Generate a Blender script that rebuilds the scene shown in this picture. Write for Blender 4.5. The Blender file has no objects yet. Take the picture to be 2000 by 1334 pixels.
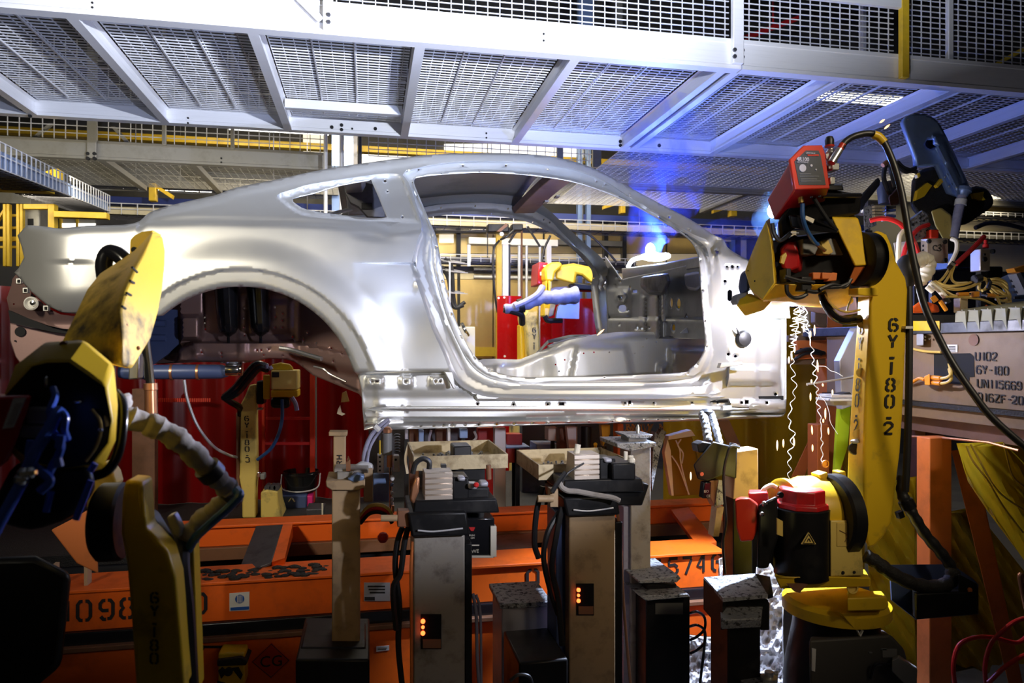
import bpy, bmesh, math, random
import numpy as np
from mathutils import Vector, Matrix
from mathutils.geometry import delaunay_2d_cdt

random.seed(7)
SC = bpy.context.scene
COL = SC.collection

# ------------------------------------------------------------------ camera
H = 1.75                      # eye height above the floor
F = 1400.0                    # focal length in pixels of the 2000 px frame
YAW = math.radians(11.4)
CA, SA = math.cos(YAW), math.sin(YAW)
HZ = 680.0                    # horizon row

cam_d = bpy.data.cameras.new('camera')
cam_d.sensor_width = 36.0
cam_d.lens = F / 2000.0 * 36.0
cam_d.shift_y = (HZ - 667.0) / 2000.0
cam_d.clip_start = 0.05
cam_d.clip_end = 200
cam_d.dof.use_dof = True
cam_d.dof.focus_distance = 3.5
cam_d.dof.aperture_fstop = 4.0
cam = bpy.data.objects.new('camera', cam_d)
cam.location = (0, 0, H)
cam.rotation_euler = (math.radians(90), 0, -YAW)
COL.objects.link(cam)
SC.camera = cam


def W(px, py, Y):
    """point at depth Y (metres along the hall) seen in column px, row py"""
    dx = (px - 1000.0) / F
    dz = (HZ - py) / F
    t = Y / (CA - dx * SA)
    return Vector((t * (SA + dx * CA), Y, H + t * dz))


def WX(px, py, X):
    """point on the cross plane x = X seen in column px, row py"""
    dx = (px - 1000.0) / F
    dz = (HZ - py) / F
    t = X / (SA + dx * CA)
    return Vector((X, t * (CA - dx * SA), H + t * dz))


def WZ(px, py, Z):
    """point on the level plane z = Z"""
    dx = (px - 1000.0) / F
    dz = (HZ - py) / F
    t = (Z - H) / dz
    return Vector((t * (SA + dx * CA), t * (CA - dx * SA), Z))


def S(px, Y):
    """metres per pixel at column px, depth Y"""
    return Y / (CA - (px - 1000.0) / F * SA) / F


# ------------------------------------------------------------------ world, lamps, exposure
vs = SC.view_settings
vs.view_transform = 'Standard'
vs.look = 'None'
vs.gamma = 1.0
vs.use_curve_mapping = False
vs.exposure = 0.0

world = bpy.data.worlds.new('hall_air')
SC.world = world
world.use_nodes = True
world.node_tree.nodes['Background'].inputs[0].default_value = (0.75, 0.62, 0.45, 1)
world.node_tree.nodes['Background'].inputs[1].default_value = 0.012


def lamp(kind, name, loc, power, color, aim=None, **kw):
    d = bpy.data.lights.new(name, kind)
    d.energy = power
    d.color = color
    for k, v in kw.items():
        setattr(d, k, v)
    o = bpy.data.objects.new(name, d)
    o.location = loc
    if aim is not None:
        o.rotation_euler = (Vector(aim) - Vector(loc)).to_track_quat('-Z', 'Y').to_euler()
    COL.objects.link(o)
    return o


ARC_NEAR = W(1545, 608, 2.96)     # weld on the near hinge pillar, under the robot wrist
ARC_FAR = W(1278, 492, 4.75)      # weld at the far end of the cowl
ARC_SIDE = W(1508, 412, 4.3)      # weld hidden behind the wire feeder
lamp('POINT', 'arc_light_near', ARC_NEAR, 24, (0.85, 0.84, 1.0), shadow_soft_size=0.012)
# the same weld throwing light along the fixture, clear of the torch
lamp('SPOT', 'arc_light_spill', W(1498, 648, 3.08), 900, (0.80, 0.82, 1.0), aim=(-0.52, 1.8, 2.08),
     spot_size=math.radians(27), spot_blend=0.5, shadow_soft_size=0.02)
lamp('SPOT', 'arc_light_drop', W(1530, 640, 2.96), 320, (0.62, 0.74, 1.0), aim=(1.45, 2.9, 0.5),
     spot_size=math.radians(80), spot_blend=0.4, shadow_soft_size=0.02)
# added fill lamps, no real source, out of frame at the right and above
FILL_POS = Vector((1.15, 1.0, 1.7))
lamp('SPOT', 'fill_spot_right', FILL_POS, 330, (0.45, 0.58, 1.0), aim=FILL_POS + Vector((-0.3, 0.70, 0.67)),
     spot_size=math.radians(80), spot_blend=0.7, shadow_soft_size=0.02)
lamp('SPOT', 'fill_spot_right_low', FILL_POS, 105, (0.84, 0.86, 1.0), aim=FILL_POS + Vector((-1.45, 3.0, 0.9)),
     spot_size=math.radians(84), spot_blend=0.5, shadow_soft_size=0.02)
lamp('AREA', 'fill_area_above', (0.9, 1.7, 2.78), 520, (0.80, 0.86, 1.0), aim=(0.9 - 0.28, 1.7 + 0.06, 2.78 + 0.95),
     shape='DISK', size=0.12)
lamp('POINT', 'arc_light_far', ARC_FAR, 420, (0.13, 0.24, 1.0), shadow_soft_size=0.03)
lamp('POINT', 'arc_light_side', ARC_SIDE, 40, (0.2, 0.45, 1.0), shadow_soft_size=0.03)
# high bay lamps of the aisle in front of the line (behind the photographer)
lamp('SPOT', 'aisle_high_bay', (-3.0, -1.4, 4.0), 900, (1.0, 0.90, 0.70), aim=(-0.95, 3.2, 2.35),
     spot_size=math.radians(33), spot_blend=0.8, shadow_soft_size=0.35)
lamp('SPOT', 'aisle_high_bay_right', (2.6, -1.2, 4.2), 430, (1.0, 0.84, 0.6), aim=(1.75, 2.6, 1.95),
     spot_size=math.radians(30), spot_blend=0.9, shadow_soft_size=0.3)
lamp('SPOT', 'aisle_low_lamp', (1.6, -1.6, 2.6), 45, (1.0, 0.74, 0.5), aim=(0.75, 3.3, 0.8),
     spot_size=math.radians(36), spot_blend=1.0, shadow_soft_size=0.3)
# hall lighting behind the line
lamp('AREA', 'hall_tube_bank', (0.6, 7.6, 4.3), 150, (1.0, 0.88, 0.66), aim=(0.8, 9.0, 1.6),
     shape='RECTANGLE', size=5.0, size_y=0.4)
lamp('AREA', 'hall_tube_bank_low', (1.0, 6.0, 3.1), 60, (1.0, 0.93, 0.8), aim=(1.0, 7.0, 0.9),
     shape='RECTANGLE', size=3.0, size_y=0.4)
lamp('AREA', 'hall_tube_bank_side', (6.2, 6.4, 3.4), 14, (1.0, 0.85, 0.55), aim=(5.7, 7.4, 2.2),
     shape='RECTANGLE', size=2.0, size_y=0.4)
lamp('AREA', 'hall_tube_bank_left', (-2.2, 6.0, 2.95), 24, (1.0, 0.90, 0.68), aim=(-2.2, 7.2, 3.6),
     shape='RECTANGLE', size=3.0, size_y=0.3)
lamp('AREA', 'red_bay_tubes', (-1.6, 5.2, 2.3), 3, (1.0, 0.85, 0.7), aim=(-1.4, 6.0, 1.4),
     shape='RECTANGLE', size=2.0, size_y=0.3)


# ------------------------------------------------------------------ materials
MATS = {}


def mat(name, color, rough=0.5, metal=0.0, dirt=0.0, dirt_col=(0.02, 0.018, 0.015), dscale=6.0, bump=0.0, bscale=60.0,
        emit=None, estr=0.0, trans=0.0, spec=0.5, alpha=1.0, dthr=(0.5, 0.7), stretch=None, var=0.0, transl=0.0, coat=0.0):
    m = bpy.data.materials.new(name)
    m.use_nodes = True
    nt = m.node_tree
    b = nt.nodes['Principled BSDF']
    b.inputs['Base Color'].default_value = (*color, 1)
    b.inputs['Roughness'].default_value = rough
    b.inputs['Metallic'].default_value = metal
    b.inputs['Specular IOR Level'].default_value = spec
    b.inputs['Transmission Weight'].default_value = trans
    b.inputs['Alpha'].default_value = alpha
    b.inputs['Coat Weight'].default_value = coat
    if emit:
        b.inputs['Emission Color'].default_value = (*emit, 1)
        b.inputs['Emission Strength'].default_value = estr
    tc = nt.nodes.new('ShaderNodeTexCoord')
    src = tc.outputs['Object']
    if stretch:
        mp = nt.nodes.new('ShaderNodeMapping')
        mp.inputs['Scale'].default_value = stretch
        nt.links.new(src, mp.inputs['Vector'])
        src = mp.outputs['Vector']
    if dirt > 0 or var > 0:
        n = nt.nodes.new('ShaderNodeTexNoise')
        n.inputs['Scale'].default_value = dscale
        n.inputs['Detail'].default_value = 8
        n.inputs['Roughness'].default_value = 0.65
        nt.links.new(src, n.inputs['Vector'])
        r = nt.nodes.new('ShaderNodeValToRGB')
        r.color_ramp.elements[0].position = dthr[0]
        r.color_ramp.elements[1].position = dthr[1]
        v = dirt if dirt > 0 else var
        r.color_ramp.elements[0].color = (0, 0, 0, 1)
        r.color_ramp.elements[1].color = (v, v, v, 1)
        nt.links.new(n.outputs['Fac'], r.inputs['Fac'])
        mx = nt.nodes.new('ShaderNodeMix')
        mx.data_type = 'RGBA'
        mx.inputs['A'].default_value = (*color, 1)
        mx.inputs['B'].default_value = (*dirt_col, 1)
        nt.links.new(r.outputs['Color'], mx.inputs['Factor'])
        nt.links.new(mx.outputs['Result'], b.inputs['Base Color'])
        ma = nt.nodes.new('ShaderNodeMath')
        ma.operation = 'MULTIPLY_ADD'
        ma.inputs[1].default_value = 0.35
        ma.inputs[2].default_value = rough
        ma.use_clamp = True
        nt.links.new(r.outputs['Color'], ma.inputs[0])
        nt.links.new(ma.outputs[0], b.inputs['Roughness'])
    if bump > 0:
        n2 = nt.nodes.new('ShaderNodeTexNoise')
        n2.inputs['Scale'].default_value = bscale
        n2.inputs['Detail'].default_value = 5
        nt.links.new(src, n2.inputs['Vector'])
        bp = nt.nodes.new('ShaderNodeBump')
        bp.inputs['Strength'].default_value = bump
        bp.inputs['Distance'].default_value = 0.01
        nt.links.new(n2.outputs['Fac'], bp.inputs['Height'])
        nt.links.new(bp.outputs['Normal'], b.inputs['Normal'])
    if transl > 0:
        out = nt.nodes['Material Output']
        tr = nt.nodes.new('ShaderNodeBsdfTranslucent')
        tr.inputs['Color'].default_value = (*color, 1)
        ms = nt.nodes.new('ShaderNodeMixShader')
        ms.inputs[0].default_value = transl
        nt.links.new(b.outputs[0], ms.inputs[1])
        nt.links.new(tr.outputs[0], ms.inputs[2])
        nt.links.new(ms.outputs[0], out.inputs['Surface'])
    MATS[name] = m
    return m


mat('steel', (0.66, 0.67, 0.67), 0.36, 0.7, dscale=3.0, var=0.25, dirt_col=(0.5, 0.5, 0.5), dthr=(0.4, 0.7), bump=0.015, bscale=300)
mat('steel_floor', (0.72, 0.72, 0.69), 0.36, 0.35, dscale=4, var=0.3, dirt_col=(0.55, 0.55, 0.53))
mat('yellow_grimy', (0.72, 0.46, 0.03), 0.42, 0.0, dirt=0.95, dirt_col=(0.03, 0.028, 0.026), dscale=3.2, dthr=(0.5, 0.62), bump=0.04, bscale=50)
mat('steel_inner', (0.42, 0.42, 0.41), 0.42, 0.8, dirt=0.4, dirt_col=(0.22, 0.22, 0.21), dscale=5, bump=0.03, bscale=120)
mat('steel_primer', (0.30, 0.19, 0.175), 0.4, 0.55, dirt=0.4, dirt_col=(0.16, 0.09, 0.08), dscale=5)
mat('steel_dark', (0.10, 0.10, 0.115), 0.4, 0.7, dirt=0.5, dscale=9)
mat('steel_clean', (0.72, 0.72, 0.7), 0.3, 0.9)
mat('chrome', (0.8, 0.8, 0.8), 0.15, 1.0)
mat('hole', (0.004, 0.004, 0.005), 0.8)
mat('yellow', (0.72, 0.46, 0.015), 0.38, 0.0, dirt=0.75, dirt_col=(0.12, 0.075, 0.02), dscale=5.5, dthr=(0.56, 0.76), bump=0.03, bscale=40)
mat('yellow_clean', (0.78, 0.5, 0.02), 0.36, 0.0, dirt=0.35, dirt_col=(0.3, 0.18, 0.03), dscale=8)
mat('yellow_worn', (0.74, 0.55, 0.14), 0.45, 0.0, dirt=0.85, dirt_col=(0.05, 0.045, 0.04), dscale=4.2, dthr=(0.52, 0.66), bump=0.04, bscale=50)
mat('yellow_rail', (0.62, 0.40, 0.02), 0.45, 0.0, dirt=0.4, dirt_col=(0.25, 0.16, 0.03), dscale=7)
mat('black_paint', (0.008, 0.008, 0.009), 0.38, 0.0, spec=0.3, dirt=0.5, dirt_col=(0.018, 0.016, 0.015), dscale=12)
mat('black_rubber', (0.016, 0.016, 0.018), 0.42, 0.0)
mat('black_gloss', (0.01, 0.01, 0.012), 0.18, 0.0)
mat('red_paint', (0.50, 0.012, 0.014), 0.32, 0.0, dirt=0.4, dirt_col=(0.12, 0.01, 0.01), dscale=14)
mat('red_box', (0.42, 0.008, 0.012), 0.28, 0.0)
mat('red_frame', (0.60, 0.035, 0.012), 0.35, 0.0)
mat('orange_paint', (0.85, 0.13, 0.008), 0.42, 0.0, dirt=0.6, dirt_col=(0.22, 0.04, 0.01), dscale=5, dthr=(0.5, 0.8))
mat('orange_post', (0.72, 0.20, 0.05), 0.5, 0.0, dirt=0.5, dirt_col=(0.35, 0.1, 0.03), dscale=6)
mat('tan_post', (0.42, 0.29, 0.16), 0.55, 0.0, dirt=0.6, dirt_col=(0.12, 0.08, 0.05), dscale=11, bump=0.03)
mat('grey_post', (0.36, 0.33, 0.29), 0.5, 0.15, dirt=0.7, dirt_col=(0.1, 0.08, 0.07), dscale=13, bump=0.05)
mat('tan_panel', (0.24, 0.16, 0.10), 0.5, 0.1, dirt=0.55, dirt_col=(0.16, 0.1, 0.06), dscale=4, bump=0.03)
mat('dark_dirty', (0.014, 0.013, 0.012), 0.6, 0.1, dirt=0.6, dirt_col=(0.045, 0.04, 0.035), dscale=60, bump=0.5, bscale=150)
mat('spatter_steel', (0.35, 0.36, 0.38), 0.5, 0.55, dirt=0.9, dirt_col=(0.04, 0.04, 0.045), dscale=55, dthr=(0.52, 0.6), bump=0.6, bscale=140)
mat('tray_metal', (0.50, 0.41, 0.25), 0.5, 0.35, dirt=0.8, dirt_col=(0.12, 0.07, 0.03), dscale=10, bump=0.08)
mat('aluminium', (0.80, 0.80, 0.82), 0.42, 0.3, dscale=3, var=0.3, dirt_col=(0.6, 0.6, 0.6), stretch=(1, 1, 30), bump=0.02, bscale=50)
mat('aluminium_block', (0.60, 0.52, 0.44), 0.38, 0.7, dirt=0.3, dirt_col=(0.4, 0.3, 0.24), dscale=15)
mat('galvanised', (0.66, 0.66, 0.68), 0.42, 0.35)
mat('galvanised_dull', (0.30, 0.29, 0.26), 0.5, 0.5, dirt=0.4, dscale=5, dirt_col=(0.14, 0.13, 0.11))
mat('gold_sheet', (0.60, 0.43, 0.16), 0.34, 0.8, dirt=0.5, dirt_col=(0.34, 0.25, 0.12), dscale=2.2, dthr=(0.4, 0.75), bump=0.08, bscale=3)
mat('cream_panel', (0.76, 0.66, 0.42), 0.4, 0.25, dirt=0.35, dirt_col=(0.5, 0.42, 0.28), dscale=3)
mat('bright_panel', (0.8, 0.78, 0.7), 0.5, 0.0, emit=(1.0, 0.88, 0.62), estr=0.9)
mat('daylight_panel', (0.8, 0.8, 0.78), 0.5, 0.0, emit=(1.0, 0.95, 0.85), estr=1.6)
mat('tube_glow', (1, 1, 1), 0.5, 0.0, emit=(1.0, 0.96, 0.86), estr=9.0)
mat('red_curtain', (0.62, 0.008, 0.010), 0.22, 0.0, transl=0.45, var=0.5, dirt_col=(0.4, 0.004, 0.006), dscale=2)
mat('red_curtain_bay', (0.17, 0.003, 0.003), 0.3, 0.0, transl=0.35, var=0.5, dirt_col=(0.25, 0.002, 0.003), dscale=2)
mat('yellow_film', (0.68, 0.50, 0.02), 0.12, 0.0, transl=0.5, coat=0.4, var=0.6, dirt_col=(0.42, 0.34, 0.02), dscale=3)
mat('amber_film', (0.34, 0.20, 0.01), 0.2, 0.0, transl=0.3, var=0.6, dirt_col=(0.16, 0.10, 0.01), dscale=3)
mat('lime_film', (0.68, 0.85, 0.05), 0.3, 0.0, transl=0.5)
mat('foil', (0.9, 0.88, 0.9), 0.3, 0.15, bump=0.5, bscale=30)
mat('hose_sleeve', (0.30, 0.27, 0.24), 0.75, 0.0, dirt=0.5, dirt_col=(0.1, 0.085, 0.07), dscale=9, bump=0.5, bscale=25)
mat('sleeve_blue', (0.36, 0.36, 0.50), 0.6, 0.1, dirt=0.5, dirt_col=(0.16, 0.16, 0.24), dscale=12, bump=0.3, bscale=40)
mat('blue_hose', (0.03, 0.10, 0.30), 0.35, 0.0)
mat('arc_lit_blue', (0.06, 0.14, 0.62), 0.28, 0.0)  # blue arc light on the hoses and rods, put into their colour
mat('blue_guard', (0.22, 0.32, 0.56), 0.38, 0.4, dscale=7, dirt=0.3, dirt_col=(0.12, 0.15, 0.22))
mat('blue_box', (0.06, 0.09, 0.22), 0.4, 0.1)
mat('magenta', (0.7, 0.02, 0.2), 0.4, 0.0)
mat('red_hose', (0.55, 0.02, 0.02), 0.35, 0.0)
mat('white_hose', (0.75, 0.70, 0.58), 0.4, 0.0)
mat('yellow_cable', (0.70, 0.50, 0.13), 0.4, 0.0, dirt=0.4, dirt_col=(0.3, 0.18, 0.05), dscale=18)
mat('orange_plug', (0.80, 0.30, 0.02), 0.42, 0.0)
mat('brass', (0.70, 0.48, 0.16), 0.3, 0.9)
mat('copper', (0.65, 0.30, 0.16), 0.35, 0.8)
mat('white_label', (0.78, 0.77, 0.74), 0.55, 0.0)
mat('white_paint', (0.80, 0.80, 0.78), 0.45, 0.0)
mat('grey_plastic', (0.22, 0.22, 0.22), 0.45, 0.0)
mat('panel_face', (0.05, 0.052, 0.055), 0.4, 0.0)
mat('panel_print', (0.55, 0.5, 0.48), 0.5, 0.0)
mat('stencil_black', (0.012, 0.010, 0.010), 0.6, 0.0)
mat('label_blue', (0.02, 0.10, 0.42), 0.5, 0.0)
mat('sign_orange', (0.62, 0.05, 0.012), 0.5, 0.0)
mat('grey_sheet', (0.45, 0.45, 0.50), 0.42, 0.4, dirt=0.3, dirt_col=(0.25, 0.25, 0.28), dscale=6)
mat('bellows', (0.34, 0.34, 0.27), 0.6, 0.0, dirt=0.4, dirt_col=(0.15, 0.15, 0.11), dscale=6)
mat('blue_beam', (0.03, 0.05, 0.22), 0.5, 0.1)
mat('brown_post', (0.20, 0.085, 0.04), 0.55, 0.0, dirt=0.4, dscale=6)
mat('led_red', (0.9, 0.1, 0.02), 0.4, 0.0, emit=(1.0, 0.10, 0.02), estr=6.0)
mat('arc_glow', (1, 1, 1), 0.5, 0.0, emit=(0.75, 0.9, 1.0), estr=30.0)
mat('spark_glow', (1, 0.7, 0.4), 0.5, 0.0, emit=(1.0, 0.5, 0.22), estr=3.0)
mat('strand_glow', (0.9, 0.92, 1.0), 0.4, 0.1, emit=(0.85, 0.9, 1.0), estr=0.45)  # bright white trails below the weld, built as strands with their own glow
mat('concrete', (0.09, 0.085, 0.08), 0.7, 0.0, dirt=0.5, dirt_col=(0.03, 0.03, 0.03), dscale=2, bump=0.1)
mat('dark_hall', (0.018, 0.018, 0.02), 0.8, 0.0)
mat('hall_steel', (0.10, 0.095, 0.085), 0.6, 0.3, dirt=0.4, dscale=2)


# ------------------------------------------------------------------ mesh collector
WL = {}                       # world origin of each object (parts share their thing's)


def spline(pts, n=8, closed=False):
    """Catmull-Rom through points given as tuples"""
    P = [Vector(p) for p in pts]
    if len(P) < 3:
        return P
    out = []
    N = len(P)
    rng = range(N if closed else N - 1)
    for i in rng:
        p1, p2 = P[i], P[(i + 1) % N]
        p0 = P[(i - 1) % N] if (closed or i > 0) else p1 * 2 - p2
        p3 = P[(i + 2) % N] if (closed or i + 2 < N) else p2 * 2 - p1
        for k in range(n):
            t = k / n
            out.append(0.5 * ((2 * p1) + (p2 - p0) * t + (2 * p0 - 5 * p1 + 4 * p2 - p3) * t * t + (3 * p1 - p0 - 3 * p2 + p3) * t ** 3))
    if not closed:
        out.append(P[-1])
    return out


class MB:
    def __init__(self):
        self.v = []
        self.f = []

    def add(self, verts, faces):
        o = len(self.v)
        self.v += [Vector(p) for p in verts]
        self.f += [tuple(i + o for i in fc) for fc in faces]
        return self

    def box(self, lo, hi):
        x0, y0, z0 = lo
        x1, y1, z1 = hi
        return self.add([(x0, y0, z0), (x1, y0, z0), (x1, y1, z0), (x0, y1, z0), (x0, y0, z1), (x1, y0, z1), (x1, y1, z1), (x0, y1, z1)],
                        [(0, 3, 2, 1), (4, 5, 6, 7), (0, 1, 5, 4), (1, 2, 6, 5), (2, 3, 7, 6), (3, 0, 4, 7)])

    def skin(self, secs, caps=True, closed=True):
        """secs: loops of world points with equal counts"""
        n = len(secs[0])
        vs_, fs = [], []
        for s in secs:
            vs_ += [Vector(p) for p in s]
        for k in range(len(secs) - 1):
            a, b = k * n, (k + 1) * n
            for i in range(n if closed else n - 1):
                j = (i + 1) % n
                fs.append((a + i, a + j, b + j, b + i))
        if caps and closed:
            fs.append(tuple(reversed(range(n))))
            fs.append(tuple(range((len(secs) - 1) * n, len(secs) * n)))
        return self.add(vs_, fs)

    def prism(self, poly, Y, d, dy=None):
        """outline traced on plane Y, given its thickness d backwards"""
        front = [W(x, y, Y) for x, y in poly]
        if dy is not None:
            front = [W(x, y, Y + k) for (x, y), k in zip(poly, dy)]
        back = [p + Vector((0, d, 0)) for p in front]
        if dy is not None:
            ym = Y + d
            back = [Vector((p.x, max(ym, p.y + d * 0.3), p.z)) for p in front]
        return self.skin([front, back])

    def rect(self, x0, y0, x1, y1, Y, d):
        return self.prism([(x0, y0), (x1, y0), (x1, y1), (x0, y1)], Y, d)

    def pskin(self, secs, caps=True):
        """secs of (px, py, Y)"""
        return self.skin([[W(*p) for p in s] for s in secs], caps)

    def tube(self, pts, r, seg=8, caps=True):
        """pts world points; r number or list"""
        P = [Vector(p) for p in pts]
        n = len(P)
        R = r if isinstance(r, (list, tuple)) else [r] * n
        secs = []
        t0 = (P[1] - P[0]).normalized()
        up = Vector((0, 0, 1)) if abs(t0.z) < 0.9 else Vector((1, 0, 0))
        nrm = t0.cross(up).normalized()
        for i in range(n):
            t = (P[min(i + 1, n - 1)] - P[max(i - 1, 0)])
            t = t.normalized() if t.length > 1e-9 else t0
            nrm = (nrm - t * nrm.dot(t))
            nrm = nrm.normalized() if nrm.length > 1e-6 else t.orthogonal().normalized()
            bi = t.cross(nrm)
            secs.append([P[i] + (nrm * math.cos(a) + bi * math.sin(a)) * R[i] for a in (2 * math.pi * k / seg for k in range(seg))])
        return self.skin(secs, caps)

    def ptube(self, pts, r, seg=8, n=6):
        """hose through (px, py, Y) points"""
        q = [W(*p) for p in pts]
        return self.tube(spline(q, n) if len(q) > 2 else q, r, seg)

    def cyl(self, a, b, r, r2=None, seg=20):
        return self.tube([a, b], [r, r if r2 is None else r2], seg)

    def disc(self, px, py, Y, rpx, d, seg=20):
        """short cylinder facing the aisle"""
        c = W(px, py, Y)
        return self.cyl(c, c + Vector((0, d, 0)), rpx * S(px, Y), seg=seg)

    def lathe(self, c, axis, prof, seg=24):
        """prof: list of (radius, distance along axis)"""
        c = Vector(c)
        ax = Vector(axis).normalized()
        u = ax.orthogonal().normalized()
        w = ax.cross(u)
        secs = [[c + ax * t + (u * math.cos(a) + w * math.sin(a)) * max(r, 1e-4) for a in (2 * math.pi * k / seg for k in range(seg))] for r, t in prof]
        return self.skin(secs)

    def ball(self, c, r, seg=12, sx=1, sy=1, sz=1):
        c = Vector(c)
        vs_, fs = [], []
        m = seg // 2
        for i in range(m + 1):
            a = math.pi * i / m
            for j in range(seg):
                b = 2 * math.pi * j / seg
                vs_.append(c + Vector((math.sin(a) * math.cos(b) * r * sx, math.sin(a) * math.sin(b) * r * sy, math.cos(a) * r * sz)))
        for i in range(m):
            for j in range(seg):
                k = (j + 1) % seg
                fs.append((i * seg + j, i * seg + k, (i + 1) * seg + k, (i + 1) * seg + j))
        return self.add(vs_, fs)

    def done(self, name, m, parent=None, bevel=0.0, seg=2, ang=32, label=None):
        org = WL[parent.name] if parent is not None else None
        if org is None:
            xs = [p.x for p in self.v]
            ys = [p.y for p in self.v]
            zs = [p.z for p in self.v]
            org = Vector(((min(xs) + max(xs)) / 2, (min(ys) + max(ys)) / 2, min(zs)))
        me = bpy.data.meshes.new(name)
        me.from_pydata([p - org for p in self.v], [], self.f)
        bm = bmesh.new()
        bm.from_mesh(me)
        bmesh.ops.remove_doubles(bm, verts=bm.verts, dist=1e-6)
        bmesh.ops.recalc_face_normals(bm, faces=bm.faces)
        bm.to_mesh(me)
        bm.free()
        me.materials.append(MATS[m])
        for p in me.polygons:
            p.use_smooth = True
        me.set_sharp_from_angle(angle=math.radians(ang))
        o = bpy.data.objects.new(name, me)
        COL.objects.link(o)
        if parent is not None:
            o.parent = parent
        else:
            o.location = org
        WL[o.name] = org
        if bevel > 0:
            b = o.modifiers.new('edge', 'BEVEL')
            b.width = bevel
            b.segments = seg
            b.limit_method = 'ANGLE'
            b.angle_limit = math.radians(35)
            b.use_clamp_overlap = True
        if label:
            o['label'] = label
        return o


def thing(name, label, cat, loc, group=None):
    o = bpy.data.objects.new(name, None)
    o.empty_display_size = 0.1
    COL.objects.link(o)
    o.location = loc
    WL[o.name] = Vector(loc)
    o['label'] = label
    o['category'] = cat
    if group:
        o['group'] = group
    return o


def tag(o, label, cat, group=None, kind=None):
    if label:
        o['label'] = label
    if cat:
        o['category'] = cat
    if group:
        o['group'] = group
    if kind:
        o['kind'] = kind
    return o


def struct(o):
    o['kind'] = 'structure'
    return o


# ------------------------------------------------------------------ lettering
GL = {
    '0': [[(.38, .05), (.2, .05), (0, .3), (0, 1.3), (.2, 1.55), (.38, 1.55)], [(.62, .05), (.8, .05), (1, .3), (1, 1.3), (.8, 1.55), (.62, 1.55)]],
    '1': [[(.5, 0), (.5, 1.6)]],
    '2': [[(0, 1.15), (.05, 1.4), (.25, 1.55), (.75, 1.55), (1, 1.3), (1, 1.05), (.35, .4)], [(.05, .1), (1, .1)], [(.05, .1), (.3, .35)]],
    '3': [[(0, 1.3), (.2, 1.55), (.75, 1.55), (1, 1.3), (1, 1.0), (.8, .85)], [(.8, .75), (1, .6), (1, .3), (.75, .05), (.2, .05), (0, .3)]],
    '4': [[(.75, 0), (.75, 1.6)], [(.6, 1.5), (.05, .6), (.55, .45)]],
    '5': [[(.05, 1.5), (1, 1.5)], [(.1, 1.35), (.1, .9), (.7, .95), (1, .7)], [(1, .55), (1, .3), (.75, .05), (.25, .05), (0, .3)]],
    '6': [[(.95, 1.3), (.75, 1.55), (.55, 1.55)], [(.42, 1.5), (.2, 1.5), (0, 1.2), (0, .3), (.2, .05), (.4, .05)], [(.6, .05), (.8, .05), (1, .3), (1, .65), (.8, .85), (.35, .85)]],
    '7': [[(0, 1.5), (1, 1.5)], [(.95, 1.35), (.35, 0)]],
    '8': [[(.4, 1.55), (.25, 1.55), (.05, 1.35), (.05, 1.05), (.2, .85), (0, .6), (0, .25), (.2, .05), (.4, .05)], [(.6, 1.55), (.75, 1.55), (.95, 1.35), (.95, 1.05), (.8, .85), (1, .6), (1, .25), (.8, .05), (.6, .05)]],
    '9': [[(.05, .3), (.25, .05), (.45, .05)], [(.58, .1), (.8, .1), (1, .4), (1, 1.3), (.8, 1.55), (.6, 1.55)], [(.4, 1.55), (.2, 1.55), (0, 1.3), (0, .95), (.2, .75), (.65, .75)]],
    'Y': [[(0, 1.6), (.42, .85)], [(1, 1.6), (.55, .8)], [(.5, .7), (.5, 0)]],
    '-': [[(.2, .8), (.8, .8)]],
    'U': [[(0, 1.6), (0, .3), (.2, .05), (.4, .05)], [(.6, .05), (.8, .05), (1, .3), (1, 1.6)]],
    'N': [[(0, 0), (0, 1.6)], [(.1, 1.5), (.9, .1)], [(1, 0), (1, 1.6)]],
    'Z': [[(0, 1.5), (1, 1.5)], [(.95, 1.35), (.1, .25)], [(0, .1), (1, .1)]],
    'F': [[(.05, 0), (.05, 1.6)], [(.2, 1.5), (1, 1.5)], [(.2, .85), (.8, .85)]],
    'R': [[(.05, 0), (.05, 1.6)], [(.2, 1.5), (.7, 1.5), (1, 1.3), (1, 1.0), (.7, .8), (.2, .8)], [(.55, .7), (1, 0)]],
    'H': [[(.05, 0), (.05, 1.6)], [(.2, .8), (.8, .8)], [(.95, 0), (.95, 1.6)]],
    'C': [[(1, 1.25), (.75, 1.5), (.3, 1.5), (0, 1.2), (0, .4), (.3, .1), (.75, .1), (1, .35)]],
    'G': [[(1, 1.25), (.75, 1.5), (.3, 1.5), (0, 1.2), (0, .4), (.3, .1), (.8, .1), (1, .35), (1, .75), (.6, .75)]],
    'I': [[(.5, 0), (.5, 1.6)]],
    '!': [[(.5, .5), (.5, 1.6)], [(.5, 0), (.5, .15)]],
}


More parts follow.
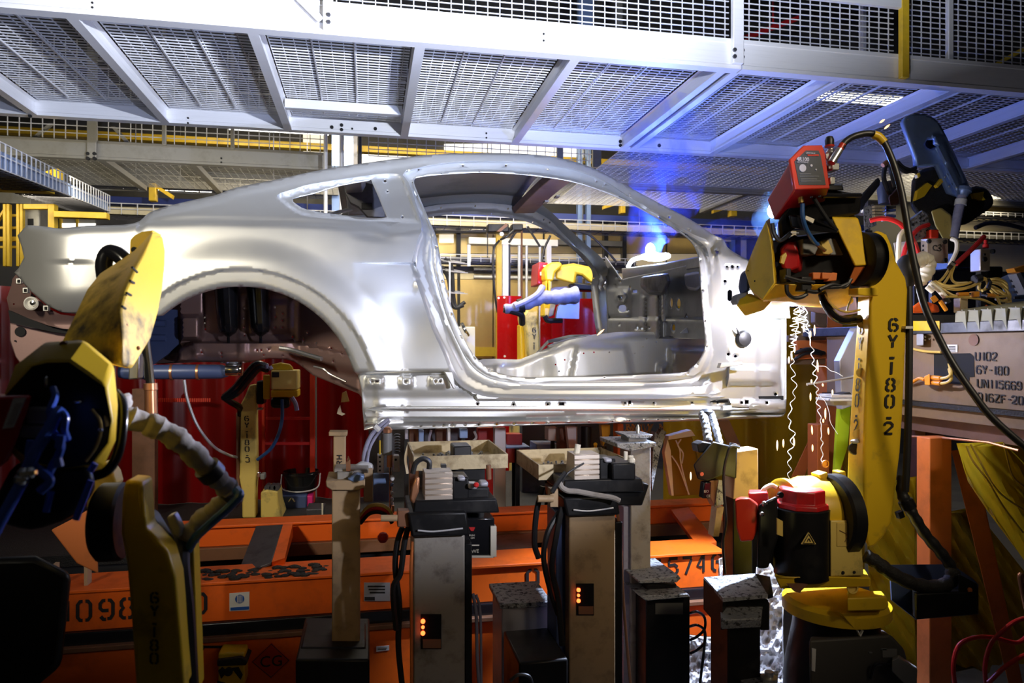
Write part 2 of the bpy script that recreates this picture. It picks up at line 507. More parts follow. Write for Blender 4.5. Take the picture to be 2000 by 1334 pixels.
def stroke_mesh(mb, text, fn, adv=1.45, th=0.26, depth=Vector((0, -0.0015, 0)), vertical=False, vadv=2.05):
    """fn(u, v) -> world point for letter coordinates (cell is 1 wide, 1.6 tall)"""
    u0 = v0 = 0.0
    for ch in text:
        if ch != ' ':
            for line in GL[ch]:
                n = len(line)
                L, Rr = [], []
                for i, (x, y) in enumerate(line):
                    a = line[max(i - 1, 0)]
                    b = line[min(i + 1, n - 1)]
                    dx, dy = b[0] - a[0], b[1] - a[1]
                    l = math.hypot(dx, dy) or 1
                    nx, ny = -dy / l * th / 2, dx / l * th / 2
                    L.append((u0 + x + nx, v0 + y + ny))
                    Rr.append((u0 + x - nx, v0 + y - ny))
                for i in range(n - 1):
                    q = [fn(*L[i]), fn(*L[i + 1]), fn(*Rr[i + 1]), fn(*Rr[i])]
                    mb.skin([[p + depth for p in q], q])
        if vertical:
            v0 -= vadv * (0.62 if ch == '-' else 1.0)
        else:
            u0 += adv * (0.75 if ch in '1-I' else 1.0)


def stencil(parent, text, px, py, Y, ux, vy, m='stencil_black', name='stencil_lettering', vertical=False, th=0.27, adv=1.45, vadv=2.05, off=0.002):
    """lettering lying on plane Y; (px, py) bottom left of first letter, ux / vy pixel vectors of one cell unit"""
    mb = MB()

    def fn(u, v):
        return W(px + ux[0] * u + vy[0] * v, py + ux[1] * u + vy[1] * v, Y) - Vector((0, off, 0))
    stroke_mesh(mb, text, fn, vertical=vertical, th=th, adv=adv, vadv=vadv)
    return mb.done(name, m, parent)


def type_mesh(s, size, align='LEFT', bold=0.0, extrude=0.0006):
    """mesh data of printed lettering"""
    c = bpy.data.curves.new('type', 'FONT')
    c.body = s
    c.size = size
    c.align_x = align
    c.offset = bold * size
    c.extrude = extrude
    c.resolution_u = 3
    o = bpy.data.objects.new('type', c)
    COL.objects.link(o)
    bpy.context.view_layer.update()
    dg = bpy.context.evaluated_depsgraph_get()
    me = bpy.data.meshes.new_from_object(o.evaluated_get(dg))
    bpy.data.objects.remove(o)
    bpy.data.curves.remove(c)
    return me


def text_on(parent, s, px, py, Y, hpx, m, name='lettering', roll=0.0, align='LEFT', yaw=0.0, off=0.003, bold=0.0, frame=None, size=None):
    """plain printed lettering on a plane facing the aisle, or in a given frame (origin, x axis, y axis)"""
    sz = size if size else hpx * S(px, Y) * 1.38
    me = type_mesh(s, sz, align, bold)
    if frame is None:
        o0 = W(px, py, Y) - Vector((0, off, 0))
        M = Matrix.Translation(o0) @ Matrix.Rotation(yaw, 4, 'Z') @ Matrix.Rotation(math.radians(90), 4, 'X') @ Matrix.Rotation(roll, 4, 'Z')
    else:
        o0, ux, uy = frame
        uz = ux.cross(uy)
        M = Matrix.Translation(o0) @ Matrix((ux, uy, uz)).transposed().to_4x4()
    mb = MB()
    mb.add([M @ q.co for q in me.vertices], [tuple(p.vertices) for p in me.polygons])
    return mb.done(name, m, parent)


def in_poly(P, poly):
    """P (n,2) array, poly list -> bool array"""
    x, y = P[:, 0], P[:, 1]
    r = np.zeros(len(P), bool)
    n = len(poly)
    j = n - 1
    for i in range(n):
        xi, yi = poly[i][0], poly[i][1]
        xj, yj = poly[j][0], poly[j][1]
        c = (yi > y) != (yj > y)
        r ^= c & (x < (xj - xi) * (y - yi) / ((yj - yi) or 1e-12) + xi)
        j = i
    return r


def dist_poly(P, line, closed=True):
    """unsigned distance of points to a polyline"""
    d = np.full(len(P), 1e9)
    n = len(line)
    for i in range(n if closed else n - 1):
        a = np.array(line[i][:2], float)
        b = np.array(line[(i + 1) % n][:2], float)
        ab = b - a
        l2 = (ab @ ab) or 1e-12
        t = np.clip(((P - a) @ ab) / l2, 0, 1)
        q = a + t[:, None] * ab
        d = np.minimum(d, np.hypot(P[:, 0] - q[:, 0], P[:, 1] - q[:, 1]))
    return d


def sst(a, b, x):
    t = np.clip((x - a) / (b - a), 0, 1)
    return t * t * (3 - 2 * t)


def sheet(outline, holes, depth, step=6.0, lines=(), min_gap=None, to_world=None):
    """pressed sheet: outline and holes traced in (px, py), depth(P) -> Y per point.  Returns verts, faces"""
    if min_gap is None:
        min_gap = step * 0.45
    xs = [p[0] for p in outline]
    ys = [p[1] for p in outline]
    pts, edges = [], []

    def loop(lst, closed=True):
        o = len(pts)
        pts.extend([(float(p[0]), float(p[1])) for p in lst])
        n = len(lst)
        for i in range(n if closed else n - 1):
            edges.append((o + i, o + (i + 1) % n))
    loop(outline)
    for h in holes:
        loop(h)
    for l in lines:
        loop(l, False)
    gx = np.arange(min(xs), max(xs), step)
    gy = np.arange(min(ys), max(ys), step)
    G = np.array([(x + (step / 2 if k % 2 else 0), y) for k, y in enumerate(gy) for x in gx])
    keep = in_poly(G, outline)
    keep &= dist_poly(G, outline) > min_gap
    for h in holes:
        keep &= ~in_poly(G, h)
        keep &= dist_poly(G, h) > min_gap
    for l in lines:
        keep &= dist_poly(G, l, False) > min_gap
    pts.extend([tuple(g) for g in G[keep]])
    res = delaunay_2d_cdt([Vector(p) for p in pts], edges, [], 0, 1e-4)
    V = np.array([(p[0], p[1]) for p in res[0]])
    T = res[2]
    C = np.array([np.mean([V[i] for i in t], axis=0) for t in T])
    ok = in_poly(C, outline)
    for h in holes:
        ok &= ~in_poly(C, h)
    Yv = depth(V)
    if to_world is None:
        verts = [W(p[0], p[1], float(y)) for p, y in zip(V, Yv)]
    else:
        verts = [to_world(p[0], p[1], float(y)) for p, y in zip(V, Yv)]
    faces = [tuple(t) for t, k in zip(T, ok) if k]
    used = sorted({i for f in faces for i in f})
    ix = {u: i for i, u in enumerate(used)}
    return [verts[u] for u in used], [tuple(ix[i] for i in f) for f in faces]


def circle(cx, cy, r, n=10, ry=None):
    ry = r if ry is None else ry
    return [(cx + r * math.cos(2 * math.pi * k / n), cy + ry * math.sin(2 * math.pi * k / n)) for k in range(n)]


def sp2(pts, n=5, closed=False):
    return [(p[0], p[1]) for p in spline([(a, b, 0) for a, b in pts], n, closed)]


def bolt_mb(mb, px, py, Y, rpx, d=0.012):
    c = W(px, py, Y)
    mb.cyl(c, c - Vector((0, d, 0)), rpx * S(px, Y), seg=6)
    return mb


def copy_tree(o, parent=None, dloc=None):
    c = o.copy()
    COL.objects.link(c)
    if parent is not None:
        c.parent = parent
    if dloc is not None:
        c.location = o.location + Vector(dloc)
    WL[c.name] = WL[o.name] + (Vector(dloc) if dloc is not None else Vector((0, 0, 0)))
    for ch in [x for x in bpy.data.objects if x.parent == o]:
        copy_tree(ch, c)
    return c

# ================================================================== the car body
Y0 = 3.20                     # widest plane of the near flank
YC = 4.12                     # centre plane of the car
car = thing('car_body', 'bare silver coupe body shell without doors, glass or wheels, held at the weld station', 'car body', W(800, 830, YC))

roofline = sp2([(52, 440), (85, 442), (118, 446), (170, 441), (260, 436.5), (294, 414), (345, 398), (420, 381), (463, 366), (547, 349), (631, 331), (715, 318),
                (820, 304), (864, 301), (948, 298.5), (1032, 301), (1095, 309), (1158, 328), (1223, 362), (1286, 396), (1349, 429), (1391, 457),
                (1412, 467), (1422, 484), (1443, 498), (1462, 507)], 4)
RX = np.array([p[0] for p in roofline])
RY = np.array([p[1] for p in roofline])
lower = [(1500, 512), (1530, 540), (1536, 600), (1536, 780), (1535, 804), (1530, 812), (1520, 815.5), (1360, 822), (1180, 827), (1000, 832), (890, 836), (770, 839),
         (711, 840), (708, 800), (706, 761), (699, 733), (693, 727)]
arch = [(470 + 230 * math.cos(a), 790 + 230 * math.sin(a)) for a in np.radians(np.linspace(-16, -131, 40))]
tail = [(300, 618), (220, 616), (136, 612), (118, 610), (94, 598), (61, 570), (38, 543), (28, 532), (36, 524), (47, 503), (42, 481), (34, 460)]
car_outline = roofline + lower + arch + tail

door_hole = sp2([(814, 347), (843, 342.5), (906, 338), (954, 337), (1032, 342), (1116, 354.5), (1179, 374.5), (1223, 393.5), (1286, 427), (1328, 454), (1349, 471),
                 (1360, 489), (1365, 509), (1368, 551), (1371, 599), (1375, 640), (1377, 677), (1366, 703), (1347, 721), (1327, 728), (1180, 734), (1100, 735),
                 (1026, 737), (984, 731), (959, 722), (938, 706), (917, 681), (898, 643), (886, 612), (872, 565), (862, 515), (853, 465), (837, 427), (822, 391), (811, 364), (808.5, 353)], 3, True)
jamb = sp2([(790, 336), (864, 318), (948, 314), (1032, 317), (1116, 329), (1179, 352), (1223, 380), (1286, 417), (1349, 455), (1389, 473), (1402, 500), (1413, 560), (1420, 640), (1424, 690),
            (1424, 735), (1415, 765), (1390, 777), (1100, 779), (974, 777), (932, 770), (900, 754), (880, 727), (865, 689), (844, 643), (823, 580), (811, 545), (804, 512), (815, 470), (824, 443), (812, 400), (798, 356)], 3, True)
quarter_hole = sp2([(572, 388), (610, 378.7), (662, 363), (719, 353), (727, 356), (752, 416), (752, 425), (715, 425), (648, 417.5), (601.6, 410), (580.6, 400)], 2, True)
quarter_frame = sp2([(541, 381), (575, 369), (610, 359), (715, 343), (766, 339), (786, 346), (800, 380), (819, 432), (816, 436), (694, 429), (610, 424), (578, 414), (555, 397.6)], 3, True)

SHX = [0, 60, 260, 400, 550, 640, 700, 760, 830, 1000, 1400, 1560]
SHY = [442, 443, 437, 434, 437, 441, 448, 462, 452, 470, 500, 505]


def body_depth(P):
    x, y = P[:, 0], P[:, 1]
    T = np.interp(x, RX, RY)
    sh = np.interp(x, SHX, SHY)
    off = np.clip(sh - y, 0, None) * 0.0021
    e = np.clip((y - T) / 24, 0, 1)
    off += 0.05 * (1 - e) ** 2 * (x > 270) * (1 - 0.6 * np.clip((x - 1100) / 200, 0, 1))
    off += 0.02 * (1 - np.clip((y - T) / 14, 0, 1)) ** 2 * (x <= 270)
    # crease along the shoulder, fading out ahead of the quarter window
    wcr = np.clip((x - 250) / 60, 0, 1) * np.clip((745 - x) / 90, 0, 1)
    off += 0.012 * wcr * np.exp(-((y - sh + 4) / 5.5) ** 2)
    # dimple at the end of the shoulder crease
    off += 0.012 * np.exp(-((x - 728) / 34) ** 2 - ((y - 459 - (x - 728) * 0.13) / 8) ** 2)
    belt = np.clip((512 - y) / 75, 0, 1)
    off += 0.030 * belt ** 1.5
    low = np.clip((y - 515) / 210, 0, 1)
    off += 0.034 * low ** 1.6
    # character line dying out towards the wheel
    step = 0.020 * np.clip((x - 690) / 115, 0, 1) * (x < 812) + 0.014 * np.clip((190 - x) / 60, 0, 1) * (x > 80) * np.clip((x - 85) / 60, 0, 1)
    off += step * sst(512.0, 513.5, y) * np.clip((575 - y) / 62, 0, 1)
    # scooped panel ahead of the wheel
    off += 0.022 * np.exp(-((x - 800) / 60) ** 2 - ((y - 640) / 62) ** 2)
    # wheel flare
    r = np.hypot(x - 470, y - 790)
    off -= 0.024 * sst(330, 266, r)
    off += 0.007 * sst(266, 262, r)
    off += 0.012 * sst(238, 230, r)
    # rounded tail corner
    q = np.clip((160 - x) / 126, 0, 1)
    off += 0.17 * q ** 2.6
    off += 0.05 * np.clip((y - 560) / 55, 0, 1) ** 2 * np.clip((300 - x) / 60, 0, 1)
    # quarter window recess
    inq = in_poly(P, quarter_frame)
    dq = dist_poly(P, quarter_frame)
    off += np.where(inq, 0.026 * np.clip(dq / 4, 0, 1), 0)
    # door jamb
    inj = in_poly(P, jamb)
    di = dist_poly(P, door_hole)
    do = dist_poly(P, jamb)
    t = di / (di + do + 1e-6)
    prof = np.interp(t, [0, 0.24, 0.30, 0.46, 0.56, 0.86, 1.0], [0.060, 0.058, 0.078, 0.074, 0.040, 0.026, 0.0])
    top = np.interp(t, [0, 0.30, 0.36, 0.9, 1.0], [0.052, 0.050, 0.058, 0.050, 0.0])
    up = np.clip((440 - y) / 40, 0, 1)
    prof = prof * (1 - up) + top * up
    # the hinge pillar side is flat once the jamb ends
    rt = np.clip((x - 1380) / 10, 0, 1) * np.clip((y - 470) / 20, 0, 1)
    prof = prof * (1 - rt) + np.interp(t, [0, 0.2, 0.3, 0.6, 1.0], [0.060, 0.058, 0.076, 0.066, 0.052]) * rt
    off += np.where(inj, prof, 0)
    hp = (~inj) & (x > 1385) & (y > 455)
    face = 0.052 * np.clip((x - 1386) / 8, 0, 1) * np.clip((y - 458) / 10, 0, 1)
    face = face + 0.018 * sst(1478, 1482, x) * sst(620, 624, y) + 0.03 * sst(1524, 1529, x)
    shelf = sst(716, 722, y) * sst(752, 746, y)
    face = face - 0.03 * shelf * np.clip((1526 - x) / 20, 0, 1)
    face = face - 0.016 * np.exp(-((x - 1402) / 7) ** 2 - ((y - 492) / 7) ** 2)
    low2 = sst(778, 786, y)
    face = face * (1 - low2) + 0.03 * low2
    off += np.where(hp & (y < 812), face, 0)
    # rocker below the sill edge
    rk = (~inj) & (x < 1425) & (x > 690) & (y > 727) & ((y > 779) | (x < 884 + (y - 727) * 0.9))
    rr = 0.030 * sst(727, 731, y) + 0.012 * sst(756, 784, y)
    for cx, hw in ((731, 14), (793, 10), (855, 13)):
        rr = rr - 0.014 * sst(hw + 4, hw, np.abs(x - cx)) * sst(12, 8, np.abs(y - 745))
    fr = 0.038 * sst(779, 782, y)
    rv = np.where(x < 884 + (y - 727) * 0.9, rr, fr)
    rv = np.where(y > 783, 0.040, rv)
    off += np.where(rk, rv, 0)
    off += 0.004 * sst(799, 801, y) * (x > 705)
    ly = np.interp(x, [705, 1180, 1425, 1536], [816, 811, 806, 801])
    off += 0.05 * sst(0, 5, y - ly) * (x > 690) - 0.035 * sst(6, 10, y - ly) * (x > 690) + 0.02 * sst(12, 14, y - ly) * (x > 690)
    return Y0 + off


car_holes = [door_hole, quarter_hole]
for hx, hy, hr in ((933, 789, 2.4), (1003, 790, 2.4), (1070, 789.5, 2.4), (1221, 787, 2), (1277, 787, 2.2), (1352, 786.6, 2.4), (1402, 786.6, 2.4), (1515, 770, 3.4),
                   (1422.6, 692, 3.2), (1436.7, 696, 3.2), (1420, 520.6, 2.4), (1430.5, 520.6, 3.4), (1441, 520.6, 2.4), (1416, 549, 3), (1401.5, 492, 3.4), (1466, 585, 2.2),
                   (731 - 4, 745, 2.2), (793, 745, 2.4), (851, 745, 2.4), (860, 745, 2.2), (752, 353.5, 3), (786, 424, 2.6), (757, 373.5, 2), (795, 334.2, 1.8), (817.5, 331.6, 1.8),
                   (904, 323.8, 2), (988, 323.4, 2), (1070, 330.8, 2), (1165, 354, 2), (1182, 360, 2), (1230, 381.5, 2), (1307, 423.5, 2), (1346, 449, 2)):
    car_holes.append(circle(hx, hy, hr, 8))
for hx, hy, a, b in ((1097, 789, 5, 3), (1230, 786, 2.5, 3.4), (736, 745, 4, 2.4), (1449, 786, 3, 3), (1459, 785, 4, 4), (1498, 786, 3, 3)):
    car_holes.append([(hx - a, hy - b), (hx + a, hy - b), (hx + a, hy + b), (hx - a, hy + b)])
car_holes.append([(1421, 569), (1424, 566), (1427, 566), (1430, 569), (1430, 585), (1427, 588), (1424, 588), (1421, 585)])
for hx, hy in ((822, 832.5), (847, 832), (866, 831.5), (883, 831.2), (909, 830.2), (935, 829.6), (970, 828.7), (1004, 827.9), (1039, 826.8), (1070, 826), (1110, 825), (1150, 823.8), (1196, 822.4),
               (1229, 821.4), (1260, 820.4), (1285, 819.6), (1307, 818.9), (1334, 818.2)):
    car_holes.append(circle(hx, hy, 2.1, 8))
# flange holes round the door opening
dh = np.array(door_hole)
dc = dh.mean(axis=0)
for k in range(4, len(dh), 4):
    a, b = dh[k - 1], dh[(k + 1) % len(dh)]
    n = np.array([b[1] - a[1], -(b[0] - a[0])])
    n = n / (np.hypot(*n) or 1)
    if (dh[k] + n * 5 - dc) @ (dh[k] - dc) < (dh[k] - dc) @ (dh[k] - dc):
        n = -n
    q = dh[k] + n * (4.2 if dh[k][0] < 890 and dh[k][1] > 430 else 3.0)
    if dh[k][1] < 735:
        car_holes.append(circle(q[0], q[1], 1.3, 6))
grom = (1452, 662)
car_holes.append(circle(grom[0], grom[1], 12.5, 20, 16))

ring = lambda R: [(470 + R * math.cos(a), 790 + R * math.sin(a)) for a in np.radians(np.linspace(-18, -128, 40))]
J2 = jamb + [jamb[0]]
feat = [ring(266), ring(262), [(692, 512.2), (811, 512.2)], [(692, 513.6), (811, 513.6)],
        [(708, 728.5), (880, 728.5)], [(710, 731.5), (880, 731.5)], [(713, 799.2), (1500, 799.2)], [(1481, 624), (1523, 624)]]
DH = np.array(door_hole)


def jamb_line(t0, t1):
    """line running round the jamb between opening and outer edge"""
    out_ = []
    for k, q in enumerate(jamb):
        q = np.array(q)
        e0 = DH
        e1 = np.roll(DH, -1, axis=0)
        ab = e1 - e0
        tt = np.clip(((q - e0) * ab).sum(1) / np.maximum((ab * ab).sum(1), 1e-9), 0, 1)
        pr = e0 + tt[:, None] * ab
        n = pr[np.argmin(np.hypot(*(pr - q).T))]
        t = t1 if q[1] < 440 else t0
        out_.append(tuple(n + (q - n) * t))
    return out_ + [out_[0]]


feat += [jamb_line(0.245, 0.30), jamb_line(0.305, 0.36), jamb_line(0.56, 0.90), jamb_line(0.86, 0.92), J2]
qf2 = [(x, y) for x, y in quarter_frame]
feat += [qf2 + [qf2[0]]]
v, f = sheet(car_outline, car_holes, body_depth, 5.0, feat, 1.6)
m = MB().add(v, f)
body_side = m.done('side_panel', 'steel', car, ang=50)
sol = body_side.modifiers.new('gauge', 'SOLIDIFY')
sol.thickness = 0.004
sol.offset = -1
sol.use_rim = True


def mirror(p):
    return Vector((p.x, 2 * YC - p.y, p.z))


m = MB().add([mirror(p) for p in v], [tuple(reversed(q)) for q in f])
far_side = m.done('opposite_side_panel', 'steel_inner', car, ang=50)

# roof, rear deck and fastback surround between the two sides
rl = np.array([p for p in roofline if 640 <= p[0] <= 1108])
yr = body_depth(rl)
secs = []
for (x, y), d in zip(rl, yr):
    a = W(x, y, d) + Vector((0, 0.004, -0.003))
    b = mirror(a)
    secs.append([a.lerp(b, t) + Vector((0, 0, 0.035 * math.sin(math.pi * t))) for t in np.linspace(0, 1, 13)])
m = MB()
m.skin(secs, caps=False, closed=False)
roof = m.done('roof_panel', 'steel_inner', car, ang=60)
s2 = roof.modifiers.new('gauge', 'SOLIDIFY')
s2.thickness = 0.006
rl = np.array([p for p in roofline if 56 <= p[0] <= 300])
yr = body_depth(rl)
secs = []
for (x, y), d in zip(rl, yr):
    a = W(x, y + 1.5, d + 0.004)
    b = mirror(a)
    secs.append([a.lerp(b, t) + Vector((0, 0, 0.02 * math.sin(math.pi * t))) for t in np.linspace(0, 1, 9)])
m = MB()
m.skin(secs, caps=False, closed=False)
m.done('rear_deck', 'steel', car, ang=60)


def cross_beam(mb, px, py, Y, w, h, n=10, rise=0.03, dx=0.0):
    a = W(px, py, Y)
    b = mirror(a)
    secs = []
    for t in np.linspace(0, 1, n):
        c = a.lerp(b, t) + Vector((dx * math.sin(math.pi * t), 0, rise * math.sin(math.pi * t)))
        secs.append([c + Vector((-w / 2, 0, 0)), c + Vector((-w / 2 + 0.015, 0, -h)), c + Vector((w / 2 - 0.02, 0, -h * 0.8)), c + Vector((w / 2, 0, 0.0))])
    mb.skin(secs)


m = MB()
cross_beam(m, 1108, 333, 3.60, 0.17, 0.035, dx=0.02)
m.done('windscreen_header', 'steel_primer', car, bevel=0.004)
for px, py in ((1088, 385), (1075, 372), (1096, 362), (1066, 395)):
    m = MB()
    p = W(px, py, 4.1)
    m.box(p + Vector((-0.012, -0.03, -0.002)), p + Vector((0.012, 0.03, 0.006)))
    m.done('header_bracket', 'steel_inner', car)
m = MB()
cross_beam(m, 690, 334, 3.58, 0.12, 0.05)
m.done('backlight_header', 'steel_inner', car, bevel=0.004)
# package shelf brace seen through the quarter window
m = MB()
a = W(690, 413, 4.3)
m.tube([W(640, 420, 4.0), W(700, 405, 4.6)], 0.012)
m.tube([W(655, 424, 4.0), W(720, 424, 4.6)], 0.012)
m.done('shelf_brace', 'steel_clean', car)
m = MB()
pl = [(672, 372), (712, 356), (738, 362), (752, 395), (752, 424), (718, 424), (700, 404), (684, 396)]
m.prism(pl, 4.0, 0.05)
m.done('quarter_inner', 'steel_dark', car, bevel=0.004)
MB().rect(694, 360, 707, 373, 3.99, 0.02).done('quarter_opening', 'hole', car)
MB().rect(706, 396, 727, 408, 3.99, 0.02).done('quarter_opening', 'hole', car)

# inner sill behind the pressed holes
MB().box(W(712, 797, 3.30), Vector((W(1505, 784, 3.42).x, 3.42, W(1000, 781, 3.3).z))).done('inner_sill', 'hole', car)
MB().prism([(1390, 520), (1528, 520), (1528, 790), (1400, 790)], 3.40, 0.03).done('inner_hinge_pillar', 'hole', car)

# cable grommet and pillar details
m = MB()
c = W(grom[0], grom[1], 3.268)
m.lathe(c, (0, -1, 0), [(0.040, -0.01), (0.042, 0.004), (0.034, 0.018), (0.018, 0.022), (0.0, 0.022)], 20)
m.tube([W(1444, 653, 3.25), W(1438, 640, 3.24)], [0.008, 0.002])
m.done('grommet', 'black_rubber', car)
MB().prism([(1408, 709), (1450, 707), (1452, 713), (1405, 719)], 3.215, 0.03).done('hinge_pad', 'steel', car, bevel=0.003)
MB().prism([(1413, 793), (1430, 792), (1431, 801), (1411, 802)], 3.22, 0.03).done('sill_tab', 'steel_clean', car, bevel=0.003)
MB().prism([(1470, 792), (1487, 791), (1488, 798), (1468, 800)], 3.22, 0.03).done('sill_tab', 'steel_clean', car, bevel=0.003)
MB().prism([(868, 726), (884, 726), (890, 758), (886, 760)], 3.195, 0.03).done('rocker_end', 'steel', car, bevel=0.003)

# floor tunnel seen through the door opening
tun = sp2([(925, 760), (926, 706), (1010, 702), (1022, 699), (1045, 690), (1068, 680), (1112, 664), (1180, 652), (1216, 648), (1300, 648), (1390, 645), (1400, 760)], 4, True)


def tunnel_depth(P):
    x, y = P[:, 0], P[:, 1]
    d = np.zeros(len(P)) + 3.86
    top = np.interp(x, [925, 1010, 1045, 1112, 1216, 1390], [706, 702, 690, 664, 648, 645])
    d += 0.10 * (1 - np.clip((y - top) / 16, 0, 1)) ** 2
    # raised seat pad
    hx = np.interp(y, [670, 740], [44, 58])
    k = sst(hx + 7, hx - 1, np.abs(x - 1175)) * sst(670, 682, y)
    d -= 0.05 * k
    k = sst(1306, 1318, x + (740 - y) * 0.05) * sst(676, 688, y)
    d -= 0.06 * k
    k = sst(18, 12, np.abs(x - 1301)) * sst(708, 716, y)
    d -= 0.03 * k
    d -= 0.06 * sst(1010, 960, x)
    d -= 0.02 * sst(9, 6, np.abs(x - 975)) * sst(700, 710, y)
    d += 0.05 * np.exp(-((x - 1060) / 18) ** 2) * np.clip((y - 680) / 40, 0, 1)
    return d


v, f = sheet(tun, [circle(x, y, 1.7, 6) for x, y in ((1085, 712), (1092, 725), (1103, 703), (1140, 690), (1160, 688), (1190, 688), (1240, 690), (1256, 677), (1282, 668), (1263, 662))], tunnel_depth, 5.0)
m = MB().add(v, f)
m.done('floor_tunnel', 'steel_floor', car, ang=60)
m = MB()
q = W(1050, 742, 3.9)
m.box((W(925, 700, 3.9).x, 3.42, q.z - 0.12), (1.72, 4.85, q.z - 0.10))
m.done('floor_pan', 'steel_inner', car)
MB().pskin([[(1042, 694, 4.1), (1046, 690, 3.98), (1048, 694, 3.95)], [(1066, 668, 4.15), (1070, 664, 4.0), (1072, 670, 3.96)], [(1108, 657, 4.2), (1112, 654, 4.02), (1114, 664, 3.97)], [(1150, 654, 4.2), (1152, 653, 4.05), (1153, 658, 3.98)]]).done('tunnel_brace', 'steel_dark', car)
m = MB()
m.ptube([(1070, 677, 3.93), (1110, 664, 3.98), (1160, 656, 4.0), (1215, 651, 4.0)], 0.008)
m.pskin([[(1080, 668, 4.2), (1110, 657, 4.2), (1110, 664, 4.0), (1085, 674, 4.0)], [(1081, 669, 4.2), (1111, 658, 4.2), (1111, 665, 4.0), (1086, 675, 4.0)]])
m.done('shifter_bracket', 'steel_clean', car)

# firewall, facing the rear of the car
fw = [(1183, 500), (1215, 545), (1290, 530), (1369, 512), (1378, 512), (1382, 662), (1188, 662)]


def fw_depth(P):
    x, y = P[:, 0], P[:, 1]
    d = np.zeros(len(P))
    d += 0.03 * sst(621, 625, y)
    d += 0.02 * sst(1236, 1226, x) * sst(560, 568, y) * sst(621, 617, y)
    d += 0.05 * np.exp(-((x - 1285) / 9) ** 2) * sst(570, 580, y)
    r = np.hypot((x - 1214) / 1.0, y - 582)
    d += 0.02 * sst(12, 9, r) - 0.02 * sst(6, 4, r)
    d += 0.07 * sst(1252, 1266, x) * sst(1306, 1296, x) * sst(540, 548, y) * sst(578, 566, y)
    d += 0.012 * sst(6, 3, np.abs(x - 1258)) * sst(575, 580, y)
    return d


fw_holes = [circle(1217, 602, 8, 14), circle(1214, 582, 2.5, 8), circle(1228, 607, 1.6, 6), circle(1313, 592, 3, 12, 10), circle(1327, 593, 4.2, 14, 10.5),
            circle(1246, 641, 2.8, 10, 3.5), [(1252, 640), (1258, 640), (1258, 645), (1252, 645)], circle(1212, 634, 1.8, 6), circle(1270, 640, 1.4, 6), circle(1317, 640, 4, 12, 7),
            circle(1207, 541, 2.4, 8), circle(1213, 550, 1.8, 6), circle(1204, 557, 1.5, 6), [(1237, 567), (1246, 567), (1246, 572), (1237, 572)], circle(1232, 562, 2, 6)]
v, f = sheet(fw, fw_holes, fw_depth, 4.0, (), None, lambda x, y, d: WX(x, y, 1.70 - d))
m = MB().add(v, f)
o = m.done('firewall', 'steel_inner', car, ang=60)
so = o.modifiers.new('gauge', 'SOLIDIFY')
so.thickness = 0.006
m = MB()
a, b = WX(1296, 580, 1.62), WX(1296, 620, 1.62)
for k in range(5):
    q = a.lerp(b, k / 4)
    m.ball(q, 0.020, 10, 0.5, 0.9, 1.3)
m.done('firewall_bracket', 'steel_clean', car)
m = MB()
m.skin([[WX(1255, 552, 1.58), WX(1262, 548, 1.56), WX(1298, 560, 1.55), WX(1296, 566, 1.56), WX(1258, 560, 1.58)], [WX(1257, 553, 1.64), WX(1264, 549, 1.62), WX(1300, 561, 1.6), WX(1298, 567, 1.62), WX(1260, 561, 1.64)]])
m.done('firewall_plate', 'steel_clean', car, bevel=0.003)
m = MB()
m.skin([[WX(x, y, 1.655) for x, y in ((1337, 536), (1366, 530), (1367, 560), (1360, 566), (1346, 564), (1340, 555))], [WX(x, y, 1.70) for x, y in ((1336, 534), (1367, 528), (1369, 562), (1362, 569), (1344, 567), (1338, 556))]])
m.done('sound_pad', 'grey_sheet', car, bevel=0.012, seg=3)
m = MB()
m.skin([[WX(x, y, 1.50) for x, y in ((1258, 541), (1300, 535), (1304, 552), (1294, 572), (1270, 570), (1256, 558))], [WX(x, y, 1.66) for x, y in ((1252, 540), (1306, 533), (1310, 552), (1298, 578), (1266, 575), (1250, 560))]])
m.done('heater_box', 'steel_dark', car, bevel=0.012, seg=3)
MB().pskin([[(1328, 651, 3.55), (1345, 636, 3.55), (1378, 626, 3.5), (1378, 651, 3.5)], [(1326, 649, 4.0), (1343, 634, 3.9), (1370, 622, 3.8), (1370, 649, 3.8)]]).done('toe_board', 'steel', car, bevel=0.004)
m = MB()
m.ptube([(1339, 624, 3.62), (1345, 612, 3.62), (1356, 603, 3.6)], 0.012)
m.ball(W(1344, 626, 3.6), 0.022, 10)
m.done('pedal_bracket', 'chrome', car)

# cowl beam under the windscreen
m = MB()
m.pskin([[(1214, 524, 4.86), (1217, 549, 4.86), (1220, 548, 4.95), (1216, 524, 4.95)],
         [(1290, 517, 4.10), (1290, 536, 4.10), (1294, 534, 4.22), (1292, 514, 4.22)],
         [(1368, 500, 3.40), (1368, 523, 3.40), (1374, 521, 3.50), (1374, 500, 3.50)]])
m.done('cowl_beam', 'steel_inner', car, bevel=0.006)

# rear wheel housing
wh = [(285, 545), (300, 500), (700, 500), (716, 790), (701, 769), (653, 750), (611, 733), (590, 716), (572, 706), (558, 702), (527, 700), (485, 708), (401, 707), (294, 711), (270, 690), (262, 600)]


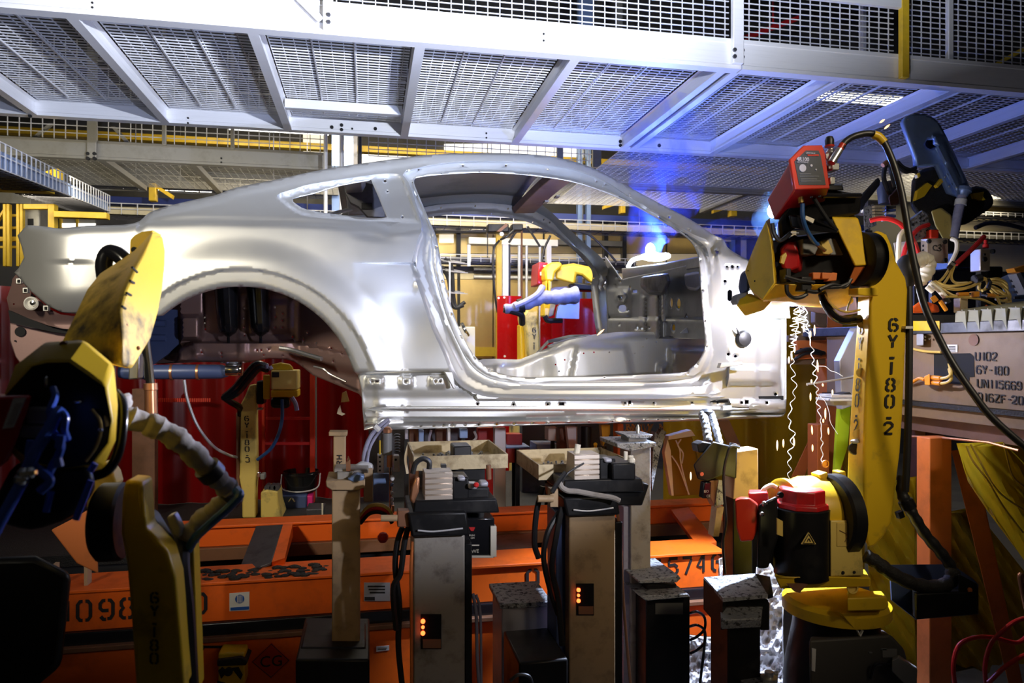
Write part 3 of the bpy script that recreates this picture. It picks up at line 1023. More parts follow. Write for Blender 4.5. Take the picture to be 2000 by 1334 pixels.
def wh_depth(P):
    x, y = P[:, 0], P[:, 1]
    d = np.zeros(len(P)) + 3.80
    d -= 0.28 * np.clip((x - 584) / 115, 0, 1) * sst(578, 592, x)
    L = np.interp(x, [290, 330, 380, 570, 620, 700], [700, 690, 667, 666, 676, 694])
    d -= 0.13 * sst(-1, 4, y - L) * np.interp(x, [290, 380, 560, 700], [0.3, 1, 1, 0.35])
    d += 0.05 * np.clip((y - L - 20) / 22, 0, 1) ** 2
    # left bracket and dark bay
    d -= 0.10 * sst(352, 357, x) * sst(398, 386, x) * sst(615, 622, y) * sst(667, 660, y)
    d += 0.12 * sst(352, 347, x)
    d += 0.02 * sst(395, 400, x) * sst(575, 560, x) * sst(560, 580, y) * sst(660, 650, y)
    d -= 0.012 * sst(10, 7, np.abs(x - 474)) * sst(575, 585, y)
    d -= 0.02 * sst(28, 22, np.abs(x - 545)) * sst(585, 592, y) * sst(655, 640, y)
    d -= 0.03 * np.exp(-((x - 383) / 9) ** 2 - ((y - 694) / 10) ** 2)
    return d


whh = [circle(x, y, 1.8, 6) for x, y in ((537, 600), (538, 619), (537, 640), (552, 613), (551, 626), (551, 640), (477, 602), (476, 622), (476, 640), (478, 655), (400, 620), (400, 631), (401, 643), (571, 658), (592, 664),
                                            (617, 670), (647, 680), (668, 690), (651, 706), (502, 684), (510, 684), (525, 682), (432, 690), (433, 697), (394, 688), (515, 694), (553, 695), (600, 650))]
v, f = sheet(wh, whh, wh_depth, 4.5)
m = MB().add(v, f)
o = m.done('wheel_housing', 'steel_primer', car, ang=55)
so = o.modifiers.new('gauge', 'SOLIDIFY')
so.thickness = 0.005
for cx, cy0, cy1 in ((443, 560, 658), (506, 560, 657)):
    m = MB()
    secs = []
    for t in np.linspace(0, 1, 12):
        y = cy0 + (cy1 - cy0) * t
        w = 23 * (1 - 0.15 * t) * (math.sqrt(max(0.03, 1 - max(0, (t - 0.8) / 0.2) ** 2)))
        secs.append([(cx + w * math.cos(a) - 2 + 5 * t, y, 3.72 - 0.10 * math.sin(a) * (w / 23)) for a in np.linspace(0, 2 * math.pi, 14, endpoint=False)])
    m.pskin(secs)
    m.ptube([(cx + 3, cy1 - 2, 3.68), (cx + 3, cy1 + 12, 3.70)], 0.007)
    m.done('bump_cover', 'black_gloss', car)
MB().ptube([(546, 680, 3.60), (570, 684, 3.585), (600, 693, 3.53), (628, 701, 3.47)], 0.011).done('seal_strip', 'steel_clean', car)
MB().ptube([(613, 716, 3.50), (632, 721, 3.47), (645, 731, 3.46), (676, 746, 3.42)], 0.005).done('brake_line', 'steel_clean', car)
for py in (632, 660):
    MB().ptube([(280, py, 3.72), (324, py, 3.72)], 0.018, 10).done('bay_rib', 'blue_box', car)
MB().prism([(262, 600), (345, 605), (348, 672), (330, 690), (300, 712), (250, 700)], 3.78, 0.02).done('bay_panel', 'blue_box', car)
# silencer and pipe below the rail
MB().lathe(W(232, 727, 3.70), (1, 0, 0), [(0.001, 0), (0.026, 0.002), (0.034, 0.03), (0.036, 0.28), (0.034, 0.46), (0.024, 0.49)], 18).done('silencer', 'blue_box', car)
for px in (333, 384):
    MB().lathe(W(px, 727, 3.70), (1, 0, 0), [(0.034, 0), (0.038, 0.001), (0.038, 0.012), (0.034, 0.013)], 18).done('silencer_band', 'copper', car)
m = MB()
m.lathe(W(441, 722, 3.66), (1, 0, 0), [(0.001, 0), (0.030, 0.001), (0.030, 0.055), (0.027, 0.06), (0.03, 0.065), (0.03, 0.075), (0.001, 0.076)], 18)
m.lathe(W(455, 709, 3.64), (0, 0, 1), [(0.001, -0.006), (0.06, 0), (0.055, 0.006), (0.001, 0.007)], 18)
m.done('pipe_clamp', 'chrome', car)
MB().prism([(256, 690), (270, 680), (276, 735), (252, 734)], 3.62, 0.05).done('tow_bracket', 'steel_clean', car, bevel=0.004)

# tail end panel below the quarter panel
te = [(24, 545), (31, 536), (61, 571), (94, 602), (118, 614), (140, 617), (220, 622), (220, 650), (122, 642), (95, 636), (45, 618), (19, 610), (13, 583), (22, 558)]
v, f = sheet(te, [circle(50, 568, 4, 4), circle(27, 594, 2, 6)], lambda P: 3.50 + 0.05 * np.clip((P[:, 1] - 600) / 30, 0, 1) + 0.0012 * np.clip(100 - P[:, 0], 0, 100) - 0.02 * np.exp(-((P[:, 0] - 63) / 12) ** 2 - ((P[:, 1] - 593) / 12) ** 2), 4.5)
m = MB().add(v, f)
m.done('tail_panel', 'steel_primer', car, ang=60)
MB().prism([(18, 630), (60, 640), (130, 648), (220, 660), (220, 730), (60, 740), (29, 697), (18, 665)], 3.62, 0.04).done('rear_crossmember', 'steel_primer', car, bevel=0.006)
MB().prism([(16, 606), (50, 620), (110, 640), (220, 650), (220, 664), (100, 648), (20, 630)], 3.58, 0.03).done('bumper_gap', 'hole', car)
MB().lathe(W(63, 593, 3.50), (0, -1, 0), [(0.026, 0), (0.030, 0.012), (0.024, 0.016), (0.016, 0.006), (0.0, 0.006)], 20).done('lamp_socket', 'white_label', car)
MB().lathe(W(65, 592, 3.488), (0, -1, 0), [(0.014, 0), (0.010, 0.010), (0.0, 0.012)], 12).done('lamp_bulb', 'chrome', car)
for px, py in ((49, 567), (89, 602), (36, 549)):
    MB().rect(px - 6, py - 6, px + 6, py + 6, 3.49, 0.02).done('clip_boss', 'steel_clean', car, bevel=0.003)
    MB().rect(px - 2.5, py - 3, px + 2.5, py + 3, 3.487, 0.01).done('clip_hole', 'hole', car)
m = MB()
m.disc(39, 648, 3.612, 9.5, 0.01)
m.disc(29, 666, 3.612, 1.5, 0.01)
m.done('tow_hole', 'hole', car)

# ================================================================== the hall: floor, walls, ceiling
m = MB()
m.box((-9, -4, -0.2), (13, 13, 0))
struct(m.done('floor', 'concrete'))
m = MB()
m.box((-9, -4, 7.5), (13, 13, 7.7))
struct(m.done('ceiling', 'dark_hall'))
m = MB()
m.box((-9, 10.4, 0), (13, 10.6, 7.5))
struct(m.done('wall_back', 'hall_steel'))
m = MB()
m.box((-9.2, -4, 0), (-9, 13, 7.5))
struct(m.done('wall_left', 'dark_hall'))
m = MB()
m.box((13, -4, 0), (13.2, 13, 7.5))
struct(m.done('wall_right', 'dark_hall'))


def wires(mb, p0, u, v, lu, lv, su, sv, r, ru=None):
    """welded mesh: wires along u spaced sv, wires along v spaced su"""
    p0 = Vector(p0)
    u, v = Vector(u).normalized(), Vector(v).normalized()
    w = u.cross(v)
    ru = ru or r

    def bar(a, d, l, rr):
        s = d.cross(w).normalized()
        c = [s * rr + w * rr, -s * rr + w * rr, -s * rr - w * rr, s * rr - w * rr]
        mb.skin([[a + k for k in c], [a + d * l + k for k in c]])
    k = 0.0
    while k <= lv + 1e-6:
        bar(p0 + v * k, u, lu, ru)
        k += sv
    k = 0.0
    while k <= lu + 1e-6:
        bar(p0 + u * k + w * (r + ru) * 0.9, v, lv, r)
        k += su
    return mb


def channel(mb, a, b, h, d, lip=0.012):
    """aluminium channel section from a to b (bottom front edge), height h, depth d to +Y or +X"""
    a, b = Vector(a), Vector(b)
    ax = (b - a).normalized()
    s = Vector((0, 1, 0)) if abs(ax.x) > 0.5 else Vector((1, 0, 0))
    z = Vector((0, 0, 1))
    prof = [(0, 0), (d, 0), (d, lip), (0.02, lip * 1.3), (0.02, h - lip * 1.3), (d, h - lip), (d, h), (0, h),
            (0, h - 0.022), (0.004, h - 0.026), (0.004, 0.026), (0, 0.022)]
    mb.skin([[a + s * x + z * y for x, y in prof], [b + s * x + z * y for x, y in prof]])
    return mb


def to_floor(mb, px0, px1, y0, Y, d):
    a, b = W(px0, y0, Y), W(px1, y0, Y)
    return mb.box((a.x, Y, 0), (b.x, Y + d, a.z))


# ------------------------------------------------------------------ overhead walkway
YF, YR = 3.80, 5.51
ZB = W(718, 74, YF).z
ZG = ZB + 0.105
wk = thing('overhead_walkway', 'white aluminium walkway with mesh floor passing over the car body', 'walkway', (0, YF, ZB))
XJ = W(1449, 120, YF).x
m = MB()
channel(m, (-3.6, YF, ZB), (XJ - 0.004, YF, ZB), 0.172, 0.07)
m.done('edge_beam', 'aluminium', wk)
m = MB()
channel(m, (XJ + 0.004, YF, ZB), (7.5, YF, ZB), 0.172, 0.07)
m.done('edge_beam', 'aluminium', wk)
m = MB()
channel(m, (-3.6, YR, ZB), (9.5, YR, ZB), 0.15, 0.07)
m.done('edge_beam', 'aluminium', wk)
xs = [W(px, 60 + (px - 130) * 0.085, YF).x for px in (130, 490, 822, 1130, 1420, 1655, 1880)]
xs = [xs[0] - 1.7, xs[0] - 0.85] + xs + [xs[-1] + 0.85, xs[-1] + 1.7, xs[-1] + 2.55]
for i, x in enumerate(xs):
    m = MB()
    w = 0.055 if i != 6 else 0.05
    prof = [(-w / 2, 0), (w / 2, 0), (w / 2, 0.012), (0.008, 0.02), (0.008, 0.09), (w / 2, 0.1), (-w / 2, 0.1), (-0.008, 0.09), (-0.008, 0.02), (-w / 2, 0.012)]
    for dx in ((0,) if i != 6 else (0, 0.085)):
        m.skin([[Vector((x + dx + a, YF + 0.07, ZB + b)) for a, b in prof], [Vector((x + dx + a, YR, ZB + b)) for a, b in prof]])
    m.done('cross_beam', 'aluminium', wk)
for i in range(len(xs) - 1):
    m = MB()
    a, b = xs[i] + 0.035, xs[i + 1] - 0.035
    wires(m, (a, YF + 0.05, ZG), (1, 0, 0), (0, 1, 0), b - a, YR - YF - 0.02, 0.068, 0.0405, 0.0026, 0.0032)
    for q in (0.3, 0.6):
        m.box((a + (b - a) * q - 0.004, YF + 0.06, ZG - 0.012), (a + (b - a) * q + 0.004, YR - 0.12, ZG))
    m.done('floor_mesh', 'galvanised', wk)
m = MB()
x0, x1 = W(556, 203, 5.1).x, W(786, 216, 5.1).x
m.box((x0, 5.10, ZB + 0.03), (x1, 5.15, ZB + 0.095))
m.done('floor_brace', 'aluminium', wk, bevel=0.004)
# rail posts and mesh above the near edge beam
ZT = ZB + 0.172
for px, w, mt in ((641, 0.05, 'aluminium'), (1437, 0.065, 'aluminium'), (1761, 0.05, 'yellow_rail'), (1863, 0.035, 'galvanised')):
    x = W(px, 60, YF).x
    MB().box((x - w / 2, YF - 0.035 if px != 1863 else YF + 0.02, ZB + (0.02 if px != 1863 else 0.172)), (x + w / 2, YF - 0.001 if px != 1863 else YF + 0.05, ZB + 1.25)).done('rail_post', mt, wk, bevel=0.003, label='yellow post' if mt == 'yellow_rail' else None)
px_edges = [-3.6] + [W(p, 60, YF).x for p in (641, 1437, 1761)] + [7.4]
for i in range(len(px_edges) - 1):
    m = MB()
    a, b = px_edges[i] + 0.04, px_edges[i + 1] - 0.02
    wires(m, (a, YF + 0.045, ZT + 0.004), (1, 0, 0), (0, 0, 1), b - a, 0.95, 0.0665, 0.0330, 0.0028)
    m.done('rail_mesh', 'galvanised', wk)
m = MB()
a = W(1590, 2, YF)
m.box((W(1452, 0, YF).x, YF - 0.03, a.z), (W(1757, 8, YF).x, YF + 0.0, a.z + 0.06))
m.done('hand_rail', 'aluminium', wk, bevel=0.003)
MB().pskin([[(572, -6, YF - 0.03), (600, -6, YF - 0.03), (632, 36, YF - 0.03), (622, 44, YF - 0.03)], [(572, -6, YF - 0.004), (600, -6, YF - 0.004), (632, 36, YF - 0.004), (622, 44, YF - 0.004)]]).done('gusset', 'aluminium', wk, bevel=0.003)
for px, py in ((642, 30), (642, 44), (1434, 98), (1434, 111), (1449, 99), (1449, 112)):
    bolt = MB()
    bolt_mb(bolt, px, py, YF - 0.035 if px != 1449 else YF - 0.001, 4.0)
    bolt.done('bolt', 'steel_dark', wk)
for px, py in ((1062, 66), (1062, 79), (180, 5), (180, 14)):
    MB().disc(px, py, YF + 0.001, 2.2, 0.01, 8).done('bolt_hole', 'hole', wk)
for px, py in ((43, 213), (58, 217), (58, 226), (367, 230), (367, 240), (648, 248), (667, 244), (667, 253), (688, 251), (733, 251), (950, 260), (950, 269), (1212, 276), (1222, 270), (1212, 284), (1278, 233), (1288, 284)):
    MB().disc(px, py, YR - 0.004, 3.4 if px not in (367, 688, 950) else 1.8, 0.01, 10).done('bolt_hole', 'hole', wk)

# ------------------------------------------------------------------ second walkway further back
Y2 = 7.0
ZB2 = W(400, 321, Y2).z
w2 = thing('rear_walkway', 'dull grey walkway with mesh railing running behind the car roof', 'walkway', (0, Y2, ZB2))
xs2 = [-6.0, W(182, 300, Y2).x, W(454, 300, Y2).x + 0.0, W(634, 300, Y2).x]
m = MB()
channel(m, (-6.5, Y2, ZB2), (xs2[1] - 0.003, Y2, ZB2), 0.165, 0.07)
m.done('edge_beam', 'galvanised_dull', w2)
m = MB()
channel(m, (xs2[1] + 0.003, Y2, ZB2), (xs2[3], Y2, ZB2), 0.165, 0.07)
m.done('edge_beam', 'galvanised_dull', w2)
m = MB()
channel(m, (W(1185, 350, Y2).x, Y2, ZB2 - 0.04), (9.5, Y2, ZB2 - 0.04), 0.12, 0.07)
m.done('edge_beam', 'galvanised_dull', w2)
for px, w in ((182, 0.075), (322, 0.03), (455, 0.03), (1092, 0.06), (1164, 0.09)):
    x = W(px, 280, Y2).x
    MB().box((x - w / 2, Y2 - 0.04, ZB2 - (0.0 if px < 200 else -0.15)), (x + w / 2, Y2 - 0.002, ZB2 + 1.2)).done('rail_post', 'galvanised_dull', w2, bevel=0.003)
for a, b in ((-6.4, W(178, 280, Y2).x), (W(188, 280, Y2).x, xs2[3]), (W(720, 280, Y2).x, W(1160, 280, Y2).x)):
    m = MB()
    wires(m, (a, Y2 + 0.03, ZB2 + 0.165), (1, 0, 0), (0, 0, 1), b - a, 0.9, 0.092, 0.066, 0.0035)
    m.done('rail_mesh', 'galvanised', w2)
m = MB()
wires(m, (-6.4, Y2 + 0.08, ZB2 + 0.06), (1, 0, 0), (0, 1, 0), 9.0, 1.3, 0.07, 0.05, 0.003)
m.done('floor_mesh', 'galvanised_dull', w2)
m = MB()
xa = W(1175, 320, 6.4).x
wires(m, (xa, 5.75, ZB2 + 0.02), (1, 0, 0), (0, 1, 0), 8.0, 2.4, 0.07, 0.05, 0.0032)
m.done('floor_mesh', 'galvanised', w2)
for px0, px1 in ((232, 262), (395, 420), (1420, 1620), (1640, 1840)):
    m = MB()
    p = W(px0, 335, 7.6)
    m.box((p.x, 7.07, ZB2), (p.x + 0.06, 8.3, ZB2 + 0.05))
    m.done('cross_beam', 'galvanised_dull', w2)
for (ax, ay, bx, by) in ((48, 280, 96, 240), (215, 246, 248, 282)):
    MB().prism([(ax, ay), (ax + 9, ay), (bx + 9, by), (bx, by)], Y2 + 0.06, 0.03).done('rail_brace', 'galvanised_dull', w2)
for px, py in ((171, 300), (171, 309), (184, 300), (184, 309), (432, 309), (432, 317)):
    MB().disc(px, py, Y2 - 0.043 if px in (171, 184) else Y2 - 0.003, 3.6 if px < 200 else 1.8, 0.02, 10).done('bolt', 'hole', w2)


# ------------------------------------------------------------------ rails, beams and trays in the hall
def hbeam(name, mt, px0, px1, py, Y, hpx, d, label, cat, group=None, kind=None, bevel=0.004, ref=None):
    """bar running along the hall at constant depth; py is its top row at column ref (or px0)"""
    ref = px0 if ref is None else ref
    z1 = W(ref, py, Y).z
    z0 = W(ref, py + hpx, Y).z
    mb = MB()
    mb.box((W(px0, py, Y).x, Y, z0), (W(px1, py, Y).x, Y + d, z1))
    o = mb.done(name, mt, bevel=bevel)
    return tag(o, label, cat, group, kind)


hbeam('crane_rail', 'yellow_rail', -900, 1500, 251, 9.0, 13, 0.12, 'long yellow rail running behind the rear walkway railing', 'rail', ref=100)
hbeam('blue_conduit', 'blue_beam', -900, 1700, 386, 8.8, 15, 0.1, 'long dark blue beam under the rear walkway', 'beam', ref=300)
hbeam('grey_conduit', 'galvanised_dull', -900, 420, 371, 8.74, 4, 0.03, 'thin grey conduit just above the dark blue beam', 'conduit', ref=300)
hbeam('machine_rail', 'yellow_rail', -60, 98, 359, 5.6, 14, 0.08, 'short yellow rail ending under the wire cable tray', 'rail', ref=40)
hbeam('machine_rail', 'yellow_rail', 104, 208, 413, 6.4, 12, 0.08, 'lower yellow rail just above the car tail', 'rail', ref=150)
hbeam('overhead_duct', 'galvanised_dull', -40, 60, 375, 7.6, 22, 0.4, 'dull flat duct beneath the short yellow rail', 'duct', ref=20)

# tray hung towards the aisle at the left
tr = thing('cable_tray', 'wire cable tray with blue side sloping away at the left', 'cable tray', W(0, 330, 4.2))
A, B = W(-70, 302, 4.0), W(214, 413, 7.4)
ax = (B - A).normalized()
sd = Vector((1, 0, 0))
L = (B - A).length
m = MB()
wires(m, A + sd * 0.0, ax, Vector((0, 0, 1)), L, 0.15, 0.095, 0.075, 0.0035)
m.done('tray_side', 'galvanised', tr)
m = MB()
wires(m, A - sd * 0.34, ax, Vector((0, 0, 1)), L, 0.15, 0.095, 0.075, 0.0035)
m.done('tray_side', 'galvanised', tr)
m = MB()
wires(m, A - sd * 0.34, ax, sd, L, 0.34, 0.095, 0.06, 0.0035)
m.done('tray_bottom', 'steel_dark', tr)
m = MB()
m.skin([[A - sd * 0.03 + Vector((0, 0, 0.01)), A - sd * 0.015 + Vector((0, 0, 0.01)), A - sd * 0.015 + Vector((0, 0, 0.11)), A - sd * 0.03 + Vector((0, 0, 0.11))],
        [B - sd * 0.03 + Vector((0, 0, 0.01)), B - sd * 0.015 + Vector((0, 0, 0.01)), B - sd * 0.015 + Vector((0, 0, 0.09)), B - sd * 0.03 + Vector((0, 0, 0.09))]])
m.done('tray_liner', 'blue_guard', tr)
m = MB()
for k in range(4):
    p = [A - sd * (0.08 + 0.06 * k) + Vector((0, 0, 0.02)), B - sd * (0.07 + 0.06 * k) + Vector((0, 0, 0.02))]
    m.tube(p, 0.02, 6)
m.done('tray_cable', 'black_rubber', tr)


def tray_x(label, px0, px1, py, Y, hpx, depth=0.3, hang=True, step=0.11, fill=True, ref=None, name='cable_tray', wm='galvanised'):
    ref = px0 if ref is None else ref
    z1, z0 = W(ref, py, Y).z, W(ref, py + hpx, Y).z
    xa, xb = W(px0, py, Y).x, W(px1, py, Y).x
    t = thing(name, label, 'cable tray', (xa, Y, z0))
    mb = MB()
    wires(mb, (xa, Y, z0), (1, 0, 0), (0, 0, 1), xb - xa, z1 - z0, step, (z1 - z0) / 2, 0.004)
    mb.done('tray_side', wm, t)
    mb = MB()
    wires(mb, (xa, Y, z0), (1, 0, 0), (0, 1, 0), xb - xa, depth, step, depth / 4, 0.004)
    mb.done('tray_bottom', 'steel_dark', t)
    for q in (0.25, 0.75) if hang else ():
        x = xa + (xb - xa) * q
        mb = MB()
        mb.cyl((x, Y + depth, z0), (x, Y + depth, 7.5), 0.007, seg=6)
        mb.done('hanger_rod', 'steel_dark', t)
    if fill:
        mb = MB()
        mb.box((xa, Y + 0.05, z0 + 0.01), (xb, Y + 0.22, z0 + (z1 - z0) * 0.75))
        mb.done('tray_liner', 'galvanised_dull' if fill is True else fill, t)
    return t


tray_x('dim wire tray high on the left below the rear walkway', 100, 660, 338, 8.5, 22, ref=200, fill='steel_dark', step=0.16, wm='galvanised_dull')
tray_x('pale wire tray running across the hall level with the windscreen', 206, 1560, 398, 7.9, 22, ref=260, fill='cream_panel', step=0.15)
tray_x('low wire tray crossing the hall seen through the door opening', 860, 1245, 497, 8.4, 14, ref=900, fill='steel_dark', step=0.12)
tray_x('wire tray on the right wall above the yellow cables', 1872, 2100, 452, 6.9, 14, hang=False, ref=1900, fill='galvanised_dull', step=0.10)
tray_x('thin wire tray under the gold panel at far right', 1880, 2100, 415, 6.9, 8, hang=False, ref=1950, fill='steel_dark', step=0.10)

# yellow brackets carrying the trays
for px, py, w, h, lab in ((290, 358, 14, 34, 'yellow bracket hanging below the dim tray behind the car tail'), (100, 329, 14, 26, 'yellow bracket behind the sloping blue cable tray'),
                          (1213, 388, 9, 28, 'pale yellow bracket hanging inside the windscreen opening'), (1428, 396, 12, 26, 'yellow angle bracket in the smoke left of the wire feeder')):
    t = thing('tray_bracket', lab, 'bracket', W(px, py + h, 8.2))
    Yb = 8.44 if px != 100 else 6.2
    MB().rect(px, py, px + w, py + h, Yb, 0.1).done('upright', 'yellow_rail', t, bevel=0.006)
    if px == 1428:
        m = MB()
        p = W(px + 6, py, Yb)
        m.cyl((p.x, Yb + 0.1, p.z - 0.05), (p.x, Yb + 0.1, 7.5), 0.01, seg=6)
        m.done('hanger', 'steel_dark', t)
    m = MB()
    s = 1 if px in (290,) else -1
    x0 = px + (w if s > 0 else 0)
    m.prism([(x0, py + 2), (x0, py + 9), (x0 + s * 32, py + 30), (x0 + s * 34, py + 23)] if s > 0 else [(x0, py + 2), (x0 - 34, py + 14), (x0 - 34, py + 20), (x0, py + 9)], Yb + 0.02, 0.06)
    m.done('arm', 'yellow_rail', t)

# yellow machine frame behind the tail at the left edge
t = thing('ladder_stand', 'yellow tubular ladder frame behind the car tail at the left edge', 'frame', W(20, 520, 6.6))
for px in (8, 15, 34, 41):
    MB().rect(px - 3, 398, px + 3, 520, 6.6, 0.05).done('upright', 'yellow_rail', t, bevel=0.004)
for py in (418, 442, 462, 480):
    MB().rect(-40, py, 45, py + (5 if py != 462 else 9), 6.68, 0.04).done('rung', 'yellow_rail', t, bevel=0.004)
MB().prism([(-10, 432), (8, 405), (13, 405), (-5, 432)], 6.66, 0.04).done('brace', 'yellow_rail', t)
t = thing('machine_stand', 'yellow square post carrying the lower yellow rail', 'post', W(95, 450, 6.5))
MB().rect(93, 398, 106, 446, 6.5, 0.08).done('upright', 'yellow_rail', t, bevel=0.004)
MB().rect(45, 398, 94, 408, 6.52, 0.06).done('crossbar', 'yellow_rail', t, bevel=0.004)
t = thing('control_box', 'pale control box with dark square port beside the yellow ladder frame', 'control box', W(60, 450, 6.7))
MB().rect(46, 402, 78, 446, 6.7, 0.3).done('housing', 'galvanised_dull', t, bevel=0.01)
MB().rect(54, 427, 65, 440, 6.695, 0.02).done('port', 'hole', t)
for px0, px1, lab in ((80, 112, 'bright window strip behind the yellow post'), (118, 148, 'bright window strip just right of the yellow post'), (150, 186, 'bright window strip under the lower yellow rail')):
    t = thing('lit_window', lab, 'window', W(px0, 446, 10.36), 'bright windows behind the car tail')
    MB().rect(px0, 425, px1, 448, 10.36, 0.04).done('pane', 'galvanised_dull', t)
    MB().rect(px0, 436, px1, 444, 10.34, 0.02).done('lit_strip', 'daylight_panel', t)
    m = MB()
    m.rect(px0 - 2, 424, px0 + 2, 448, 10.32, 0.04)
    m.rect(px0 + 2, 422, px1, 425, 10.32, 0.04)
    m.done('frame', 'yellow_rail', t)

# bright wall panels high behind the roof
wp = [(592, 262, 632, 300, 'bright_panel', 'cream lit panel beside the blue steel column'), (868, 281, 1140, 330, 'daylight_panel', 'wide bright panel just above the car roof'), (700, 300, 860, 330, 'daylight_panel', 'low bright panel left of the wide one, right above the roof rail')]
for a, b, c, d, mt, lab in wp:
    tag(MB().rect(a, b, c, d, 10.34, 0.04).done('skylight_panel', mt), lab, 'panel')
# ceiling tubes
for i, (px, py, Y, L, lab) in enumerate(((545, 256, 8.6, 0.55, 'lit tube lamp below the walkway edge at left'), (1684, 196, 5.2, 0.30, 'bright lamp shining through the walkway mesh above the wire feeder'),
                                         (352, 372, 9.4, 0.35, 'small bright lamp above the shoulder of the car'), (1180, 75, 9.5, 0.0, ''))):
    if L == 0:
        continue
    p = W(px, py, Y)
    if i == 1:
        p = WZ(px, py, 5.4)
    t = thing('tube_lamp', lab, 'lamp', p)
    m = MB()
    sc = 2.2 if i == 1 else 1.0
    m.box((p.x - L * sc, p.y - 0.06 * sc, p.z), (p.x + L * sc, p.y + 0.06 * sc, p.z + 0.03))
    m.done('diffuser', 'tube_glow', t)
    MB().box((p.x - L * sc * 1.05, p.y - 0.08 * sc, p.z + 0.03), (p.x + L * sc * 1.05, p.y + 0.08 * sc, p.z + 0.09)).done('housing', 'galvanised_dull', t)
    MB().cyl(p + Vector((0, 0, 0.09)), (p.x, p.y, 7.5), 0.008, seg=6).done('hanger', 'steel_dark', t)

# steel column and pipes behind the roof, left of centre
t = thing('steel_column', 'blue grey steel column rising behind the car roof', 'column', W(680, 340, 8.0))
for a, b, mt in ((648, 664, 'blue_guard'), (672, 690, 'blue_guard'), (690, 698, 'steel_dark')):
    m = MB()
    to_floor(m, a, b, 240, 8.6, 0.12)
    m.done('flange' if a != 690 else 'web', mt, t)
for px, lab in ((636, 'bare steel pipe left of the blue column'), (667, 'bare steel pipe in front of the blue column'), (703, 'dark steel pipe right of the blue column')):
    m = MB()
    p = W(px, 240, 6.75)
    m.cyl(p, (p.x, p.y, 0), 0.018, seg=12)
    tag(m.done('riser_pipe', 'galvanised' if px != 703 else 'steel_dark'), lab, 'pipe')
for px, lab in ((1133, 'blue steel upright at the left of the smoke'), (1150, 'second blue upright beside the smoke')):
    m = MB()
    to_floor(m, px - 4, px + 4, 278, 8.76, 0.08)
    tag(m.done('mast', 'blue_guard'), lab, 'post')
# dark silhouettes above the walkway
for (a, b, c, d, Y, mt, lab) in ((1130, 0, 1160, 60, 7.0, 'blue_guard', 'grey upright behind the railing left of the smoke'), (1205, 0, 1216, 60, 7.0, 'galvanised_dull', 'thin upright behind the railing at centre'),
                                 (1686, 20, 1692, 110, 5.8, 'galvanised', 'thin grey upright behind the dark railing at right')):
    m = MB()
    p, q = W(a, d, Y), W(c, d, Y)
    m.box((p.x, Y, p.z), (q.x, Y + 0.06, 7.5))
    tag(m.done('upper_upright', mt), lab, 'upright')
m = MB()
m.pskin([[(1450, 70, 6.5), (1560, 30, 6.5), (1560, 40, 6.5), (1450, 82, 6.5)], [(1450, 70, 6.6), (1560, 30, 6.6), (1560, 40, 6.6), (1450, 82, 6.6)]])
p = W(1510, 50, 6.55)
m.cyl(p, (p.x, p.y, 7.5), 0.01, seg=6)
tag(m.done('red_rail', 'red_paint'), 'dim red rail slanting behind the walkway railing', 'rail')
tag(MB().pskin([[(1940, 125, 5.2), (2010, 85, 5.2), (2010, 95, 5.2), (1940, 132, 5.2)], [(1940, 125, 5.3), (2010, 85, 5.3), (2010, 95, 5.3), (1940, 132, 5.3)]]).done('yellow_rail', 'yellow_rail'), 'yellow rail slanting behind the railing in the top right corner', 'rail')

# ------------------------------------------------------------------ gold clad wall seen through the openings
gw = thing('panelled_wall', 'gold toned sheet metal enclosure wall seen through the door opening', 'wall panels', W(1000, 700, 9.0))
gw['kind'] = 'structure'
rows = [(438, 450, 'cream_panel'), (454, 495, 'gold_sheet'), (496, 520, 'cream_panel'), (534, 545, 'cream_panel'), (546, 700, 'gold_sheet')]
cols = [(852, 893), (899, 962), (964, 1060), (1064, 1182), (1186, 1216), (1222, 1300), (1304, 1380)]
for r0, r1, mt in rows:
    for c0, c1 in cols:
        MB().rect(c0, r0, c1, r1, 9.0, 0.03).done('cladding_sheet', mt, gw)
MB().rect(840, 430, 1390, 705, 9.06, 0.03).done('backing_sheet', 'hall_steel', gw)
for px in (896, 1184, 1220):
    MB().rect(px - 4, 436, px + 4, 520, 8.9, 0.08).done('mullion', 'black_paint', gw)
MB().rect(840, 450, 1010, 455, 8.88, 0.08).done('mullion', 'black_paint', gw)
m = MB()
m.rect(952, 440, 954.5, 452, 8.97, 0.02)
m.rect(917, 441, 953, 452, 8.96, 0.02)
m.done('lit_strip', 'bright_panel', gw)
MB().rect(858, 458, 886, 474, 8.97, 0.02).done('lit_strip', 'bright_panel', gw)
# long white beam and ducts
hbeam('white_beam', 'white_paint', 916, 1090, 463, 8.86, 13, 0.14, 'white horizontal beam seen through the door opening', 'beam')
hbeam('grey_beam', 'hall_steel', 1090, 1216, 467, 8.88, 11, 0.12, 'grey horizontal beam continuing behind the windscreen pillar', 'beam')
m = MB()
p = W(925, 528, 8.96)
m.cyl(p, Vector((W(1075, 528, 8.96).x, 8.96, p.z)), 0.039, seg=14)
tag(m.done('air_pipe', 'steel_dark'), 'dark horizontal pipe seen through the door opening', 'pipe')
m = MB()
p = W(925, 541, 8.975)
m.cyl(p, Vector((W(1090, 541, 8.975).x, 8.975, p.z)), 0.024, seg=14)
tag(m.done('air_pipe', 'galvanised'), 'thin pale pipe just below the dark horizontal pipe', 'pipe')

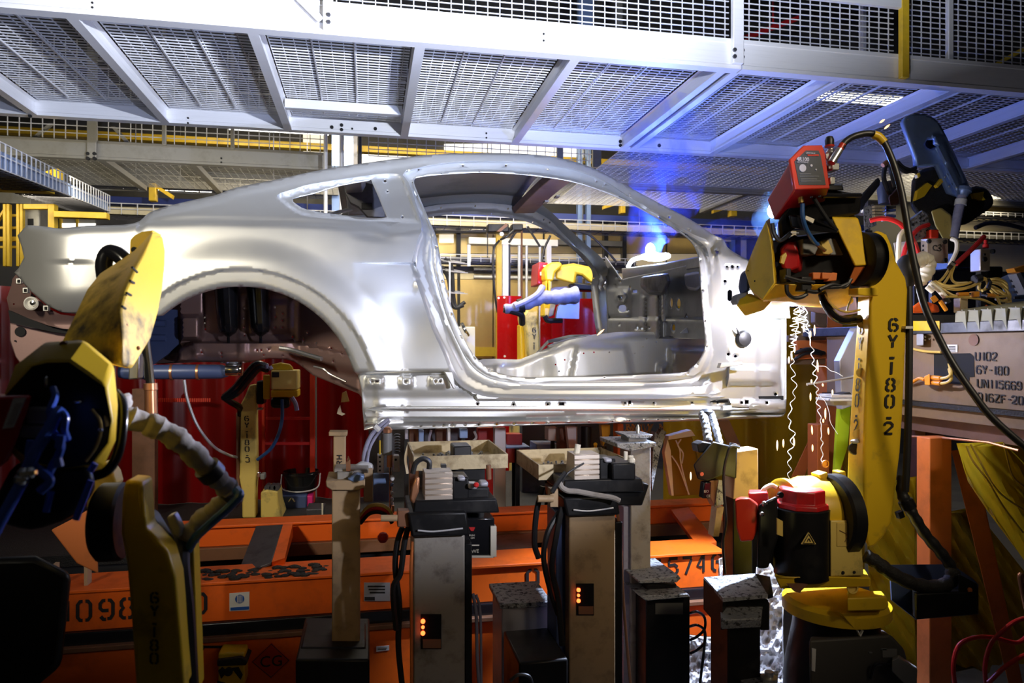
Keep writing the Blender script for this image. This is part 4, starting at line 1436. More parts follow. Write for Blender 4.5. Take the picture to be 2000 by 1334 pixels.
# posts of the far enclosure
for px0, px1, y0, y1, Y, mt, lab in ((970, 980, 455, 700, 7.2, 'yellow_rail', 'yellow square post seen through the door opening'), (982, 993, 477, 580, 7.25, 'white_paint', 'white upright next to the yellow post'),
                                     (993, 997, 477, 580, 7.3, 'black_paint', 'black strip beside the white upright'), (1011, 1017, 480, 580, 7.4, 'galvanised', 'left steel pipe of the pair at the door opening'),
                                     (1017, 1021, 445, 580, 7.45, 'brown_post', 'rusty brown rod between the two steel pipes'), (1026, 1031, 480, 580, 7.4, 'galvanised', 'right steel pipe of the pair at the door opening'),
                                     (1052, 1057, 480, 520, 7.5, 'galvanised', 'short steel pipe above the red feeder box'), (1068, 1077, 480, 520, 7.6, 'white_paint', 'pale upright above the yellow robot arm')):
    m = MB()
    if mt in ('galvanised', 'brown_post'):
        px = (px0 + px1) / 2
        p = W(px, y0, Y)
        m.cyl(p, (p.x, p.y, 0), (px1 - px0) / 2 * S(px, Y), seg=12)
    else:
        to_floor(m, px0, px1, y0, Y, 0.06)
    tag(m.done('enclosure_post', mt), lab, 'post')
t = thing('hanging_clutter', 'dark manifold block with drooping hoses hung over the yellow post', 'manifold', W(1000, 455, 7.1))
m = MB()
m.rect(953, 437, 994, 453, 7.1, 0.12)
m.rect(1000, 437, 1022, 450, 7.1, 0.12)
m.done('block', 'black_paint', t, bevel=0.01)
MB().prism([(970, 452), (978, 452), (992, 441), (988, 436)], 7.05, 0.04).done('bracket', 'brown_post', t)
for pts in ([(1003, 450, 7.1), (990, 462, 7.05), (978, 468, 7.1)], [(975, 470, 7.15), (965, 485, 7.1), (963, 520, 7.1), (966, 570, 7.12), (972, 610, 7.15)], [(1030, 442, 7.1), (1055, 482, 7.1)], [(1075, 460, 7.1), (1062, 490, 7.1), (1056, 530, 7.1)],
            [(1116, 450, 7.0), (1150, 458, 7.0), (1185, 490, 7.0), (1204, 512, 7.0)], [(1006, 455, 7.1), (994, 474, 7.1)]):
    MB().ptube(pts, 0.012).done('hose', 'black_rubber', t)
MB().disc(980, 457, 7.02, 4, 0.01).done('tag', 'white_label', t)
# small tray stack hanging at the left of the door opening
t = thing('tray_rack', 'wire basket rack with loose black cable beside the door pillar', 'rack', W(890, 600, 7.6))
for py in (512, 530, 572):
    m = MB()
    a = W(876, py, 7.4)
    wires(m, a, (1, 0.5, 0.0), (-0.6, 1, 0.25), 0.24, 0.2, 0.05, 0.05, 0.004)
    m.done('basket', 'galvanised', t)
m = MB()
to_floor(m, 877, 880, 512, 7.38, 0.02)
m.done('upright', 'galvanised', t)
MB().rect(913, 478, 919, 520, 7.5, 0.02).done('upright', 'galvanised', t)
m = MB()
m.ptube([(868, 505, 7.5), (880, 515, 7.5), (884, 540, 7.5), (886, 580, 7.5), (892, 600, 7.5), (908, 590, 7.5)], 0.02)
m.ptube([(862, 520, 7.5), (876, 545, 7.5), (882, 590, 7.5), (890, 601, 7.5), (905, 596, 7.5)], 0.022)
m.done('cable', 'black_rubber', t)
t = thing('white_cabinet', 'white cabinet standing behind the lower door pillar', 'cabinet', W(915, 700, 7.3))
m = MB()
to_floor(m, 884, 928, 638, 7.3, 0.3)
m.done('housing', 'white_paint', t, bevel=0.006)
MB().ptube([(902, 632, 7.25), (908, 645, 7.2), (914, 655, 7.25)], 0.018).done('pipe_elbow', 'chrome', t)
tag(MB().rect(928, 678, 968, 696, 8.96, 0.04).done('grille_panel', 'yellow_rail'), 'yellow mesh panel low beside the red curtain', 'panel')

# right hand far wall: big gold sheet behind the cables
gr = thing('enclosure_wall', 'large gold metal sheet wall at the far right under the walkway', 'wall panels', W(1950, 600, 7.2))
gr['kind'] = 'structure'
MB().rect(1872, 250, 2120, 412, 7.2, 0.04).done('cladding_sheet', 'gold_sheet', gr)
m = MB()
m.rect(1868, 425, 2120, 452, 7.2, 0.04)
m.rect(1868, 470, 2120, 478, 7.2, 0.04)
m.done('cladding_sheet', 'cream_panel', gr)
MB().rect(1840, 478, 2120, 530, 7.2, 0.04).done('cladding_sheet', 'cream_panel', gr)
MB().rect(1700, 250, 2150, 640, 7.3, 0.04).done('backing_sheet', 'hall_steel', gr)
# low things seen in the gap between A pillar and robot
for px0, px1, y0, y1, Y, mt, lab in ((1394, 1428, 456, 472, 8.4, 'cream_panel', 'pale panel above the hinge pillar'), (1378, 1420, 474, 520, 8.6, 'gold_sheet', 'gold panel behind the hinge pillar'), (1428, 1436, 462, 510, 8.2, 'blue_guard', 'blue post behind the hinge pillar'),
                                     (1450, 1458, 455, 510, 8.1, 'galvanised', 'pale post left of the robot plate')):
    tag(MB().rect(px0, y0, px1, y1, 10.35, 0.05).done('wall_fitting', mt), lab, 'panel')

# ================================================================== left foreground robot
lr = thing('welding_robot', 'yellow robot raising its forearm in front of the car tail, grey hose sleeve behind', 'robot', Vector((W(310, 1334, 1.7).x, 1.75, 0)))
rim = [(8, 772), (62, 714), (90, 707), (135, 706), (206, 755), (219, 822), (212, 866), (178, 908), (120, 918), (60, 902), (10, 860)]
out = [(20, 748), (30, 714), (86, 668), (165, 664), (222, 712), (230, 790), (226, 860), (200, 915), (130, 934), (50, 915), (6, 866)]
bak = [(60, 740), (75, 712), (110, 680), (165, 672), (215, 716), (224, 790), (222, 850), (200, 895), (140, 910), (80, 895), (50, 850)]
MB().pskin([[(x, y, 1.42) for x, y in rim], [(x, y, 1.47) for x, y in out], [(x, y, 1.80) for x, y in bak]]).done('elbow_housing', 'yellow_clean', lr, bevel=0.008)
m = MB()
cx, cy = 120, 815
m.pskin([[(cx + (x - cx) * 0.985, cy + (y - cy) * 0.985, 1.412) for x, y in rim], [(cx + (x - cx) * 0.98, cy + (y - cy) * 0.98, 1.43) for x, y in rim]])
m.done('housing_opening', 'black_paint', lr)
m = MB()
for px, py in ((123, 673),):
    m.disc(px, py, 1.462, 7, 0.02, 14)
m.done('plug_hole', 'brown_post', lr)
secs = [[(116, 670, 1.74), (240, 716, 1.60), (258, 722, 1.68), (180, 705, 1.95)],
        [(132, 640, 1.78), (238, 650, 1.62), (297, 660, 1.80), (200, 650, 2.00)],
        [(150, 603, 1.82), (233, 606, 1.66), (311, 610, 1.86), (215, 605, 2.05)],
        [(168, 565, 1.86), (242, 568, 1.72), (321, 560, 1.92), (230, 560, 2.10)],
        [(190, 538, 1.92), (259, 528, 1.80), (325, 515, 1.98), (250, 520, 2.14)],
        [(236, 508, 1.98), (276, 498, 1.88), (325, 490, 2.03), (275, 495, 2.17)],
        [(262, 490, 2.00), (290, 470, 1.95), (320, 470, 2.06), (290, 470, 2.17)],
        [(285, 468, 2.02), (299, 450, 2.00), (309, 455, 2.06), (296, 455, 2.14)]]
m = MB().pskin(secs)
m.done('forearm', 'yellow_grimy', lr, bevel=0.012, seg=3)
MB().prism([(253, 468), (262, 459), (276, 452), (300, 449), (282, 486), (268, 500), (258, 506), (252, 500)], 2.02, 0.08).done('wrist_lug', 'yellow', lr, bevel=0.008)
MB().disc(262, 488, 2.015, 6, 0.01).done('lug_hole', 'hole', lr)
for px, py, Y in ((246, 636, 1.665), (270, 680, 1.70)):
    MB().ball(W(px, py, Y), 0.005, 8).done('set_screw', 'copper', lr)
for px0, py0, px1, py1, Y in ((258, 522, 268, 532, 1.79), (254, 548, 262, 553, 1.76), (247, 572, 256, 577, 1.715), (238, 598, 245, 603, 1.665)):
    MB().tube([W(px0, py0, Y - 0.012), W(px1, py1, Y + 0.012)], 0.0028, 6).done('edge_slot', 'hole', lr)
MB().ptube([(206, 548, 2.06), (203, 515, 2.06), (212, 494, 2.06), (228, 496, 2.05), (246, 512, 2.04), (252, 530, 2.04)], 0.021, 12).done('wrist_hose', 'black_gloss', lr)
# torch hanging behind the forearm
m = MB()
m.tube([W(285, 640, 2.3), W(289, 742, 2.3)], 0.010, 10)
m.tube([W(285, 668, 2.3), W(294, 750, 2.3)], 0.012, 10)
m.done('torch_neck', 'chrome', lr)
MB().lathe(W(294, 748, 2.3), (0.02, 0, -1), [(0.001, 0), (0.019, 0.001), (0.020, 0.02), (0.017, 0.022), (0.018, 0.09), (0.015, 0.092), (0.001, 0.093)], 14).done('torch_body', 'copper', lr)
MB().prism([(252, 700), (272, 690), (270, 740), (250, 742)], 2.32, 0.05).done('torch_bracket', 'steel_clean', lr, bevel=0.004)
# upper arm
ua = [(242, 942), (250, 938), (278, 940), (285, 1032), (300, 1046), (328, 1078), (343, 1130), (353, 1245), (361, 1350), (265, 1350), (255, 1204), (246, 1100), (235, 1040), (237, 980)]
MB().prism(ua, 1.62, 0.075).done('upper_arm', 'yellow', lr, bevel=0.012, seg=3)
base = W(320, 1334, 1.7)
MB().box((W(262, 1350, 1.64).x, 1.63, 0.0), (W(360, 1350, 1.64).x, 1.695, W(300, 1348, 1.62).z)).done('pedestal', 'yellow', lr, bevel=0.01)
m = MB()
c = W(189, 1020, 1.74)
m.lathe(c, (1, 0, 0), [(0.001, 0), (0.074, 0.002), (0.086, 0.012), (0.086, 0.052), (0.08, 0.058), (0.001, 0.059)], 28)
m.done('joint_motor', 'black_paint', lr)
MB().prism([(170, 930), (205, 900), (222, 925), (228, 948), (195, 960), (180, 1010), (168, 1000)], 1.95, 0.06).done('counter_link', 'yellow_worn', lr, bevel=0.006)
stencil(lr, '6Y-180', 296, 1176, 1.62, (13.5, 0.5), (0.1, -12.5), vertical=True, vadv=2.05, off=0.003)
MB().prism([(362, 1060), (378, 1060), (388, 1350), (374, 1350)], 1.75, 0.06).done('side_link', 'yellow', lr, bevel=0.004)
MB().ptube([(358, 1040, 1.78), (352, 1100, 1.72), (362, 1200, 1.70), (370, 1350, 1.70)], 0.020, 10).done('arm_hose', 'black_rubber', lr)
MB().prism([(288, 1000), (300, 1010), (330, 1060), (330, 1075), (318, 1072), (292, 1040)], 1.70, 0.05).done('joint_cover', 'black_paint', lr, bevel=0.01)
# black pipe and hose dress pack
MB().ptube([(226, 768, 1.55), (238, 785, 1.52), (240, 825, 1.50), (232, 880, 1.49), (214, 915, 1.49), (190, 928, 1.5), (168, 930, 1.5)], 0.0095, 12).done('guide_pipe', 'black_gloss', lr)
pk = [(228, 775, 1.62), (244, 812, 1.62), (290, 828, 1.64), (335, 850, 1.66), (372, 880, 1.69), (408, 918, 1.72), (440, 950, 1.75), (452, 965, 1.76), (436, 985, 1.76), (405, 1008, 1.76), (374, 1040, 1.76), (358, 1062, 1.76)]
P = spline([W(*p) for p in pk], 7)
rr = [0.024 + 0.0025 * math.sin(k * 0.9) + 0.0015 * math.sin(k * 2.3) for k in range(len(P))]
MB().tube(P, rr, 14).done('hose_sleeve', 'hose_sleeve', lr)
for i0 in (34, 50):
    MB().tube(P[i0:i0 + 4], 0.0295, 14).done('hose_strap', 'black_rubber', lr)
MB().ptube([(462, 958, 1.72), (468, 968, 1.70), (448, 990, 1.70), (412, 1022, 1.70), (384, 1048, 1.72), (366, 1075, 1.74)], 0.010, 10).done('outer_hose', 'blue_hose', lr)
MB().prism([(325, 1010), (340, 1003), (354, 1030), (352, 1050), (340, 1050), (330, 1030)], 1.72, 0.03).done('strap_plate', 'grey_sheet', lr, bevel=0.004)
# feeder at the left edge
MB().pskin([[(-40, 775, 1.36), (62, 772, 1.36), (50, 810, 1.36), (28, 872, 1.36), (10, 905, 1.36), (-40, 940, 1.36)], [(-40, 770, 1.6), (70, 768, 1.6), (58, 808, 1.6), (36, 870, 1.6), (16, 900, 1.6), (-40, 930, 1.6)]]).done('wire_feeder', 'red_paint', lr, bevel=0.006)
wf = [o for o in bpy.data.objects if o.name.startswith('wire_feeder')][0]
MB().prism([(4, 838), (26, 778), (50, 777), (26, 835)], 1.357, 0.004).done('feeder_label', 'white_label', wf)
MB().prism([(13, 830), (30, 787), (42, 787), (24, 829)], 1.355, 0.003).done('label_print', 'panel_print', wf)
# valves and hoses in the housing
m = MB()
m.rect(48, 795, 108, 830, 1.40, 0.06)
m.rect(34, 830, 90, 856, 1.40, 0.06)
m.done('valve_block', 'grey_plastic', lr, bevel=0.006)
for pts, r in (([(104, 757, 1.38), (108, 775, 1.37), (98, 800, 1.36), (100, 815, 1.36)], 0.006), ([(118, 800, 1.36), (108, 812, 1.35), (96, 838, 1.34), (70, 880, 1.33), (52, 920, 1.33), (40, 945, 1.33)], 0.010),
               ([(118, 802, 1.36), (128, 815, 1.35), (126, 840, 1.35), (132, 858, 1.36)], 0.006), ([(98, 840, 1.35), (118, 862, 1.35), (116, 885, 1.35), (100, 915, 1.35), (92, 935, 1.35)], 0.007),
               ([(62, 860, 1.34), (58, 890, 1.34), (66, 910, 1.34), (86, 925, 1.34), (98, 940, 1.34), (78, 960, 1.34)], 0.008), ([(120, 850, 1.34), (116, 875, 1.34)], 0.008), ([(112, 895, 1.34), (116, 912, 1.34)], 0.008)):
    MB().ptube(pts, r, 8).done('air_line', 'arc_lit_blue', lr)
MB().ptube([(180, 800, 1.405), (194, 820, 1.40), (196, 845, 1.40), (186, 875, 1.40), (168, 900, 1.41)], 0.003, 8).done('retaining_wire', 'brass', lr)
m = MB()
m.ball(W(196, 840, 1.40), 0.005, 8)
m.ball(W(91, 745, 1.40), 0.007, 8, 0.6, 0.6, 1.4)
m.ball(W(150, 785, 1.405), 0.006, 8, 1.3, 0.5, 0.5)
m.done('screw_head', 'chrome', lr)
MB().pskin([[(30, 900, 1.42), (178, 905, 1.42), (188, 960, 1.42), (140, 1010, 1.42), (60, 1040, 1.42), (-30, 1010, 1.42)], [(30, 900, 1.75), (178, 905, 1.75), (190, 950, 1.75), (150, 1010, 1.75), (70, 1030, 1.75), (-20, 1010, 1.75)]]).done('arm_motor', 'black_paint', lr, bevel=0.02)
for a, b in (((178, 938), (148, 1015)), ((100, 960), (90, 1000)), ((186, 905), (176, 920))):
    MB().tube([W(a[0], a[1], 1.40), W(b[0], b[1], 1.40)], 0.006, 6).done('motor_rib', 'arc_lit_blue', lr)
MB().tube([W(46, 935, 1.33), W(-30, 1075, 1.30)], 0.0095, 12).done('damper_rod', 'arc_lit_blue', lr)
for px, py, r in ((48, 924, 0.012), (60, 922, 0.011), (42, 935, 0.012)):
    MB().ball(W(px, py, 1.325), r, 10).done('rod_joint', 'chrome', lr)

# dark machine mass under the left robot
m = MB()
m.pskin([[(-60, 1090, 2.2), (70, 1085, 2.2), (140, 1120, 2.2), (120, 1300, 2.2), (60, 1350, 2.2), (-60, 1350, 2.2)], [(-60, 1090, 2.6), (70, 1085, 2.6), (140, 1120, 2.6), (120, 1300, 2.6), (60, 1350, 2.6), (-60, 1350, 2.6)]])
lo = m.done('clamp_unit', 'black_paint', bevel=0.02)
tag(lo, 'dark unlit clamp unit in the lower left corner', 'clamp')

# ================================================================== right foreground robot
YA = 2.50
rr_ = thing('welding_robot', 'big yellow welding robot stencilled 6Y-180-2 with a red wire feeder on top', 'robot', Vector((W(1640, 1334, 2.6).x, 2.7, 0)))
# upper arm: front outline and narrower rear outline
fr = [(1700, 470), (1706, 452), (1716, 450), (1732, 458), (1741, 478), (1750, 510), (1769, 543), (1773, 566), (1771, 620), (1768, 696), (1763, 808), (1758, 884), (1747, 969), (1741, 1020), (1728, 1046), (1708, 1068), (1696, 1072), (1690, 1040), (1688, 880), (1692, 760), (1699, 640), (1701, 560)]
bk = [(1688, 480), (1692, 462), (1710, 455), (1722, 462), (1732, 480), (1740, 512), (1755, 545), (1760, 570), (1758, 620), (1755, 696), (1750, 808), (1745, 884), (1738, 960), (1732, 1010), (1720, 1030), (1700, 1050), (1680, 1040), (1652, 960), (1655, 880), (1663, 760), (1672, 640), (1674, 585)]
m = MB()
m.pskin([[(x, y, YA) for x, y in fr], [(x, y, YA + 0.10) for x, y in bk]])
ua_o = m.done('upper_arm', 'yellow', rr_, bevel=0.016, seg=3)
stencil(rr_, '6Y-180-2', 1736, 646, YA, (15.5, 0.3), (0.75, -15.0), vertical=True, vadv=2.16, off=0.0025, th=0.3)


def side_pt(px, py):
    """point on the left flank of the upper arm"""
    xl = np.interp(py, [585, 640, 760, 880, 960], [1674, 1672, 1663, 1655, 1652])
    xr = np.interp(py, [560, 640, 760, 880, 1040], [1701, 1699, 1692, 1688, 1690])
    t = (px - xl) / (xr - xl)
    return W(px, py, YA + 0.10 * (1 - t) - 0.004)


m = MB()
stroke_mesh(m, '6Y-180-2', lambda u, v: side_pt(1677 - (v * -0.0) + u * 6.5 + v * 0.75, 652 - v * 15.0), vertical=True, vadv=2.05, th=0.3, depth=Vector((-0.001, -0.001, 0)))
m.done('stencil_lettering', 'stencil_black', rr_)
for px, py in ((1684, 632), (1682, 728), (1675, 848)):
    m = MB()
    c = side_pt(px, py)
    n = Vector((-0.7, -0.7, 0)).normalized()
    m.cyl(c + n * 0.001, c - n * 0.006, 0.019, seg=16)
    m.done('arm_recess', 'yellow_worn', rr_)
MB().lathe(W(1669, 877, 2.55), (-0.75, -0.65, 0), [(0.001, -0.05), (0.026, -0.05), (0.026, -0.01), (0.024, 0.0), (0.001, 0.0)], 16).done('rubber_stop', 'black_rubber', rr_, bevel=0.004)
MB().ball(W(1672, 862, 2.55), 0.02, 10, 1.2, 1, 0.5).done('weld_dust', 'grey_sheet', rr_)
# elbow disc
MB().lathe((1.89, 2.5, 2.10), (1, 0, 0), [(0.001, 0), (0.088, 0.0), (0.106, 0.006), (0.106, 0.06), (0.098, 0.066), (0.001, 0.067)], 40).done('elbow_disc', 'black_paint', rr_)
MB().prism([(1676, 562), (1716, 562), (1716, 578), (1690, 578), (1676, 576)], 2.47, 0.06).done('stop_block', 'yellow_clean', rr_, bevel=0.004)
# forearm body
MB().pskin([[(1505, 470, 2.62), (1638, 452, 2.50), (1692, 520, 2.50), (1650, 556, 2.52), (1514, 556, 2.60)], [(1505, 466, 2.86), (1630, 452, 2.82), (1672, 520, 2.82), (1640, 560, 2.84), (1514, 560, 2.86)]]).done('forearm_core', 'black_paint', rr_, bevel=0.006)
m = MB()
m.pskin([[(1497, 430, 2.56), (1506, 476, 2.50), (1514, 553, 2.50), (1489, 586, 2.54), (1466, 566, 2.66), (1455, 530, 2.70), (1466, 500, 2.68), (1484, 456, 2.62)],
         [(1503, 425, 2.64), (1510, 470, 2.58), (1518, 552, 2.58), (1500, 590, 2.66), (1474, 580, 2.84), (1459, 532, 2.88), (1470, 498, 2.86), (1490, 450, 2.76)]])
m.done('forearm_cheek', 'yellow_clean', rr_, bevel=0.005)
for px, py, Y in ((1474, 511, 2.655), (1462, 529, 2.685), (1475, 549, 2.63)):
    MB().ball(W(px, py, Y), 0.005, 8).done('cheek_screw', 'hole', rr_)
m = MB()
m.pskin([[(1489, 586, 2.55), (1514, 554, 2.52), (1660, 556, 2.52), (1668, 590, 2.60), (1640, 596, 2.70), (1508, 588, 2.72)],
         [(1489, 592, 2.75), (1514, 570, 2.80), (1655, 566, 2.80), (1660, 596, 2.84), (1640, 602, 2.86), (1508, 596, 2.86)]])
m.done('forearm_underside', 'yellow_clean', rr_, bevel=0.005)
m = MB()
m.pskin([[(1440, 598, 2.76), (1437, 590, 2.78), (1444, 578, 2.78), (1466, 572, 2.72), (1490, 586, 2.62), (1508, 588, 2.66), (1492, 606, 2.72), (1455, 618, 2.76)],
         [(1443, 600, 2.86), (1440, 592, 2.88), (1446, 582, 2.88), (1468, 578, 2.86), (1490, 590, 2.84), (1506, 592, 2.84), (1490, 606, 2.85), (1456, 615, 2.87)]])
m.done('wrist_nose', 'yellow_clean', rr_, bevel=0.006)
MB().prism([(1438, 588), (1442, 576), (1452, 572), (1463, 570), (1462, 576), (1446, 584), (1441, 596)], 2.74, 0.05).done('nose_pad', 'grey_plastic', rr_, bevel=0.004)
MB().pskin([[(1442, 560, 2.80), (1446, 535, 2.80), (1457, 526, 2.76), (1458, 545, 2.74), (1464, 568, 2.74), (1446, 578, 2.78)], [(1442, 560, 2.92), (1446, 535, 2.92), (1460, 526, 2.92), (1466, 545, 2.92), (1470, 568, 2.92), (1446, 578, 2.92)]]).done('wrist_boot', 'blue_box', rr_, bevel=0.01)
MB().pskin([[(1624, 424, 2.48), (1676, 426, 2.48), (1682, 446, 2.47), (1694, 518, 2.44), (1670, 520, 2.44), (1640, 458, 2.46)], [(1620, 418, 2.62), (1668, 420, 2.62), (1676, 446, 2.62), (1684, 516, 2.62), (1664, 518, 2.62), (1636, 455, 2.62)]]).done('forearm_cover', 'yellow_clean', rr_, bevel=0.006)
MB().pskin([[(1670, 520, 2.45), (1694, 519, 2.45), (1668, 552, 2.50), (1652, 560, 2.5)], [(1666, 522, 2.62), (1686, 520, 2.62), (1664, 554, 2.62), (1650, 562, 2.62)]]).done('cover_skirt', 'orange_post', rr_, bevel=0.004)
# red motor and plugs inside
m = MB()
m.pskin([[(1526, 488, 2.54), (1536, 476, 2.53), (1552, 472, 2.52), (1560, 500, 2.51), (1560, 522, 2.52), (1540, 530, 2.53), (1530, 524, 2.54)],
         [(1523, 484, 2.60), (1552, 456, 2.60), (1567, 470, 2.60), (1570, 500, 2.60), (1569, 534, 2.60), (1556, 535, 2.60), (1524, 522, 2.60)]])
m.done('wrist_motor', 'red_paint', rr_, bevel=0.008, seg=3)
MB().prism([(1525, 513), (1527, 500), (1535, 493), (1537, 499), (1531, 516)], 2.525, 0.01).done('motor_label', 'yellow_cable', rr_)
for q in ([(1568, 466), (1590, 466), (1598, 485), (1592, 498), (1569, 497)], [(1614, 465), (1632, 466), (1648, 498), (1622, 498)]):
    MB().prism(q, 2.50, 0.06).done('connector_block', 'grey_plastic', rr_, bevel=0.004)
MB().prism([(1604, 470), (1618, 468), (1628, 492), (1620, 497), (1608, 496)], 2.485, 0.05).done('cable_label', 'yellow_cable', rr_, bevel=0.003)
MB().tube([W(1597, 478, 2.46), W(1612, 490, 2.46)], 0.007, 10).done('hose_fitting', 'brass', rr_)
MB().ptube([(1567, 398, 2.42), (1568, 425, 2.42), (1576, 450, 2.43), (1590, 472, 2.45), (1597, 478, 2.46)], 0.0085, 10).done('air_hose', 'blue_hose', rr_)
MB().tube([W(1562, 372, 2.42), W(1565, 396, 2.42)], 0.010, 10).done('hose_fitting', 'brass', rr_)
for px, py, r in ((1561, 376, 0.011), (1584, 382, 0.010), (1595, 377, 0.011), (1600, 382, 0.008)):
    MB().ball(W(px, py, 2.42), r, 10).done('gas_coupling', 'chrome', rr_)
MB().ptube([(1590, 388, 2.42), (1605, 412, 2.42), (1620, 434, 2.42), (1634, 450, 2.43)], 0.008, 10).done('sensor_cable', 'black_rubber', rr_)
MB().pskin([[(1540, 420, 2.46), (1575, 422, 2.44), (1600, 432, 2.42), (1636, 448, 2.42), (1636, 456, 2.42), (1590, 452, 2.43), (1545, 444, 2.46)], [(1540, 415, 2.6), (1575, 416, 2.6), (1600, 426, 2.6), (1640, 440, 2.6), (1640, 452, 2.6), (1590, 450, 2.6), (1545, 444, 2.6)]]).done('cable_guide', 'black_gloss', rr_, bevel=0.006)
MB().prism([(1574, 421), (1591, 428), (1588, 436), (1573, 428)], 2.425, 0.01).done('guide_sleeve', 'white_hose', rr_)
MB().pskin([[(1520, 432, 2.52), (1560, 372, 2.44), (1602, 366, 2.44), (1682, 380, 2.48), (1680, 418, 2.50), (1625, 428, 2.50), (1560, 440, 2.5), (1524, 470, 2.55)], [(1516, 440, 2.8), (1556, 378, 2.8), (1602, 372, 2.8), (1672, 384, 2.8), (1672, 420, 2.8), (1625, 428, 2.8), (1560, 440, 2.8), (1516, 466, 2.8)]]).done('forearm_top', 'black_paint', rr_, bevel=0.012)
MB().tube([W(1606, 382, 2.43), W(1680, 382, 2.46)], 0.010, 10).done('top_roller', 'black_gloss', rr_)
# wire feeder
fp = [(1545, 312), (1571, 286), (1605, 285), (1611, 301), (1620, 366), (1554, 368)]
m = MB()
m.pskin([[(x, y, 2.36) for x, y in fp], [(1498, 391, 2.62), (1540, 330, 2.62), (1590, 300, 2.62), (1600, 330, 2.62), (1600, 428, 2.62), (1512, 430, 2.56)]])
wf2 = m.done('wire_feeder', 'red_box', rr_, bevel=0.005)
MB().prism([(1543, 311), (1570, 284), (1606, 283), (1612, 300), (1621, 368), (1553, 370)], 2.352, 0.014).done('feeder_rim', 'red_frame', wf2, bevel=0.003)
MB().prism([(1552, 315), (1574, 294), (1599, 294), (1603, 304), (1613, 361), (1561, 361)], 2.350, 0.004).done('feeder_panel', 'panel_face', wf2)
text_on(wf2, '4R100', 1555, 314, 2.348, 7.5, 'panel_print', bold=0.03, roll=0.0)
text_on(wf2, 'AUTODRIVE', 1556, 318, 2.348, 3.2, 'panel_print')
text_on(wf2, 'LINCOLN', 1573, 300.5, 2.348, 3.4, 'panel_print')
MB().prism([(1577, 301.5), (1599, 301.5), (1600, 304.5), (1578, 304.5)], 2.348, 0.002).done('panel_stripe', 'red_frame', wf2)
MB().disc(1568, 328, 2.347, 7.5, 0.003).done('dial', 'panel_print', wf2)
m = MB()
m.disc(1585, 323, 2.347, 2.5, 0.003, 12)
m.disc(1594, 331, 2.347, 1.6, 0.003, 12)
m.done('panel_button', 'panel_print', wf2)
for k, (a, b, y) in enumerate(((1562, 1584, 339), (1562, 1600, 343.5), (1564, 1596, 349), (1564, 1604, 353))):
    MB().rect(a, y, b, y + 1.2, 2.348, 0.002).done('printed_line', 'grey_plastic', wf2)
# lettering on the slanted maroon side
pa, pb, pc = W(1516, 393, 2.598), W(1534, 361, 2.52), W(1513, 388, 2.60)


def feeder_side(u, v):
    o = W(1515, 396, 2.57)
    e = W(1534, 357, 2.49)
    n = W(1523, 402, 2.56)
    d = (e - o)
    w = (o - n)
    return o + d * u + w * v + Vector((-0.012, -0.012, 0))


m = MB()
m.skin([[feeder_side(*q) for q in ((-0.05, -0.9), (1.05, -0.9), (1.05, 0.05), (-0.05, 0.05))], [feeder_side(*q) + Vector((0.003, 0.003, 0)) for q in ((-0.05, -0.9), (1.05, -0.9), (1.05, 0.05), (-0.05, 0.05))]])
m.done('side_badge', 'white_label', wf2)
m = MB()
m.skin([[feeder_side(*q) + Vector((-0.001, -0.001, 0)) for q in ((-0.02, -0.8), (1.02, -0.8), (1.02, -0.05), (-0.02, -0.05))], [feeder_side(*q) for q in ((-0.02, -0.8), (1.02, -0.8), (1.02, -0.05), (-0.02, -0.05))]])
m.done('badge_field', 'black_gloss', wf2)
X_ = (feeder_side(1, -0.4) - feeder_side(0, -0.4)).normalized()
Yv = (feeder_side(0, 0) - feeder_side(0, -1))
Zv = X_.cross(Yv).normalized()
Yv = Zv.cross(X_)
text_on(wf2, 'LINCOLN', 0, 0, 1, 1, 'white_label', size=0.021, frame=(feeder_side(0.04, -0.72) + Zv * 0.003, X_, Yv))
text_on(wf2, 'ELECTRIC', 0, 0, 1, 1, 'white_label', size=0.015, frame=(feeder_side(0.06, -1.45) + Zv * 0.002, X_, Yv))
# couplings and supply cable
m = MB()
m.lathe(W(1622, 296, 2.46), (0, 0, 1), [(0.001, -0.03), (0.018, -0.03), (0.018, 0), (0.012, 0.004), (0.012, 0.012)], 14)
m.pskin([[(1612, 300, 2.45), (1630, 296, 2.45), (1636, 310, 2.45), (1632, 332, 2.45), (1618, 330, 2.45)], [(1612, 300, 2.5), (1630, 296, 2.5), (1636, 310, 2.5), (1632, 332, 2.5), (1618, 330, 2.5)]])
m.rect(1626, 318, 1640, 332, 2.44, 0.05)
m.rect(1622, 345, 1632, 360, 2.46, 0.05)
m.done('inlet_coupling', 'steel_clean', rr_, bevel=0.003)
MB().lathe(W(1620, 287, 2.46), (0, 0, 1), [(0.001, 0), (0.017, 0), (0.018, 0.006), (0.001, 0.007)], 14).done('knob_collar', 'red_frame', rr_)
MB().lathe(W(1620, 284, 2.46), (0, 0, 1), [(0.001, 0), (0.016, 0.001), (0.017, 0.02), (0.012, 0.033), (0.004, 0.036), (0.001, 0.036)], 14).done('clamp_knob', 'black_rubber', rr_)
MB().tube([W(1624, 318, 2.42), W(1640, 292, 2.42)], 0.014, 12).done('cable_gland', 'steel_clean', rr_)
MB().tube([W(1638, 296, 2.42), W(1646, 282, 2.42)], 0.0125, 12).done('gland_ring', 'red_frame', rr_)
MB().pskin([[(1618, 362, 2.44), (1645, 362, 2.44), (1648, 372, 2.44), (1616, 372, 2.44)], [(1618, 358, 2.6), (1645, 358, 2.6), (1648, 372, 2.6), (1616, 372, 2.6)]]).done('feeder_mount', 'black_paint', rr_, bevel=0.004)
